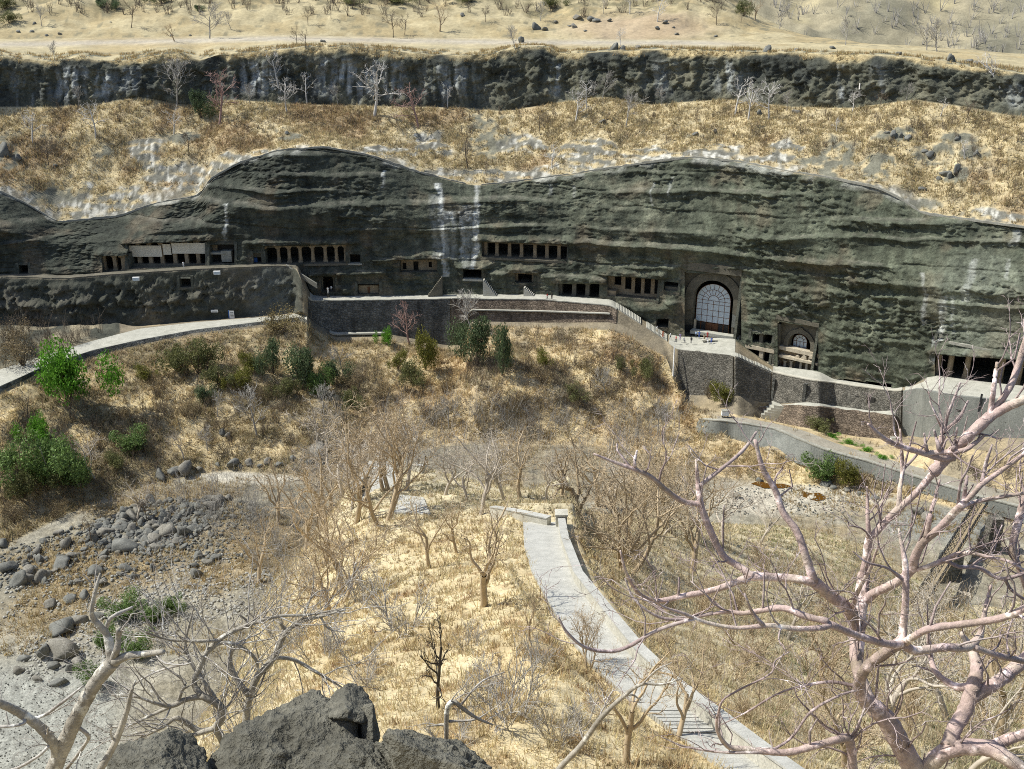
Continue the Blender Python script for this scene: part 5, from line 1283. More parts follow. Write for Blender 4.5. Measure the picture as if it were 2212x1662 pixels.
# ------------------------------------------------------------------ lamps, boards and cabinets
def flood(px, py, label):
    P, n = on_wall(px, py, 'F2', 'F3', 1.6); r = empty('floodlight', P, math.atan2(-n[0], n[1]) + math.pi); tag(r, label, 'floodlight')
    MB().box(0, -.35, -.3, 1.5, .5, .85, 1.05).build('housing', M['white_paint'], r); MB().box(0, .6, -.15, .12, 1.6, .12).build('bracket', M['iron'], r); MB().box(0, -.62, -.24, 1.3, .03, .7).build('lens', M['glass'], r)
flood(300, 599, 'white floodlight box on the rock below the plain two-bay cave'); flood(473, 586, 'white floodlight box on the rock below the plain recess')
P, n = on_wall(502, 677, 'F2', 'F3', .9); r = empty('notice_board', P + n * .4 - [0, 0, .9]); tag(r, 'upright white and blue notice board beside the climbing path', 'notice board')
MB().box(0, 0, 0, 1.15, .08, 1.9).build('panel', M['white_paint'], r); MB().box(-.7, .1, 0, .25, .3, 1.9).build('blue_side', M['blue_paint'], r)
for z_ in (.35, .7, 1.05, 1.4): MB().box(.05, -.05, z_, .8, .01, .14).build('text_block', M['plaster_grey'], r)
for x_ in (-.45, .45): MB().box(x_, 0, -1.2, .08, .08, 1.2).build('leg', M['iron'], r)
P, n = on_wall(464, 669, 'F2', 'F3', .9); r = empty('sign_plate', P + n * .3); tag(r, 'long white sign plate on the dark rock beside the notice board', 'sign'); MB().box(0, 0, -.3, 1.7, .06, .6).build('plate', M['white_paint'], r); MB().box(0, .6, -.06, .1, 1.2, .1).build('bracket', M['iron'], r); MB().box(0, -.035, -.08, 1.2, .01, .12).build('text_line', M['plaster_grey'], r)
for px, py, lab in ((1566, 902, 'small white cabinet on the bend of the lower path'), (1931, 962, 'white cabinet on dark legs below the curved wall')):
    P = ground(px, py); r = empty('utility_cabinet', P); tag(r, lab, 'cabinet'); MB().box(0, 0, .5, 1.5, .8, 1.1).build('housing', M['white_paint'], r); MB().box(0, 0, 1.604, 1.7, 1.0, .1).build('lid', M['drain'], r)
    for x_ in (-.6, .6): MB().box(x_, 0, -.2, .12, .6, .7).build('leg', M['iron'], r)
P0 = at_depth(1457, 748, D_F2[np.argmin(np.abs(UF - 1457))] - 1.6); P1 = at_depth(1452, 845, P0[1] - 3.0); V, F = tubes([(np.array([P0, P1]), np.array([.14, .14]))], 6)
tag(add_obj('drain_pipe', make_mesh('drain_pipe', V, F, [M['white_paint']])), 'thin white pipe running down the slope below the platform edge', 'pipe')
# bench on the platform
P = at_depth(1532, 739, depth_for_z(1532, 739, z_F1[np.argmin(np.abs(UF - 1532))])); r = empty('stone_bench', P + [0, 0, .07]); tag(r, 'low stone bench on the platform before the great arch', 'bench')
MB().box(0, 0, .32, 3.4, .9, .16).build('seat', M['parapet'], r)
for x_ in (-1.3, 1.3): MB().box(x_, 0, 0, .3, .7, .32).build('leg', M['parapet'], r)
# ------------------------------------------------------------------ dry grass, too many blades to count
def blades(P, col, h, w, lean, nb, r):
    """nb triangular blades for each tuft point"""
    n = len(P); P = np.repeat(P, nb, 0); col = np.repeat(col, nb, 0); h = np.repeat(h, nb); w = np.repeat(w, nb); m = n * nb
    a = r.uniform(0, 2 * np.pi, m); l = np.abs(r.normal(0, lean, m)); hh = h * r.uniform(.55, 1.15, m)
    off = r.normal(0, .35, (m, 2)) * h[:, None]
    base = P + np.concatenate([off, np.zeros((m, 1))], 1); base[:, 2] -= .06 * h
    side = np.stack([-np.sin(a), np.cos(a), 0 * a], 1) * w[:, None] / 2
    tip = base + np.stack([np.cos(a) * l * hh, np.sin(a) * l * hh, hh], 1)
    V = np.stack([base - side, base + side, tip], 1).reshape(-1, 3)
    c = col * r.uniform(.72, 1.25, (m, 1)) + r.normal(0, .012, (m, 3)); C3 = np.repeat(np.clip(c, .02, .75), 3, 0)
    return V, np.arange(m * 3).reshape(-1, 3), C3
def sample_grid(P, weight, n, r):
    """random points on the quads of a grid, weight per quad times its area"""
    a = np.linalg.norm(np.cross(P[1:, :-1] - P[:-1, :-1], P[:-1, 1:] - P[:-1, :-1]), axis=2) * weight
    p = (a / a.sum()).ravel(); k = r.choice(len(p), n, p=p); i, j = k // a.shape[1], k % a.shape[1]
    u, v = r.random((2, n, 1))
    Q = P[i, j] * (1 - u) * (1 - v) + P[i + 1, j] * u * (1 - v) + P[i, j + 1] * (1 - u) * v + P[i + 1, j + 1] * u * v
    return Q, i, j
def grass_obj(name, V, F, Cc, label, mat='blades'):
    o = add_obj(name, make_mesh(name, V, F, [M[mat]], False, {'col': Cc})); o["kind"] = "stuff"; o["label"] = label; return o
rg = np.random.default_rng(77)
inview = ((GPX > -120) & (GPX < 2330))[:-1, :-1].astype(float)
wgt = inview * (between('T', 'U1') & (ridx > ROW['T']) & (ridx < ROW['U1'] - 1))[:-1, :-1] * np.clip(1 - 1.6 * np.maximum(slab_p, slab_d), 0, 1)[:-1, :-1] * (.45 + sstep(-.35, .3, f3 + f8))[:-1, :-1]
Q, i, j = sample_grid(FARV, wgt, 26000, rg)
gcol = C[i, j] * np.array([1.12, 1.12, 1.08])
V, F, Cc = blades(Q, gcol, rg.uniform(.45, 1.15, len(Q)), rg.uniform(.10, .2, len(Q)), .5, 5, rg)
grass_obj('dry_grass', V, F, Cc, 'golden and rust dry grass on the slope below the upper cliff')
# edge fringe on the cliff top and base
wgt = inview * (((ridx > ROW['U2'] - 7) & (ridx < ROW['U2'] + 5)))[:-1, :-1] * sstep(-.1, .2, f3 + f8)[:-1, :-1]
Q, i, j = sample_grid(FARV, wgt, 3500, rg); V, F, Cc = blades(Q, np.tile((.40, .30, .15), (len(Q), 1)), rg.uniform(.4, 1.0, len(Q)), rg.uniform(.12, .2, len(Q)), .5, 5, rg)
grass_obj('dry_grass', V, F, Cc, 'dry grass hanging over the edge of the upper cliff')
wgt = inview * between('F9', 'F5')[:-1, :-1] * (1 - wr[None, :-1] * (between('F8', 'F5'))[:-1, :-1] * .97) * (.3 + sstep(-.3, .3, f8 - f3))[:-1, :-1]
Q, i, j = sample_grid(FARV, wgt, 30000, rg)
V, F, Cc = blades(Q, C[i, j] * np.array([1.25, 1.25, 1.2]), rg.uniform(.4, 1.1, len(Q)) * (1 + .5 * (rg.random(len(Q)) < .1)), rg.uniform(.10, .2, len(Q)), .6, 5, rg)
grass_obj('dry_grass', V, F, Cc, 'dry grass and low scrub on the valley side below the caves')
# river bar tufts and slabs
wgt = inview * between('R0', 'F9')[:-1, :-1] * sstep(-.02, .25, f20 - .4 * f3 + .12 * (GPX < 700))[:-1, :-1] * (GPY < 1420)[:-1, :-1]
Q, i, j = sample_grid(FARV, wgt, 13000, rg); V, F, Cc = blades(Q, np.tile((.42, .33, .18), (len(Q), 1)), rg.uniform(.4, 1.0, len(Q)), rg.uniform(.08, .16, len(Q)), .5, 5, rg)
grass_obj('dry_grass', V, F, Cc, 'dry grass among the stones of the river bed')
# the spur
dn = np.linalg.norm(GN - CAM, axis=2)
vis = ((NPX > -60) & (NPX < 2280) & (NPY > 980) & (NPY < 1760)).astype(float)
pathm = (NPY > 1118) * (NPX > path_x(NPY, PATH_L) + 4) * (NPX < path_x(NPY, PATH_R) + 30 + (NPY - 1100) * .06)
wgt = (vis * (1 - pathm) * (.35 + sstep(-.3, .3, g1)) / np.maximum(dn, 18) ** 1.35)[:-1, :-1]
Q, i, j = sample_grid(GN, wgt, 52000, rg); dq = np.linalg.norm(Q - CAM, axis=1)
V, F, Cc = blades(Q, Cn[i, j] * np.array([1.2, 1.2, 1.16]), rg.uniform(.16, .5, len(Q)) * (1 + .6 * (rg.random(len(Q)) < .12)), np.maximum(.018, dq * .0011) * rg.uniform(.7, 1.3, len(Q)), .6, 6, rg)
grass_obj('dry_grass', V, F, Cc, 'pale straw grass covering the spur below the viewpoint')
# ------------------------------------------------------------------ bare trees
def rot_about(v, k, a):
    return v * math.cos(a) + np.cross(k, v) * math.sin(a) + k * np.dot(k, v) * (1 - math.cos(a))
def perp(v, r):
    q = r.normal(size=3); q -= v * np.dot(q, v); return q / (np.linalg.norm(q) + 1e-9)
def grow(lines, p, d, length, rad, lev, sp, r, bucket=0):
    """one branch and its children; lines collects (level, limb number, points, radii)"""
    ns = sp['seg'][lev]; P = [p.copy()]; R = [rad]; d = d / np.linalg.norm(d); dirs = [d]
    end = sp['taper'][lev]
    for k in range(ns):
        d = d + perp(d, r) * sp['wig'][lev] + np.array([0, 0, sp['up'][lev]]); d /= np.linalg.norm(d)
        P.append(P[-1] + d * length / ns); R.append(rad * (1 - (1 - end) * (k + 1) / ns)); dirs.append(d)
    lines.append((lev, bucket, np.array(P), np.array(R)))
    if lev + 1 >= len(sp['seg']): return
    n = sp['kids'][lev]; n = max(1, int(round(n * r.uniform(.75, 1.25))))
    for q in range(n):
        f = sp['from'][lev] + (1 - sp['from'][lev]) * ((q + r.uniform(.1, .9)) / n); f = min(f, .995)
        if lev == 0 and q >= n - 2: f = .99
        k = f * ns; a = int(k); t = k - a; pos = P[a] * (1 - t) + P[min(a + 1, ns)] * t
        dd = rot_about(dirs[min(a + 1, ns)], perp(dirs[min(a + 1, ns)], r), math.radians(r.uniform(*sp['ang'][lev])))
        if lev == 0: sp['n'] = bucket = sp.get('n', 0) + 1
        grow(lines, pos, dd, length * sp['len'][lev] * r.uniform(.7, 1.2) * (1 - .3 * f), max(R[a] * sp['thin'][lev], sp['rmin']), lev + 1, sp, r, bucket)
SPEC = {
 # white-barked candelabra trees of the upper slope
 'white': dict(seg=[6, 6, 5, 3], wig=[.10, .28, .33, .3], up=[.02, .10, .06, .05], taper=[.55, .4, .35, .3], kids=[8, 6, 4], ang=[(35, 75), (30, 60), (25, 55)], len=[.62, .55, .5], thin=[.5, .55, .55], rmin=.0030),
 # fine dense grey crowns
 'fine': dict(seg=[5, 6, 5, 4], wig=[.08, .22, .25, .25], up=[.03, .10, .06, .04], taper=[.6, .4, .35, .3], kids=[8, 8, 6], ang=[(25, 60), (25, 50), (20, 45)], len=[.8, .55, .5], thin=[.5, .5, .55], rmin=.0026),
 # twisted valley trees
 'twist': dict(seg=[7, 10, 7, 5, 3], wig=[.15, .27, .33, .35, .3], up=[.05, .09, .06, .04, .03], taper=[.7, .35, .35, .3, .3], kids=[5, 7, 5, 2], ang=[(18, 55), (30, 65), (30, 60), (25, 55)], len=[1.5, .55, .5, .5], thin=[.62, .45, .5, .55], rmin=.0019),
 # many-stemmed shrubs
 'shrub': dict(seg=[4, 5, 4], wig=[.10, .22, .25], up=[.05, .05, .03], taper=[.7, .4, .3], kids=[9, 6], ang=[(10, 40), (20, 45)], len=[.9, .5], thin=[.6, .55], rmin=.0026),
}
SPEC['shrub']['from'] = [.0, .2]
for k in ('white', 'fine'): SPEC[k]['from'] = [.38, .25, .2]
SPEC['twist']['from'] = [.45, .25, .2, .2]
TRUNK = {'white': .62, 'fine': .5, 'twist': .38, 'shrub': .30}
def tree_meshes(kind, seed, rad, mat=None, stems=1, lean=.12, detail=False, sides=(7, 5, 4, 3, 3)):
    """list of (part name, mesh, index of the part it hangs on or None)"""
    r = np.random.default_rng(seed); sp = SPEC[kind]; sp['n'] = 0; L_ = []; trunk_ids = []
    for q in range(stems):
        a = r.uniform(0, 6.3); sl = lean if stems == 1 else .5
        k0 = len(L_)
        grow(L_, np.array([math.cos(a) * .02 * (stems - 1), math.sin(a) * .02 * (stems - 1), -.03]), np.array([math.cos(a) * sl, math.sin(a) * sl, 1.0]), TRUNK[kind] * r.uniform(.9, 1.1), rad / stems ** .4, 0, sp, r)
    zmax = max(p[:, 2].max() for _, _, p, _ in L_); out_ = []
    def mk(nm, sel, lev):
        ls = [(p / zmax, q / zmax) for p, q in sel]
        if not ls: return None
        V, F = tubes(ls, sides[min(lev, len(sides) - 1)]); return make_mesh(nm, V, F, [mat], lev < 2)
    if detail:
        for lv, b, p, q in L_:
            if lv == 0: out_.append(('stem' if stems > 1 else 'trunk', mk('trunk', [(p, q)], 0), None))
        for b in sorted({b for lv, b, p, q in L_ if lv > 0}):
            out_.append(('branch', mk('branch', [(p, q) for lv, bb, p, q in L_ if bb == b and lv == 1], 1), None)); k = len(out_) - 1
            tw = mk('twigs', [(p, q) for lv, bb, p, q in L_ if bb == b and lv > 1], 3)
            if tw: out_.append(('twigs', tw, k))
    else:
        for nm, a, b in (('trunk', 0, 1), ('limbs', 1, 2), ('twigs', 2, 9)):
            m_ = mk(nm, [(p, q) for lv, _, p, q in L_ if a <= lv < b], a)
            if m_: out_.append((nm, m_, None))
    return out_
TEMPL = {}
def template(key, kind, seeds, rad, mat, **kw):
    TEMPL[key] = [tree_meshes(kind, s, rad, mat=M[mat], **kw) for s in seeds]
template('white', 'white', (1, 2, 3, 4), .020, 'bark_white')
template('rosy', 'white', (11, 12, 13), .020, 'bark_rose')
template('grey', 'fine', (5, 6, 7), .014, 'bark_grey')
template('brown', 'white', (8, 9), .014, 'bark_brown')
template('tan', 'twist', (21, 22, 23, 24), .025, 'bark_tan', detail=True)
template('pale', 'twist', (31, 32, 33), .019, 'bark_pale', detail=True)
template('multi', 'twist', (41, 42, 43), .024, 'bark_tan', stems=3, detail=True)
template('shrub', 'shrub', (51, 52, 53), .010, 'bark_grey', stems=5)
template('shrub_tan', 'shrub', (54, 55), .009, 'bark_tan', stems=6)
template('char', 'white', (61,), .028, 'bark_char', detail=True)
rt = np.random.default_rng(99)
_tn = {}
def plant(px, py, hpx, key, label, group, name='bare_tree', cat='tree', lean=None, rz=None, wide=1.0, variant=None):
    P = ground(px, py)
    if P is None: return None
    h = hpx / (px_per_m(P) * math.cos(math.radians(20)))
    T_ = TEMPL[key]; k = _tn.get(key, 0) % len(T_) if variant is None else variant; _tn[key] = k + 1
    root = empty(name, P - [0, 0, .02 * h]); tag(root, label, cat, group)
    root.scale = (h * wide, h * wide, h); root.rotation_euler = (lean[0] if lean else rt.normal(0, .05), lean[1] if lean else rt.normal(0, .05), rt.uniform(0, 6.3) if rz is None else rz)
    made = []
    for nm, me, par in T_[k]:
        o = add_obj(nm, me, root if par is None else made[par]); made.append(o)
        if nm in ('twigs', 'limbs'): o['kind'] = 'stuff'
    return root
# --- plateau
LP, GP_ = 'small thin bare tree standing on the straw-coloured plateau', 'bare trees on the plateau'
for x, y, h, k in [(90, 57, 48, 'grey'), (283, 60, 58, 'brown'), (640, 96, 40, 'brown'), (118, 130, 40, 'grey'), (850, 80, 60, 'brown'), (874, 78, 48, 'brown'), (950, 68, 62, 'tan'), (1049, 48, 36, 'brown'), (1167, 46, 42, 'grey'), (1340, 101, 42, 'white'), (1420, 48, 50, 'white'), (1547, 55, 55, 'brown'), (1631, 45, 50, 'tan'), (1684, 60, 60, 'grey'), (1827, 96, 58, 'grey'), (500, 65, 40, 'grey'), (665, 55, 40, 'brown'), (715, 40, 36, 'brown'), (1360, 30, 60, 'white'), (1303, 30, 40, 'grey'), (1600, 50, 26, 'brown'), (660, 104, 40, 'brown')]:
    plant(x, y, h, k, LP, GP_)
plant(377, 88, 46, 'tan', 'small curved tan tree trunk beside the plateau track', None, lean=(.1, .5), variant=0)
plant(452, 84, 74, 'grey', 'bushy grey bare tree in the middle of the plateau', None, wide=1.15)
plant(1113, 106, 50, 'grey', 'bare grey tree on the very edge of the upper cliff', None)
for x, y, h in [(2002, 108, 62), (2024, 111, 66)]: plant(x, y, h, 'grey', 'dark bare tree of the pair on the open end of the plateau', 'pair of bare trees at the plateau end', wide=1.2)
plant(2160, 186, 80, 'white', 'white bare tree leaning out from the cliff edge', None, lean=(.0, .45))
# --- slope below the upper cliff
LW, GW = 'white-barked bare tree on the golden slope below the upper cliff', 'white bare trees on the golden slope'
for x, y, h in [(70, 305, 72), (207, 295, 74), (375, 290, 60), (602, 187, 75), (620, 243, 80), (663, 222, 62), (967, 232, 52), (1244, 265, 72), (1267, 232, 62), (1589, 246, 78), (1617, 258, 82), (1661, 259, 84), (1841, 242, 54), (1192, 362, 48), (2031, 252, 40), (2084, 345, 42), (1807, 285, 32)]:
    plant(x, y, h, 'white', LW, GW)
plant(473, 268, 115, 'rosy', 'tall rosy bare tree with spreading top on the golden slope', None, variant=0)
plant(382, 224, 98, 'grey', 'large grey crown of a bare tree against the upper cliff', None, wide=1.35)
plant(809, 250, 112, 'white', 'tall white tree with wide flat branches against the cliff', None, wide=1.25, variant=1)
plant(905, 275, 90, 'rosy', 'rosy white candelabra tree at the foot of the cliff', None, wide=1.15, variant=1)
plant(1857, 190, 70, 'white', 'white tree leaning across the broken cliff', None, lean=(.1, .55))
for x, y, h, k in [(105, 358, 62, 'brown'), (407, 335, 64, 'brown'), (1167, 292, 52, 'brown'), (1352, 275, 84, 'grey'), (1010, 362, 82, 'brown'), (1957, 216, 36, 'grey'), (2084, 265, 52, 'brown'), (1534, 292, 30, 'brown'), (2131, 279, 34, 'brown'), (170, 232, 46, 'grey'), (1430, 230, 46, 'grey'), (1700, 240, 46, 'grey'), (1050, 380, 40, 'brown'), (1900, 235, 40, 'brown'), (540, 230, 50, 'grey'), (730, 225, 46, 'grey'), (1300, 215, 60, 'grey')]:
    plant(x, y, h, k, 'thin dark-twigged bare tree on the slope below the upper cliff', 'dark bare trees on the golden slope')
# --- valley side below the caves
plant(885, 745, 95, 'rosy', 'rosy bare tree standing out against the blue-grey wall', None, variant=2)
plant(1020, 718, 95, 'grey', 'grey leafless tree with a fine crown before the brown wall', None, wide=1.1)
LV, GV = 'pale bare tree on the brown valley side below the caves', 'bare trees on the valley side'
for x, y, h, k in [(555, 942, 125, 'grey'), (205, 1035, 105, 'pale'), (295, 1128, 100, 'pale'), (197, 1175, 78, 'brown'), (397, 992, 70, 'pale'), (448, 972, 62, 'grey'), (683, 962, 120, 'pale'), (320, 1130, 70, 'brown'), (60, 905, 70, 'brown'), (1310, 855, 70, 'grey'), (1250, 880, 60, 'brown'), (470, 900, 60, 'grey'), (970, 925, 70, 'grey'), (700, 900, 80, 'grey'), (1140, 930, 66, 'brown'), (1420, 940, 90, 'grey'), (150, 905, 70, 'brown'), (740, 800, 60, 'grey')]:
    plant(x, y, h, k, LV, GV)
# --- trees of the spur and the valley floor behind it
LS, GS = 'tan-barked bare tree with twisted branches on the spur', 'tan bare trees of the spur'
for x, y, h, k, w in [(827, 1130, 235, 'multi', .9), (700, 1225, 150, 'tan', 1), (745, 1282, 180, 'tan', .9), (1124, 1075, 120, 'tan', 1), (1214, 1072, 110, 'tan', 1), (1267, 1140, 190, 'tan', .9), (1350, 1235, 240, 'multi', .9), (1412, 1230, 215, 'multi', .9), (603, 1135, 130, 'tan', 1), (930, 1228, 140, 'tan', .8), (987, 1195, 120, 'tan', .8), (660, 1190, 140, 'tan', 1), (1500, 1240, 190, 'tan', 1), (1290, 1090, 160, 'tan', 1), (1470, 1160, 170, 'multi', .9), (770, 1130, 170, 'tan', .9), (1390, 1120, 160, 'tan', 1), (560, 1260, 130, 'tan', 1)]:
    plant(x, y, h * 1.22, k, LS, GS, wide=w)
for x, y, h, k in [(1037, 1112, 205, 'pale'), (880, 1060, 190, 'pale'), (960, 1070, 150, 'pale'), (1090, 1080, 150, 'pale'), (1180, 1080, 130, 'pale'), (740, 1075, 170, 'pale'), (690, 1100, 150, 'pale'), (1330, 1110, 150, 'pale'), (1560, 1170, 150, 'pale'), (1640, 1175, 120, 'pale')]:
    plant(x, y, h, k, 'whitish bare tree with a fine crown behind the spur', 'whitish bare trees behind the spur')
rq = np.random.default_rng(123)
for q, p in enumerate(in_poly([(640, 1120), (700, 1060), (900, 1030), (1150, 1060), (1500, 1140), (1480, 1200), (1300, 1130), (1000, 1080), (820, 1100), (700, 1170)], 15, rq)):
    plant(p[0], p[1], rq.uniform(110, 190), 'pale' if q % 3 else 'tan', 'pale bare tree of the dense stand between spur and caves', 'dense stand of pale bare trees')
for x, y, h, k in [(1900, 1600, 330, 'pale'), (2050, 1560, 320, 'pale'), (2150, 1640, 360, 'tan'), (1780, 1480, 200, 'tan'), (1980, 1460, 240, 'pale'), (2180, 1480, 260, 'pale'), (1830, 1660, 260, 'tan'), (1700, 1380, 180, 'pale'), (2080, 1690, 330, 'pale')]:
    plant(x, y, h, k, 'whitish tangled bare tree on the slope behind the rose-barked tree', 'tangled bare trees behind the rose-barked tree')
plant(717, 1318, 230, 'multi', 'large twisted tan tree of many stems on the slope beside the boulders', None, wide=.95, variant=1)
plant(1042, 1310, 270, 'tan', 'tallest tan tree rising from the middle of the pale grass', None, wide=1.0, variant=2, lean=(-.05, -.1))
plant(947, 1530, 250, 'char', 'blackened dead trunk standing alone in the pale grass', None, wide=.55, lean=(.02, -.1))
plant(1144, 1385, 130, 'tan', 'slender tan sapling beside the bend of the spur path', None, wide=.7, variant=0)
plant(1352, 1650, 300, 'tan', 'tan tree with forked trunk beside the lower steps of the path', None, wide=.8, variant=3)
plant(1462, 1600, 250, 'tan', 'tan tree leaning over the lower part of the spur path', None, wide=.8, variant=1, lean=(.05, -.25))
plant(1270, 1445, 150, 'multi', 'small many-stemmed tan tree at the edge of the spur path', None, wide=.8, variant=0)
LB, GB = 'grey leafless shrub in the pale grass of the spur', 'grey leafless shrubs on the spur'
for x, y, h in [(864, 1365, 130), (1104, 1560, 170), (1040, 1500, 90), (790, 1480, 90), (1200, 1600, 110), (690, 1420, 100), (980, 1620, 100), (1160, 1440, 80), (780, 1300, 80), (1270, 1560, 80), (620, 1400, 100), (1010, 1400, 60)]:
    plant(x, y, h, 'shrub', LB, GB, 'leafless_shrub', 'shrub')
for x, y, h in [(1560, 1320, 120), (1620, 1420, 130), (1750, 1350, 120), (1680, 1260, 110), (1850, 1330, 120), (1950, 1400, 130), (1760, 1500, 140), (1900, 1540, 150), (2060, 1480, 150), (2150, 1560, 150), (2120, 1400, 120), (1580, 1470, 110), (2000, 1600, 150), (1800, 1620, 150), (1480, 1330, 110), (1640, 1560, 110), (2180, 1460, 130), (1830, 1440, 120)]:
    plant(x, y, h, 'shrub_tan', 'tangled tan leafless shrub on the slope outside the parapet', 'tangled shrubs outside the parapet', 'leafless_shrub', 'shrub')

# thicket of fine leafless scrub, and the far wooded hill: masses nobody could count
def scrub_mass(name, label, polys, counts, hpx, mat, sd, nst=7, width=1.0):
    r = np.random.default_rng(sd); ls = []
    for poly, n in zip(polys, counts):
        for p in in_poly(poly, n, r):
            P = ground(p[0], p[1])
            if P is None: continue
            pm = px_per_m(P); h = r.uniform(*hpx) / pm; rr = max(.35 / pm, .012) * width
            for q in range(nst):
                a = r.uniform(0, 6.3); sp = r.uniform(.1, .6); d = np.array([math.cos(a) * sp, math.sin(a) * sp, 1]) * h * r.uniform(.6, 1.1)
                b = P + r.normal(0, .12, 3) * h * np.array([1, 1, 0]); m_ = b + d * .5 + r.normal(0, .08, 3) * h
                ls.append((np.array([b - [0, 0, .1 * h], m_, b + d]), np.array([rr, rr * .75, rr * .35])))
                for t_ in range(2):
                    s0 = b + d * r.uniform(.35, .8); ls.append((np.array([s0, s0 + (d * .35 + r.normal(0, .22, 3) * h)]), np.array([rr * .6, rr * .3])))
    V, F = tubes(ls, 3); o = add_obj(name, make_mesh(name, V, F, [mat])); o["kind"] = "stuff"; o["label"] = label
scrub_mass('leafless_scrub', 'fine grey leafless scrub filling the valley behind the spur',
    [[(640, 1010), (720, 900), (960, 880), (1240, 900), (1480, 910), (1500, 1020), (1440, 1110), (1200, 1060), (900, 1030), (720, 1090)], [(600, 1090), (720, 1100), (700, 1290), (600, 1300), (520, 1180)], [(560, 1300), (640, 1300), (620, 1500), (480, 1640), (330, 1660), (450, 1500)], [(330, 1060), (560, 1040), (700, 1030), (640, 1130), (470, 1180), (330, 1140)]], [230, 90, 70, 90], (30, 70), M['bark_grey'], 5)
scrub_mass('leafless_scrub', 'brown leafless scrub on the valley side', [[(0, 930), (200, 860), (420, 780), (640, 740), (800, 800), (960, 860), (900, 930), (640, 970), (380, 1010), (200, 1080), (0, 1150)], [(1000, 760), (1150, 720), (1420, 790), (1440, 900), (1200, 900), (1000, 880)], [(0, 700), (130, 690), (230, 720), (120, 770), (0, 800)], [(2020, 985), (2212, 1000), (2212, 1100), (2100, 1040)]], [330, 130, 70, 30], (16, 42), M['bark_brown'], 6)
scrub_mass('leafless_scrub', 'tangled tan scrub on the slope outside the parapet', [[(1250, 1150), (1900, 1180), (2212, 1340), (2212, 1662), (1720, 1640), (1480, 1430), (1330, 1300)]], [330], (30, 85), M['bark_tan'], 7)
scrub_mass('leafless_scrub', 'sparse dark scrub on the golden slope and cliff foot', [[(0, 235), (700, 235), (1400, 240), (2212, 255), (2212, 430), (1900, 330), (1000, 290), (100, 330)]], [170], (9, 22), M['bark_brown'], 8)
scrub_mass('leafless_scrub', 'dark scrub along the hillside above the plateau', [[(0, -20), (1600, -20), (1600, 20), (1200, 40), (0, 30)]], [170], (12, 26), M['bark_brown'], 10, width=1.3)
r = np.random.default_rng(15); ls = []
for q in range(1500):
    i_, j_ = r.integers(2, 88), r.integers(2, 178)
    P = HP[i_, j_] + r.normal(0, 3, 3) * [1, 1, 0]; h = r.uniform(4, 9)
    for t_ in range(5):
        d = np.array([r.normal(0, .35), r.normal(0, .35), 1]) * h * r.uniform(.6, 1.1); ls.append((np.array([P - [0, 0, 2], P + d * .5 + r.normal(0, .3, 3), P + d]), np.array([.22, .15, .06])))
V, F = tubes(ls, 3); o = add_obj('far_woodland', make_mesh('far_woodland', V, F, [M['bark_grey']])); o["kind"] = "stuff"; o["label"] = 'grey leafless woodland on the distant hill'

# ------------------------------------------------------------------ leafy bushes and trees
def leaf_cloud(seed, n, size, lobes, c0, c1):
    r = np.random.default_rng(seed); cen = r.normal(0, .34, (lobes, 3)) * [1, 1, .75]; cen[:, 2] = np.abs(cen[:, 2]) * .9 + .35; rad = r.uniform(.22, .45, lobes)
    k = r.integers(0, lobes, n); d = r.normal(size=(n, 3)); d /= np.linalg.norm(d, axis=1)[:, None]
    P = cen[k] + d * (rad[k] * r.random(n) ** .4)[:, None]
    clump = fbm(P * 4.0 + seed, 2); keep = clump > -.12; P, clump, k = P[keep], clump[keep], k[keep]; n = len(P)
    P[:, 2] = np.maximum(P[:, 2], .02)
    a = r.normal(size=(n, 3)); a /= np.linalg.norm(a, axis=1)[:, None]; b = np.cross(a, r.normal(size=(n, 3))); b /= np.linalg.norm(b, axis=1)[:, None]
    s = size * r.uniform(.6, 1.3, (n, 1))
    V = np.stack([P - a * s, P + b * s * .45, P + a * s, P - b * s * .45], 1).reshape(-1, 3)
    c = np.array(c0) + (np.array(c1) - np.array(c0)) * r.random((n, 1)); c = c * (1 + .25 * r.normal(size=(n, 1)).clip(-1.5, 1.5))
    return V, np.arange(n * 4).reshape(-1, 4), np.repeat(np.clip(c, .01, .5), 4, 0)
LEAF = {}
for key, sd, n, size, lob, c0, c1, bark in [('bright', 1, 9500, .036, 11, (.07, .19, .015), (.16, .34, .04), 'bark_brown'), ('fresh', 2, 9000, .036, 12, (.09, .15, .04), (.17, .25, .08), 'bark_grey'), ('olive', 3, 8000, .033, 11, (.10, .115, .04), (.19, .19, .08), 'bark_brown'),
        ('dark', 4, 9000, .033, 12, (.07, .105, .05), (.135, .175, .085), 'bark_brown'), ('dry', 5, 3600, .028, 12, (.17, .13, .06), (.24, .20, .09), 'bark_brown'), ('yellow', 6, 7500, .033, 10, (.12, .13, .025), (.22, .21, .05), 'bark_brown'), ('brownscrub', 7, 3200, .026, 13, (.14, .105, .06), (.23, .18, .10), 'bark_brown')]:
    V, F, cc = leaf_cloud(sd, n, size, lob, c0, c1); crown = make_mesh('crown', V, F, [M['leaves']], False, {'col': cc})
    r = np.random.default_rng(sd + 50); st = []
    for q in range(7):
        a = r.uniform(0, 6.3); d = np.array([math.cos(a) * .35, math.sin(a) * .35, r.uniform(.5, .9)]); st.append((np.array([[0, 0, -.05], d * .5 + r.normal(0, .04, 3), d]), np.array([.022, .014, .006])))
    V, F = tubes(st, 4); LEAF[key] = (crown, make_mesh('trunk', V, F, [M[bark]]))
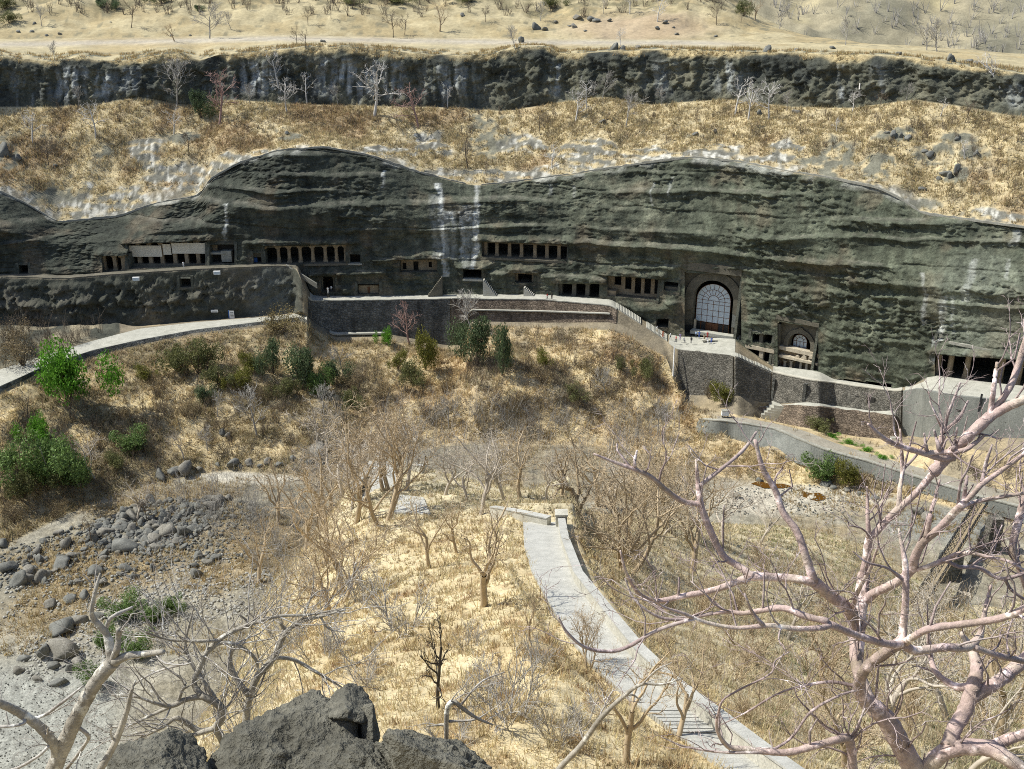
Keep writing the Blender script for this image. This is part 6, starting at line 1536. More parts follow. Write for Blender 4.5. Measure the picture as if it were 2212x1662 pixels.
def bush(px, py, wpx, hpx, key, label, group=None, name='leafy_bush', cat='bush'):
    P = ground(px, py)
    if P is None: return
    s = 1 / px_per_m(P); root = empty(name, P - [0, 0, .1]); tag(root, label, cat, group); root.scale = (wpx * s * .62, wpx * s * .62, hpx * s * .95); root.rotation_euler = (0, 0, rt.uniform(0, 6.3))
    add_obj('crown', LEAF[key][0], root); st_ = add_obj('stems', LEAF[key][1], root); st_['kind'] = 'stuff'
bush(150, 862, 135, 160, 'bright', 'bright green leafy tree beside the climbing path', name='leafy_tree', cat='tree')
bush(86, 960, 60, 82, 'bright', 'small bright green tree above the green riverside clump', name='leafy_tree', cat='tree')
bush(120, 1045, 150, 130, 'fresh', 'fresh green spreading tree above the river bed', name='leafy_tree', cat='tree')
bush(170, 1050, 90, 80, 'fresh', 'fresh green bush under the leaning white trunk')
bush(55, 1075, 90, 70, 'olive', 'olive bush at the foot of the riverside green tree')
bush(290, 975, 80, 50, 'fresh', 'low green bush on brown ground above the standing stones')
bush(430, 808, 100, 85, 'olive', 'broad olive bush below the climbing path')
bush(515, 850, 60, 60, 'yellow', 'yellowish olive bush on the shaded valley side')
bush(590, 808, 60, 80, 'dark', 'narrow dark green bush on the valley side')
bush(655, 842, 90, 100, 'dark', 'dark green bush with pale hanging leaves on the valley side')
bush(690, 860, 60, 70, 'fresh', 'grey-green bush beside the dark hanging bush')
bush(610, 722, 100, 68, 'dry', 'dry brownish tree in front of the end of the climbing path', name='leafy_tree', cat='tree')
bush(835, 745, 34, 46, 'bright', 'small bright green sapling before the blue-grey wall')
bush(920, 800, 64, 96, 'yellow', 'yellow-green bush beside the rosy bare tree')
bush(890, 830, 60, 60, 'olive', 'olive bush low on the slope under the rosy bare tree')
bush(1030, 790, 84, 112, 'dark', 'large dark green bush below the grey leafless tree')
bush(1085, 812, 62, 118, 'dark', 'tall dark green bush beside the large dark bush')
bush(1000, 740, 44, 48, 'dark', 'small dark bush at the foot of the brown wall')
for x, y, w, h, k in [(380, 800, 60, 50, 'olive'), (470, 830, 60, 50, 'olive'), (545, 800, 50, 46, 'yellow'), (620, 860, 60, 50, 'olive'), (720, 830, 60, 56, 'dark'), (760, 880, 56, 44, 'olive'), (320, 820, 44, 36, 'yellow'), (440, 870, 56, 40, 'dark'), (860, 800, 40, 44, 'yellow'), (1340, 800, 40, 34, 'olive'), (1180, 790, 44, 36, 'yellow'), (250, 1010, 60, 40, 'olive'), (20, 1010, 60, 50, 'fresh')]:
    bush(x, y, w, h, k, 'dusty green bush among dry scrub on the valley side', 'dusty bushes on the valley side')
bush(1395, 812, 50, 44, 'olive', 'olive bush on the golden slope below the steps')
bush(1240, 860, 50, 36, 'olive', 'low olive bush on the golden slope under the brown wall')
bush(1560, 868, 60, 50, 'yellow', 'yellowish bush at the foot of the rubble wall')
bush(1775, 1040, 84, 60, 'fresh', 'grey-green bush in front of the long grey wall')
bush(1828, 1046, 66, 66, 'yellow', 'yellowish bush in front of the long grey wall')
bush(1765, 930, 70, 34, 'olive', 'grey-green weeds at the foot of the purplish wall')
for x in (1800, 1835, 1870, 1905): bush(x, 945 + (x - 1800) * .42, 30, 12, 'bright', 'low green weeds along the inner edge of the lower path', 'weeds along the lower path', 'weed_clump', 'weeds')
bush(434, 255, 56, 60, 'dark', 'dark green bush among bare trees below the upper cliff')
bush(1607, 36, 42, 40, 'olive', 'olive bush on the shoulder of the plateau')
bush(50, 790, 130, 80, 'brownscrub', 'brown twiggy bush beside the rocks of the climbing path')
bush(30, 760, 90, 70, 'brownscrub', 'brown bush against the dark rock wall')
for x, y, w, h in [(350, 8, 50, 24), (250, 20, 30, 20), (860, 8, 60, 22), (220, 15, 40, 18), (20, 50, 50, 26), (10, 20, 60, 30), (1190, 18, 50, 26), (1010, 5, 60, 20), (760, 10, 50, 16), (430, 25, 30, 14)]:
    bush(x, y, w, h, 'olive' if w > 45 else 'dark', 'dark scrub bush on the hillside above the plateau', 'scrub bushes above the plateau')
for x, y, w, h in [(340, 860, 70, 50), (260, 905, 60, 40), (770, 850, 60, 50), (830, 870, 70, 50), (960, 850, 60, 50), (480, 930, 60, 40), (120, 1120, 60, 40), (30, 1130, 70, 44), (1170, 830, 70, 50), (1290, 820, 60, 44), (400, 900, 60, 40), (1130, 880, 60, 40), (1530, 860, 50, 44), (230, 820, 50, 40), (560, 870, 60, 50)]:
    bush(x, y, w, h, 'brownscrub', 'dry brown twiggy bush on the valley side', 'dry brown bushes on the valley side')
for x, y, w, h in [(270, 1335, 90, 50), (330, 1340, 70, 40), (370, 1322, 50, 40), (230, 1400, 70, 50), (210, 1480, 60, 60), (300, 1420, 80, 50)]:
    bush(x, y, w, h, 'fresh', 'fresh green weeds on the gravel behind the foreground branches', 'green weeds on the gravel', 'weed_clump', 'weeds')
# ------------------------------------------------------------------ trees beside the viewpoint, limb by limb
def _map(kind, p):
    x, y, w = p
    if kind == 'c6': return 1474.7 + .33335 * x, 1218.5 + .33335 * y, w * .33335
    if kind == 'c3': return 1474.7 + .33335 * x, 703.0 + .33335 * y, w * .33335
    if kind == 'z6': return 1796.5 + .2115 * x, 1015.4 + .2115 * y, w * .2115
    if kind == 'c5': return 737.3 + .33335 * x, 1218.5 + .33335 * y, w * .33335
    if kind == 'c4': return .33335 * x, 1218.5 + .33335 * y, w * .33335
    return x, y, w
def spline(P, n):
    P = np.asarray(P, float); t = np.concatenate([[0], np.cumsum(np.sqrt(np.linalg.norm(np.diff(P[:, :2], axis=0), axis=1)) + 1e-6)]); m = len(P)
    T_ = np.zeros_like(P)
    for i in range(m):
        a, b = max(i - 1, 0), min(i + 1, m - 1); T_[i] = (P[b] - P[a]) / (t[b] - t[a])
    out_ = []
    for i in range(m - 1):
        h = t[i + 1] - t[i]
        for u in np.linspace(0, 1, n, endpoint=False):
            h00, h10, h01, h11 = 2*u**3 - 3*u**2 + 1, u**3 - 2*u**2 + u, -2*u**3 + 3*u**2, u**3 - u**2
            out_.append(h00 * P[i] + h10 * h * T_[i] + h01 * P[i + 1] + h11 * h * T_[i + 1])
    out_.append(P[-1]); return np.array(out_)
TW = dict(seg=[5, 4, 3], wig=[.28, .34, .3], up=[.08, .05, .03], taper=[.4, .35, .3], kids=[4, 3], ang=[(25, 60), (25, 55)], len=[.55, .5], thin=[.6, .6], rmin=.0022)
TW['from'] = [.3, .25]
def traced_tree(name, label, limbs, mat, thin_mat, seed, base_D, twig=1.0, twig_len=(.25, .7), sides=9, wob=.03, stubs=0.0):
    """limbs: (map, parent or None, depth change, points of (x, y, width))"""
    r = np.random.default_rng(seed); done = []; root = None
    for li, (kind, par, dD, pts) in enumerate(limbs):
        Q = spline([_map(kind, p) for p in pts], 6)
        if par is None: D0 = base_D + (dD if li else 0); D1 = D0 + (0 if li else dD)
        else:
            PQ, PD = done[par]; k = np.argmin(np.hypot(PQ[:, 0] - Q[0, 0], PQ[:, 1] - Q[0, 1])); D0 = PD[k]; D1 = D0 + dD
        u = np.linspace(0, 1, len(Q)); D = D0 + (D1 - D0) * u + wob * 6 * np.sin(u * 5 + li) * u * (1 - u) * (0 if par is None else 1)
        P = at_depth(Q[:, 0], Q[:, 1], D); fwd = project(P)[2]; R = np.maximum(Q[:, 2], 1.2) * .97 / FOC * fwd / 2
        R = R * (1 + .10 * fbm(P * 7.0 + li, 3) + .05 * np.sin(np.arange(len(R)) * 2.1 + li))
        if par is not None: R[:2] *= 1.12
        done.append((Q, D))
        if root is None:
            root = empty(name, P[0]); tag(root, label, 'tree'); o0 = P[0].copy()
        V, F = tubes([(P - o0, R)], sides)
        n = len(V); sd = sides
        F = [tuple(f) for f in F] + [tuple(range(n - sd, n)), tuple(range(sd - 1, -1, -1))]
        me = make_mesh('branch', V, F, [mat if R.max() > .022 else thin_mat], True)
        ob = add_obj('trunk' if par is None else 'branch', me, root)
        L_ = []
        length = np.linalg.norm(np.diff(P, axis=0), axis=1).sum(); nt = int(round(length * 2.2 * twig * r.uniform(.6, 1.3)))
        for q in range(nt):
            k = int(r.uniform(.25, .98) * (len(P) - 1)); d = P[min(k + 1, len(P) - 1)] - P[max(k - 1, 0)]; d /= np.linalg.norm(d) + 1e-9
            dd = rot_about(d, perp(d, r), math.radians(r.uniform(25, 70))) + np.array([0, 0, .25])
            TW['n'] = 0; grow(L_, P[k], dd, r.uniform(*twig_len), max(min(R[k] * .45, .011), .004), 0, TW, r)
        for q in range(int(round(length * stubs * r.uniform(.6, 1.4)))):
            k = int(r.uniform(.2, 1.0) * (len(P) - 1)); d = np.array([r.normal(0, .45), r.normal(0, .3), 1.0]); d /= np.linalg.norm(d); ln = r.uniform(.12, .5); rr = min(R[k] * .6, r.uniform(.007, .013))
            m1 = P[k] + d * ln * .5 + r.normal(0, .03, 3); m2 = P[k] + d * ln + np.array([0, 0, .06]) + r.normal(0, .03, 3)
            L_.append((0, 0, np.array([P[k], m1, m2]), np.array([rr, rr * .85, rr * .6])))
        if L_:
            V, F = tubes([(p - o0, q) for _, _, p, q in L_], 4); t_ = add_obj('twigs', make_mesh('twigs', V, F, [thin_mat]), ob); t_['kind'] = 'stuff'
    return root
def mat_skin_bark(name, cols_, ring):
    m, nt, b = new_mat(name); v = N(nt, "ShaderNodeNewGeometry").outputs["Position"]
    n1 = noise_node(nt, 2.2, 5, .6, vec=v); n2 = noise_node(nt, 5.5, 4, .6, vec=v); n3 = noise_node(nt, 22, 4, .7, vec=v)
    c = ramp(nt, n1.outputs["Fac"], [(.32, cols_[0]), (.5, cols_[1]), (.68, cols_[2])])
    c = mul(nt, c, ramp(nt, n2.outputs["Fac"], [(.57, (1, 1, 1)), (.64, (1.75, 1.85, 1.95))])); c = mul(nt, c, ramp(nt, n3.outputs["Fac"], [(.3, .68), (.7, 1.22)]))
    nt.links.new(c, b.inputs["Base Color"]); b.inputs["Roughness"].default_value = .8; b.inputs["Specular IOR Level"].default_value = .15
    bump(nt, b, n3.outputs["Fac"], .9, .014); return m
M['rose_skin'] = mat_skin_bark('rose_papery_bark', [(.30, .24, .185), (.47, .355, .325), (.56, .48, .39)], 1)
M['rose_thin'] = mat_skin_bark('rose_thin_bark', [(.20, .15, .14), (.34, .265, .25), (.46, .395, .36)], 1)
M['ash_skin'] = mat_skin_bark('ash_grey_bark', [(.22, .195, .155), (.33, .30, .25), (.43, .40, .34)], 1)
M['ash_thin'] = mat_skin_bark('ash_thin_bark', [(.24, .21, .18), (.38, .35, .31), (.50, .475, .43)], 1)
rose = [
 ('c6', None, 0, [(1800, 2420, 200), (1740, 1950, 185), (1620, 1560, 168), (1500, 1331, 150), (1400, 1150, 140), (1320, 1010, 130), (1205, 900, 112)]),
 ('c6', 0, -.4, [(1200, 905, 95), (1150, 830, 88), (1150, 750, 75), (1200, 660, 70), (1330, 560, 70), (1425, 500, 82)]),
 ('c6', 1, .2, [(1420, 495, 56), (1430, 400, 52), (1440, 300, 50), (1446, 150, 45), (1442, 0, 40), (1420, -120, 26), (1400, -230, 14)]),
 ('c6', 1, -.5, [(1425, 510, 62), (1350, 522, 56), (1150, 470, 50), (950, 390, 52)]),
 ('c6', 3, -.3, [(950, 395, 46), (900, 415, 40), (720, 420, 38), (560, 400, 34), (350, 415, 29), (150, 380, 28), (0, 320, 25), (-140, 270, 17), (-260, 160, 9)]),
 ('c6', 3, .3, [(940, 372, 46), (800, 340, 45), (640, 285, 45), (400, 320, 35), (280, 310, 28), (100, 345, 12)]),
 ('c6', 4, -.1, [(520, 396, 28), (450, 310, 22), (400, 190, 12)]),
 ('c6', 5, .1, [(280, 308, 15), (150, 200, 11), (50, 110, 6)]),
 ('c6', 1, .4, [(1430, 515, 64), (1500, 560, 60), (1700, 540, 56), (1850, 540, 56), (1930, 460, 50)]),
 ('c6', 8, .1, [(1930, 455, 40), (1945, 380, 35), (1970, 250, 28), (2000, 140, 18)]),
 ('c6', 8, .3, [(1880, 538, 46), (2030, 590, 42), (2212, 630, 42), (2420, 680, 36)]),
 ('c6', 1, -.6, [(1440, 510, 54), (1500, 470, 48), (1600, 420, 50), (1900, 380, 50), (2100, 340, 50), (2290, 250, 46)]),
 ('c6', 0, -.3, [(1540, 1390, 112), (1700, 1215, 110), (1950, 1190, 108), (2100, 1260, 100), (2290, 1400, 90)]),
 ('c6', 12, .1, [(1990, 1190, 82), (2100, 1140, 74), (2290, 1080, 66)]),
 ('c6', 12, .8, [(1720, 1190, 95), (1765, 1060, 100), (1830, 950, 100), (1880, 800, 98), (1905, 680, 80), (1870, 560, 56), (1800, 440, 30)]),
 ('c6', 14, .3, [(1860, 870, 90), (2000, 790, 88), (2100, 720, 88), (2290, 550, 84)]),
 ('c6', 14, .5, [(1865, 800, 62), (1760, 790, 50), (1640, 700, 40), (1600, 560, 32), (1590, 420, 20)]),
 ('c6', 0, .9, [(1300, 990, 62), (1200, 850, 76), (1130, 650, 88), (1135, 450, 100), (1160, 200, 92), (1175, 60, 80)]),
 ('z6', 17, -.2, [(320, 1130, 92), (350, 950, 90), (385, 700, 86), (440, 650, 80), (560, 520, 72), (680, 400, 76), (830, 270, 72), (1000, 80, 75), (1050, 10, 75)]),
 ('c3', 18, -.2, [(1620, 955, 76), (1740, 830, 75), (1830, 740, 75), (1990, 590, 80)]),
 ('c3', 19, -.2, [(1985, 595, 62), (2100, 530, 62), (2212, 480, 60), (2360, 400, 50)]),
 ('c3', 19, .1, [(1990, 585, 38), (2010, 450, 34), (2025, 330, 30), (2040, 240, 24)]),
 ('c3', 19, .2, [(1992, 590, 48), (2040, 520, 46), (2130, 380, 46), (2212, 140, 44), (2270, -60, 36)]),
 ('z6', 18, .1, [(383, 700, 62), (368, 500, 42), (365, 300, 34), (362, 170, 20)]),
 ('z6', 18, .2, [(690, 392, 60), (695, 200, 50), (722, 40, 46), (715, -180, 38), (700, -420, 16)]),
 ('z6', 24, .1, [(722, 0, 34), (840, -120, 28), (950, -260, 22), (1010, -360, 12)]),
 ('c3', 19, -.3, [(1750, 850, 58), (1690, 860, 54), (1570, 830, 44), (1400, 780, 38), (1300, 730, 34), (1240, 680, 27), (1200, 640, 16)]),
 ('c3', 26, -.1, [(1575, 830, 38), (1700, 822, 34), (1820, 810, 34), (1900, 760, 28), (1960, 710, 16)]),
 ('c3', 26, .05, [(1580, 815, 28), (1565, 700, 14)]), ('c3', 27, .05, [(1665, 815, 30), (1630, 680, 16)]), ('c3', 27, .05, [(1752, 812, 26), (1780, 660, 12)]),
 ('c3', 19, .15, [(1650, 925, 52), (1670, 790, 46), (1692, 680, 40)]),
 ('c3', 31, .05, [(1690, 690, 26), (1660, 620, 20), (1600, 490, 10)]), ('c3', 31, .05, [(1695, 685, 28), (1722, 570, 20), (1800, 370, 12)]), ('c3', 31, .0, [(1692, 690, 28), (1790, 600, 22), (1850, 490, 12)]),
 ('z6', 17, -.8, [(340, 1330, 104), (450, 1250, 96), (560, 1200, 92), (720, 1110, 90), (830, 1000, 95), (850, 900, 95), (930, 740, 90), (1100, 600, 86), (1240, 450, 86), (1340, 350, 80)]),
 ('z6', 35, -.1, [(1330, 360, 60), (1440, 250, 55), (1530, 150, 58), (1700, 30, 50), (1850, -80, 46), (2050, -230, 40)]),
 ('z6', 36, .1, [(1525, 155, 44), (1550, 60, 42), (1580, -80, 38), (1640, -260, 20)]),
 ('z6', 35, .1, [(1335, 355, 54), (1600, 300, 46), (1965, 235, 40), (2200, 180, 34)]),
 ('z6', 35, .1, [(1338, 352, 46), (1365, 200, 42), (1385, 60, 26)]),
 ('z6', 35, -.2, [(1290, 400, 34), (1300, 250, 30), (1330, 100, 28), (1385, 0, 22), (1440, -150, 14)]),
 ('z6', 35, .15, [(965, 690, 58), (1010, 450, 46), (1050, 300, 36), (1105, 100, 22)]),
 ('z6', 35, -.5, [(800, 1035, 48), (900, 1010, 48), (1000, 980, 50), (1180, 910, 60), (1280, 860, 50), (1420, 850, 42), (1600, 890, 36), (1790, 930, 34), (2010, 1050, 30)]),
 ('z6', 42, -.1, [(1170, 925, 44), (1300, 990, 42), (1500, 1000, 46), (1660, 1090, 42), (1780, 1110, 44), (2010, 1045, 38)]),
 ('z6', 43, .05, [(1770, 1108, 36), (1830, 1220, 34), (2000, 1345, 30)]),
 ('z6', 17, -.7, [(250, 1680, 66), (215, 1500, 56), (240, 1320, 50), (300, 1180, 42), (400, 1000, 36), (440, 880, 28), (490, 740, 16)]),
 ('z6', 2, -.1, [(745, 1120, 36), (560, 1000, 30), (350, 940, 22), (215, 830, 10)]),
 ('z6', 15, .2, [(2120, 1750, 60), (2020, 1300, 60), (1930, 1050, 58), (1885, 920, 64), (1850, 790, 78), (1900, 550, 86), (1950, 380, 84), (2010, 200, 80), (2090, -20, 70)]),
 ('c6', 17, -.5, [(1135, 380, 88), (1060, 280, 82), (950, 200, 82), (850, 115, 80)]),
 ('c6', 48, .0, [(855, 118, 60), (700, 92, 56), (560, 85, 56), (440, 80, 56)]),
 ('d', 49, .2, [(1625, 1245, 18), (1600, 1226, 16), (1562, 1200, 16), (1535, 1148, 16), (1515, 1095, 15), (1508, 1046, 13)]),
 ('d', 50, .05, [(1509, 1060, 11), (1506, 1025, 9), (1503, 993, 4)]),
 ('d', 50, -.2, [(1512, 1090, 13), (1475, 1083, 13), (1440, 1060, 12), (1405, 1030, 11), (1370, 1014, 10), (1330, 1000, 8), (1283, 981, 5)]),
 ('d', 52, .05, [(1372, 1015, 8), (1371, 995, 7), (1376, 974, 4)]),
 ('d', 50, .2, [(1511, 1050, 10), (1575, 1000, 8), (1608, 970, 8), (1635, 932, 5)]),
 ('d', 48, .3, [(1758, 1257, 20), (1740, 1200, 18), (1721, 1148, 17), (1691, 1106, 15), (1675, 1060, 14), (1648, 1013, 12), (1631, 950, 8)]),
 ('d', 49, -.2, [(1618, 1248, 16), (1541, 1275, 14), (1475, 1288, 13), (1420, 1298, 11), (1380, 1282, 9), (1353, 1238, 7), (1340, 1190, 4)]),
 ('d', 4, -.1, [(1500, 1336, 9), (1420, 1362, 9), (1337, 1405, 9), (1267, 1400, 8), (1224, 1365, 6), (1205, 1330, 4)]),
 ('d', 5, .1, [(1540, 1325, 8), (1470, 1338, 8), (1420, 1332, 7), (1370, 1295, 5), (1350, 1250, 3)]),
 ('c6', None, -.5, [(1300, 2480, 90), (1180, 1800, 78), (1110, 1400, 66), (1092, 1200, 62), (1075, 1120, 66)]),
 ('c6', 59, -.3, [(1075, 1125, 58), (1000, 1140, 54), (850, 1180, 50), (700, 1220, 48), (560, 1220, 42), (400, 1200, 40), (290, 1180, 34), (220, 1060, 22), (245, 900, 12)]),
 ('c6', 60, -.1, [(560, 1222, 24), (250, 1220, 18), (0, 1180, 13), (-140, 1120, 7)]),
 ('c6', 59, .2, [(1072, 1115, 18), (950, 1080, 15), (830, 960, 13), (740, 860, 10), (730, 780, 5)]),
 ('c6', 60, .3, [(560, 1220, 22), (700, 1130, 18), (830, 960, 18), (1000, 860, 18), (1120, 820, 14)]),
 ('c6', 60, .2, [(235, 1080, 15), (250, 900, 14), (360, 820, 14), (570, 710, 12), (600, 630, 10), (690, 570, 6)]),
 ('c6', 1, .3, [(1150, 800, 28), (960, 765, 22), (740, 800, 17), (600, 850, 14), (450, 940, 14), (380, 980, 10), (230, 1050, 6)]),
]
traced_tree('rose_barked_tree', 'large bare tree with rose and tan papery bark beside the viewpoint', rose, M['rose_skin'], M['rose_thin'], 4, 7.2, 1.2, (.2, .75), stubs=1.0)
lean_ = [
 ('c4', None, 0, [(60, 2300, 130), (200, 1700, 120), (350, 1331, 110), (470, 1050, 100), (560, 870, 95), (640, 740, 95), (735, 635, 100)]),
 ('c4', 0, .1, [(730, 640, 76), (705, 500, 60), (680, 440, 46), (600, 340, 36), (600, 260, 30), (630, 130, 24), (650, 60, 12)]),
 ('c4', 1, .1, [(682, 440, 32), (720, 350, 28), (860, 280, 18)]), ('c4', 0, -.1, [(735, 620, 54), (762, 540, 46), (766, 425, 30)]), ('c4', 0, -.2, [(740, 635, 62), (820, 598, 54), (900, 588, 48), (1060, 570, 34)]),
 ('c4', 0, -.3, [(380, 1230, 72), (330, 1140, 68), (250, 1050, 64), (120, 960, 60), (0, 905, 56), (-150, 860, 50)]),
 ('c4', 0, .2, [(560, 1480, 56), (650, 1331, 50), (750, 1150, 44), (820, 960, 36), (850, 830, 26), (880, 750, 10)]),
 ('c4', 5, .1, [(150, 985, 28), (260, 992, 22), (400, 900, 22), (540, 790, 12)]), ('c4', 5, -.1, [(110, 960, 26), (160, 1030, 22), (0, 1055, 22), (-140, 1040, 16)]),
 ('c4', 0, -.2, [(340, 1330, 24), (330, 1180, 22), (250, 1245, 20), (90, 1331, 20), (-60, 1340, 14)]), ('c4', 0, .1, [(480, 1040, 28), (560, 1100, 26), (570, 1140, 25), (430, 1331, 22)]),
]
traced_tree('leaning_tree', 'ash-grey leaning tree with broken limbs beside the low crag', lean_, M['ash_skin'], M['ash_thin'], 6, 6.6, .5, (.15, .45))
twisted = [
 ('c4', None, 0, [(1560, 1900, 66), (1490, 1300, 58), (1450, 1160, 55), (1405, 1060, 52), (1440, 990, 54), (1425, 920, 54), (1300, 850, 50)]),
 ('c4', 0, -.3, [(1310, 855, 42), (1200, 880, 38), (1110, 920, 34), (1000, 900, 24), (880, 860, 18), (720, 850, 10)]),
 ('c4', 0, .6, [(1300, 850, 44), (1255, 770, 40), (1290, 680, 38), (1350, 560, 36), (1450, 470, 34), (1600, 400, 30), (1800, 340, 22), (2000, 330, 18), (2212, 290, 10)]),
 ('c4', 2, .2, [(1345, 570, 28), (1440, 510, 28), (1560, 540, 26), (1650, 610, 22), (1680, 700, 14)]), ('c4', 2, -.3, [(1420, 495, 26), (1280, 500, 22), (1080, 488, 16), (940, 440, 9)]), ('c4', 2, .1, [(1560, 425, 22), (1605, 380, 18), (1540, 320, 9)]),
 ('c4', 0, -.4, [(1405, 1062, 36), (1250, 1110, 30), (1100, 1150, 22), (900, 1160, 12)]), ('c4', 0, -.2, [(1400, 1065, 42), (1290, 1080, 38), (1150, 1000, 34), (1050, 1060, 26), (900, 1130, 18), (780, 1200, 10)]),
 ('c4', 1, -.2, [(1110, 922, 26), (960, 990, 22), (850, 1040, 18), (700, 1060, 10)]), ('c4', 1, .2, [(1150, 905, 24), (1180, 820, 22), (1200, 770, 20), (1100, 690, 14), (1010, 640, 8)]),
 ('c4', None, .7, [(1570, 1800, 62), (1590, 1150, 56), (1600, 950, 52), (1620, 850, 54)]),
 ('c4', 10, .1, [(1615, 850, 44), (1540, 760, 40), (1490, 650, 40), (1500, 560, 30), (1560, 500, 18)]),
 ('c4', 10, .3, [(1622, 852, 46), (1660, 740, 46), (1780, 600, 44), (1850, 450, 36), (1960, 370, 28), (2080, 340, 22), (2240, 295, 12)]),
 ('c4', 12, .2, [(1775, 605, 30), (1900, 620, 26), (2030, 690, 22), (2150, 760, 18), (2230, 810, 10)]), ('c4', 12, .1, [(1858, 445, 26), (1820, 390, 18), (1770, 360, 9)]), ('c4', 12, .1, [(1955, 372, 20), (2000, 250, 14), (2060, 180, 10), (2150, 170, 5)]), ('c4', 12, .0, [(2075, 342, 16), (2130, 420, 12), (2230, 440, 8)]),
 ('c4', 0, .5, [(1420, 915, 34), (1330, 780, 30), (1240, 640, 26), (1200, 520, 22), (1230, 380, 16), (1260, 260, 8)]), ('c4', 17, .2, [(1215, 580, 20), (1080, 520, 18), (960, 380, 14), (900, 220, 8)]), ('c4', 17, .2, [(1235, 640, 18), (1040, 690, 16), (900, 760, 12), (800, 860, 7)]),
]
traced_tree('twisted_tree', 'pale twisted bare tree rising behind the massive crag', twisted, M['ash_skin'], M['ash_thin'], 8, 11.0, 2.9, (.35, 1.4), 8)
traced_tree('bent_sapling', 'smooth grey sapling bent in an arc above the pale grass', [
 ('c5', None, 0, [(1050, 2100, 50), (1250, 1560, 44), (1420, 1320, 40), (1550, 1180, 38), (1690, 990, 34), (1850, 840, 28), (1950, 780, 22), (2080, 780, 15), (2212, 740, 8)]),
 ('c5', 0, .2, [(1700, 985, 16), (1860, 850, 14), (1940, 880, 10)]), ('c5', 0, -.2, [(1945, 785, 14), (2040, 690, 12), (2140, 640, 7)])], M['ash_skin'], M['ash_thin'], 9, 8.4, .5, (.2, .5))
traced_tree('broken_sapling', 'whitish dead sapling snapped over beside the sloping crag', [
 ('c5', None, 0, [(690, 1500, 36), (680, 1080, 32), (690, 930, 36), (730, 895, 36), (790, 940, 28), (880, 1000, 22), (985, 1045, 10)]), ('c5', 0, .1, [(685, 1040, 24), (620, 1045, 16), (560, 1050, 10)]), ('c5', 0, .2, [(700, 1020, 18), (860, 1010, 14), (940, 970, 8)]), ('c5', 0, .3, [(770, 920, 18), (850, 820, 14), (930, 750, 12), (1060, 700, 8)])], M['ash_skin'], M['ash_thin'], 12, 10.8, .8, (.25, .7))
# dry seed heads at the branch tips of the rose-barked tree
# ------------------------------------------------------------------ visitors
def person_mesh(pose, seed):
    """one continuous skinned figure, 1.7 m tall, feet at the origin"""
    J = {'pelvis': (0, 0, .93), 'chest': (0, .0, 1.22), 'neck': (0, 0, 1.45), 'head': (0, -.02, 1.56), 'crown': (0, -.01, 1.67)}
    R_ = {'pelvis': .145, 'chest': .15, 'neck': .055, 'head': .095, 'crown': .075}
    E = [('pelvis', 'chest'), ('chest', 'neck'), ('neck', 'head'), ('head', 'crown')]
    st = {'stand': (0.0, 0.0), 'walk': (.22, -.22), 'sit': (0, 0)}[pose]
    for s, sg in (('l', -1), ('r', 1)):
        k = st[0] if sg < 0 else st[1]
        J['hip' + s] = (sg * .09, 0, .86); R_['hip' + s] = .095
        if pose == 'sit':
            J['knee' + s] = (sg * .11, -.42, .86); J['ank' + s] = (sg * .11, -.44, .46); J['toe' + s] = (sg * .12, -.62, .42)
        else:
            J['knee' + s] = (sg * .10, -k * .5 - .02, .48); J['ank' + s] = (sg * .10, -k * .9 + .02, .08); J['toe' + s] = (sg * .11, -k * .9 - .14, .04)
        R_['knee' + s] = .065; R_['ank' + s] = .045; R_['toe' + s] = .04
        J['sho' + s] = (sg * .19, 0, 1.39); J['elb' + s] = (sg * .25, k * .35 + .02, 1.12); J['wri' + s] = (sg * .24, k * .7 - .10, .90); J['hand' + s] = (sg * .235, k * .75 - .14, .81)
        R_['sho' + s] = .065; R_['elb' + s] = .045; R_['wri' + s] = .033; R_['hand' + s] = .036
        E += [('pelvis', 'hip' + s), ('hip' + s, 'knee' + s), ('knee' + s, 'ank' + s), ('ank' + s, 'toe' + s), ('chest', 'sho' + s), ('sho' + s, 'elb' + s), ('elb' + s, 'wri' + s), ('wri' + s, 'hand' + s)]
    names = list(J); me = bpy.data.meshes.new('figure'); me.from_pydata([J[n] for n in names], [(names.index(a), names.index(b)) for a, b in E], []); me.update()
    o = bpy.data.objects.new('figure', me); COL.objects.link(o); o.modifiers.new('s', 'SKIN'); sv = me.skin_vertices[0].data
    for n, v in zip(names, sv): v.radius = (R_[n], R_[n] * (.72 if n in ('pelvis', 'chest') else 1)); v.use_root = n == 'pelvis'
    sub = o.modifiers.new('u', 'SUBSURF'); sub.levels = 1; sub.render_levels = 1
    dg = bpy.context.evaluated_depsgraph_get(); res = bpy.data.meshes.new_from_object(o.evaluated_get(dg)); bpy.data.objects.remove(o); return res
FIG = {p: person_mesh(p, 1) for p in ('stand', 'walk', 'sit')}
def cloth(name, c): return mat_noise(name, [(0.3, tuple(x * .85 for x in c)), (0.7, tuple(min(x * 1.1, .85) for x in c))], 6.0, bump_d=0)
SKIN = cloth('brown_skin', (.20, .11, .07)); HAIR = cloth('black_hair', (.012, .011, .010))
CL = {k: cloth(k + '_cloth', c) for k, c in dict(white=(.75, .75, .74), red=(.55, .06, .05), orange=(.60, .16, .06), blue=(.08, .14, .42), lilac=(.45, .35, .55), tan=(.42, .32, .20), black=(.02, .02, .022), dark=(.05, .055, .07), pink=(.60, .18, .26), paleblue=(.35, .45, .62)).items()}
_pm = {}
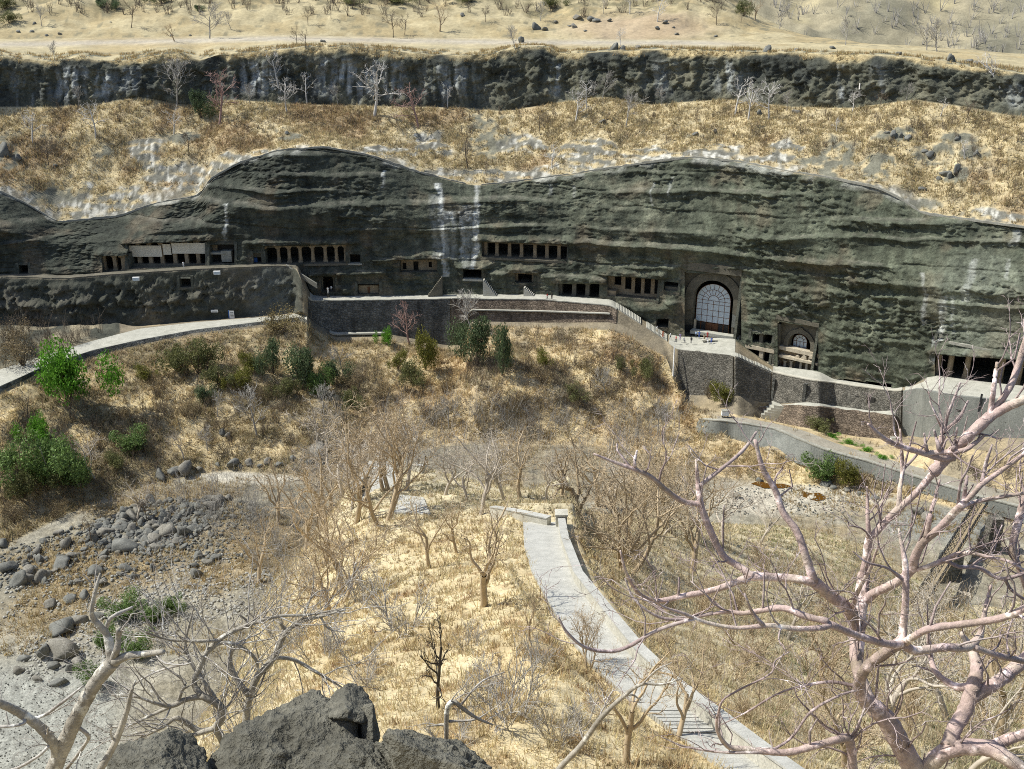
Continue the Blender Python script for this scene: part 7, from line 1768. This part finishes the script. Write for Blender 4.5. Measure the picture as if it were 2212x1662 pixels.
def person(px, py, pose, top, legs, label, z=None, rz=0.0, h=1.68, line=None):
    i = int(np.argmin(np.abs(UF - px)))
    if z is None: z = z_F1[i] + .08
    D = depth_for_z(px, py, z); P = at_depth(px, py, D)
    key = (pose, top, legs)
    if key not in _pm:
        me = FIG[pose].copy(); me.materials.clear()
        for m_ in (CL[top], CL[legs], SKIN, HAIR): me.materials.append(m_)
        n = len(me.polygons); cen = np.zeros(n * 3); me.polygons.foreach_get('center', cen); cen = cen.reshape(-1, 3); ax = np.abs(cen[:, 0])
        idx = np.where(cen[:, 2] < .93, 1, 0)
        if pose == 'sit': idx = np.where((cen[:, 2] < .80) | (cen[:, 1] < -.14) & (cen[:, 2] < 1.0), 1, 0)
        idx = np.where((ax > .17) & (cen[:, 2] < 1.12) & (cen[:, 2] > .7), 2, idx); idx = np.where(cen[:, 2] > 1.44, 2, idx)
        idx = np.where((cen[:, 2] > 1.60) | ((cen[:, 2] > 1.5) & (cen[:, 1] > .02)), 3, idx); idx = np.where((cen[:, 2] < .07) & (pose != 'sit'), 3, idx)
        me.polygons.foreach_set('material_index', idx.astype(np.int32)); me.polygons.foreach_set('use_smooth', np.ones(n, bool)); _pm[key] = me
    o = add_obj('person', _pm[key], None, P - ([0, 0, .38] if pose == 'sit' else [0, 0, 0]), (0, 0, rz), h / 1.72); tag(o, label, 'person'); return o
person(397, 579, 'stand', 'white', 'white', 'person in long white clothes standing on the terrace before the screened cave')
person(709, 634, 'stand', 'white', 'white', 'person in white on the lower of the dim steps', z=at_depth(709, 634, 238.5)[2])
person(716, 631, 'stand', 'white', 'dark', 'person in a white shirt in the tall dark doorway', z=at_depth(716, 631, 240.2)[2])
person(1182, 648, 'walk', 'red', 'dark', 'person in a red top walking along the walkway', rz=1.4)
person(1192, 648.5, 'stand', 'black', 'black', 'person all in black on the walkway beside the walker in red', rz=.6)
zp = z_F1[int(np.argmin(np.abs(UF - 1530)))] + .08
for px, py, pose, a, b, rz, lab in [(1419, 718, 'walk', 'white', 'tan', 1.2, 'person in white coming down the last steps to the platform'), (1432, 729, 'stand', 'orange', 'orange', .3, 'person in orange at the foot of the steps'), (1448, 733, 'walk', 'white', 'dark', 1.3, 'person in a white shirt walking onto the platform'), (1460, 740, 'walk', 'red', 'dark', -1.2, 'person in a red shirt at the platform edge'),
        (1469, 735, 'stand', 'lilac', 'lilac', .2, 'person in lilac clothes on the platform'), (1477, 739, 'sit', 'white', 'dark', .4, 'person in white seated on the platform floor'), (1493, 742, 'stand', 'dark', 'dark', 0, 'person in dark clothes standing alone before the arch'), (1503, 730, 'stand', 'paleblue', 'dark', 2.6, 'person in a pale blue shirt beside the arch post'), (1510, 730, 'stand', 'blue', 'blue', 2.9, 'person in deep blue clothes near the arch door'),
        (1521, 737, 'stand', 'tan', 'tan', .5, 'person in tan clothes standing behind the stone bench'), (1527, 739, 'sit', 'white', 'white', .3, 'person in white seated on the stone bench'), (1537, 739.5, 'sit', 'blue', 'blue', -.3, 'person in blue seated on the stone bench'), (1528, 731, 'stand', 'red', 'red', 0, 'person in red at the door under the great arch')]:
    i = int(np.argmin(np.abs(UF - px))); person(px, py, pose, a, b, lab, z=(z_F1[i] + .1 if px < 1440 else zp) + (.4 if 'bench' in lab and pose == 'sit' else 0), rz=rz)
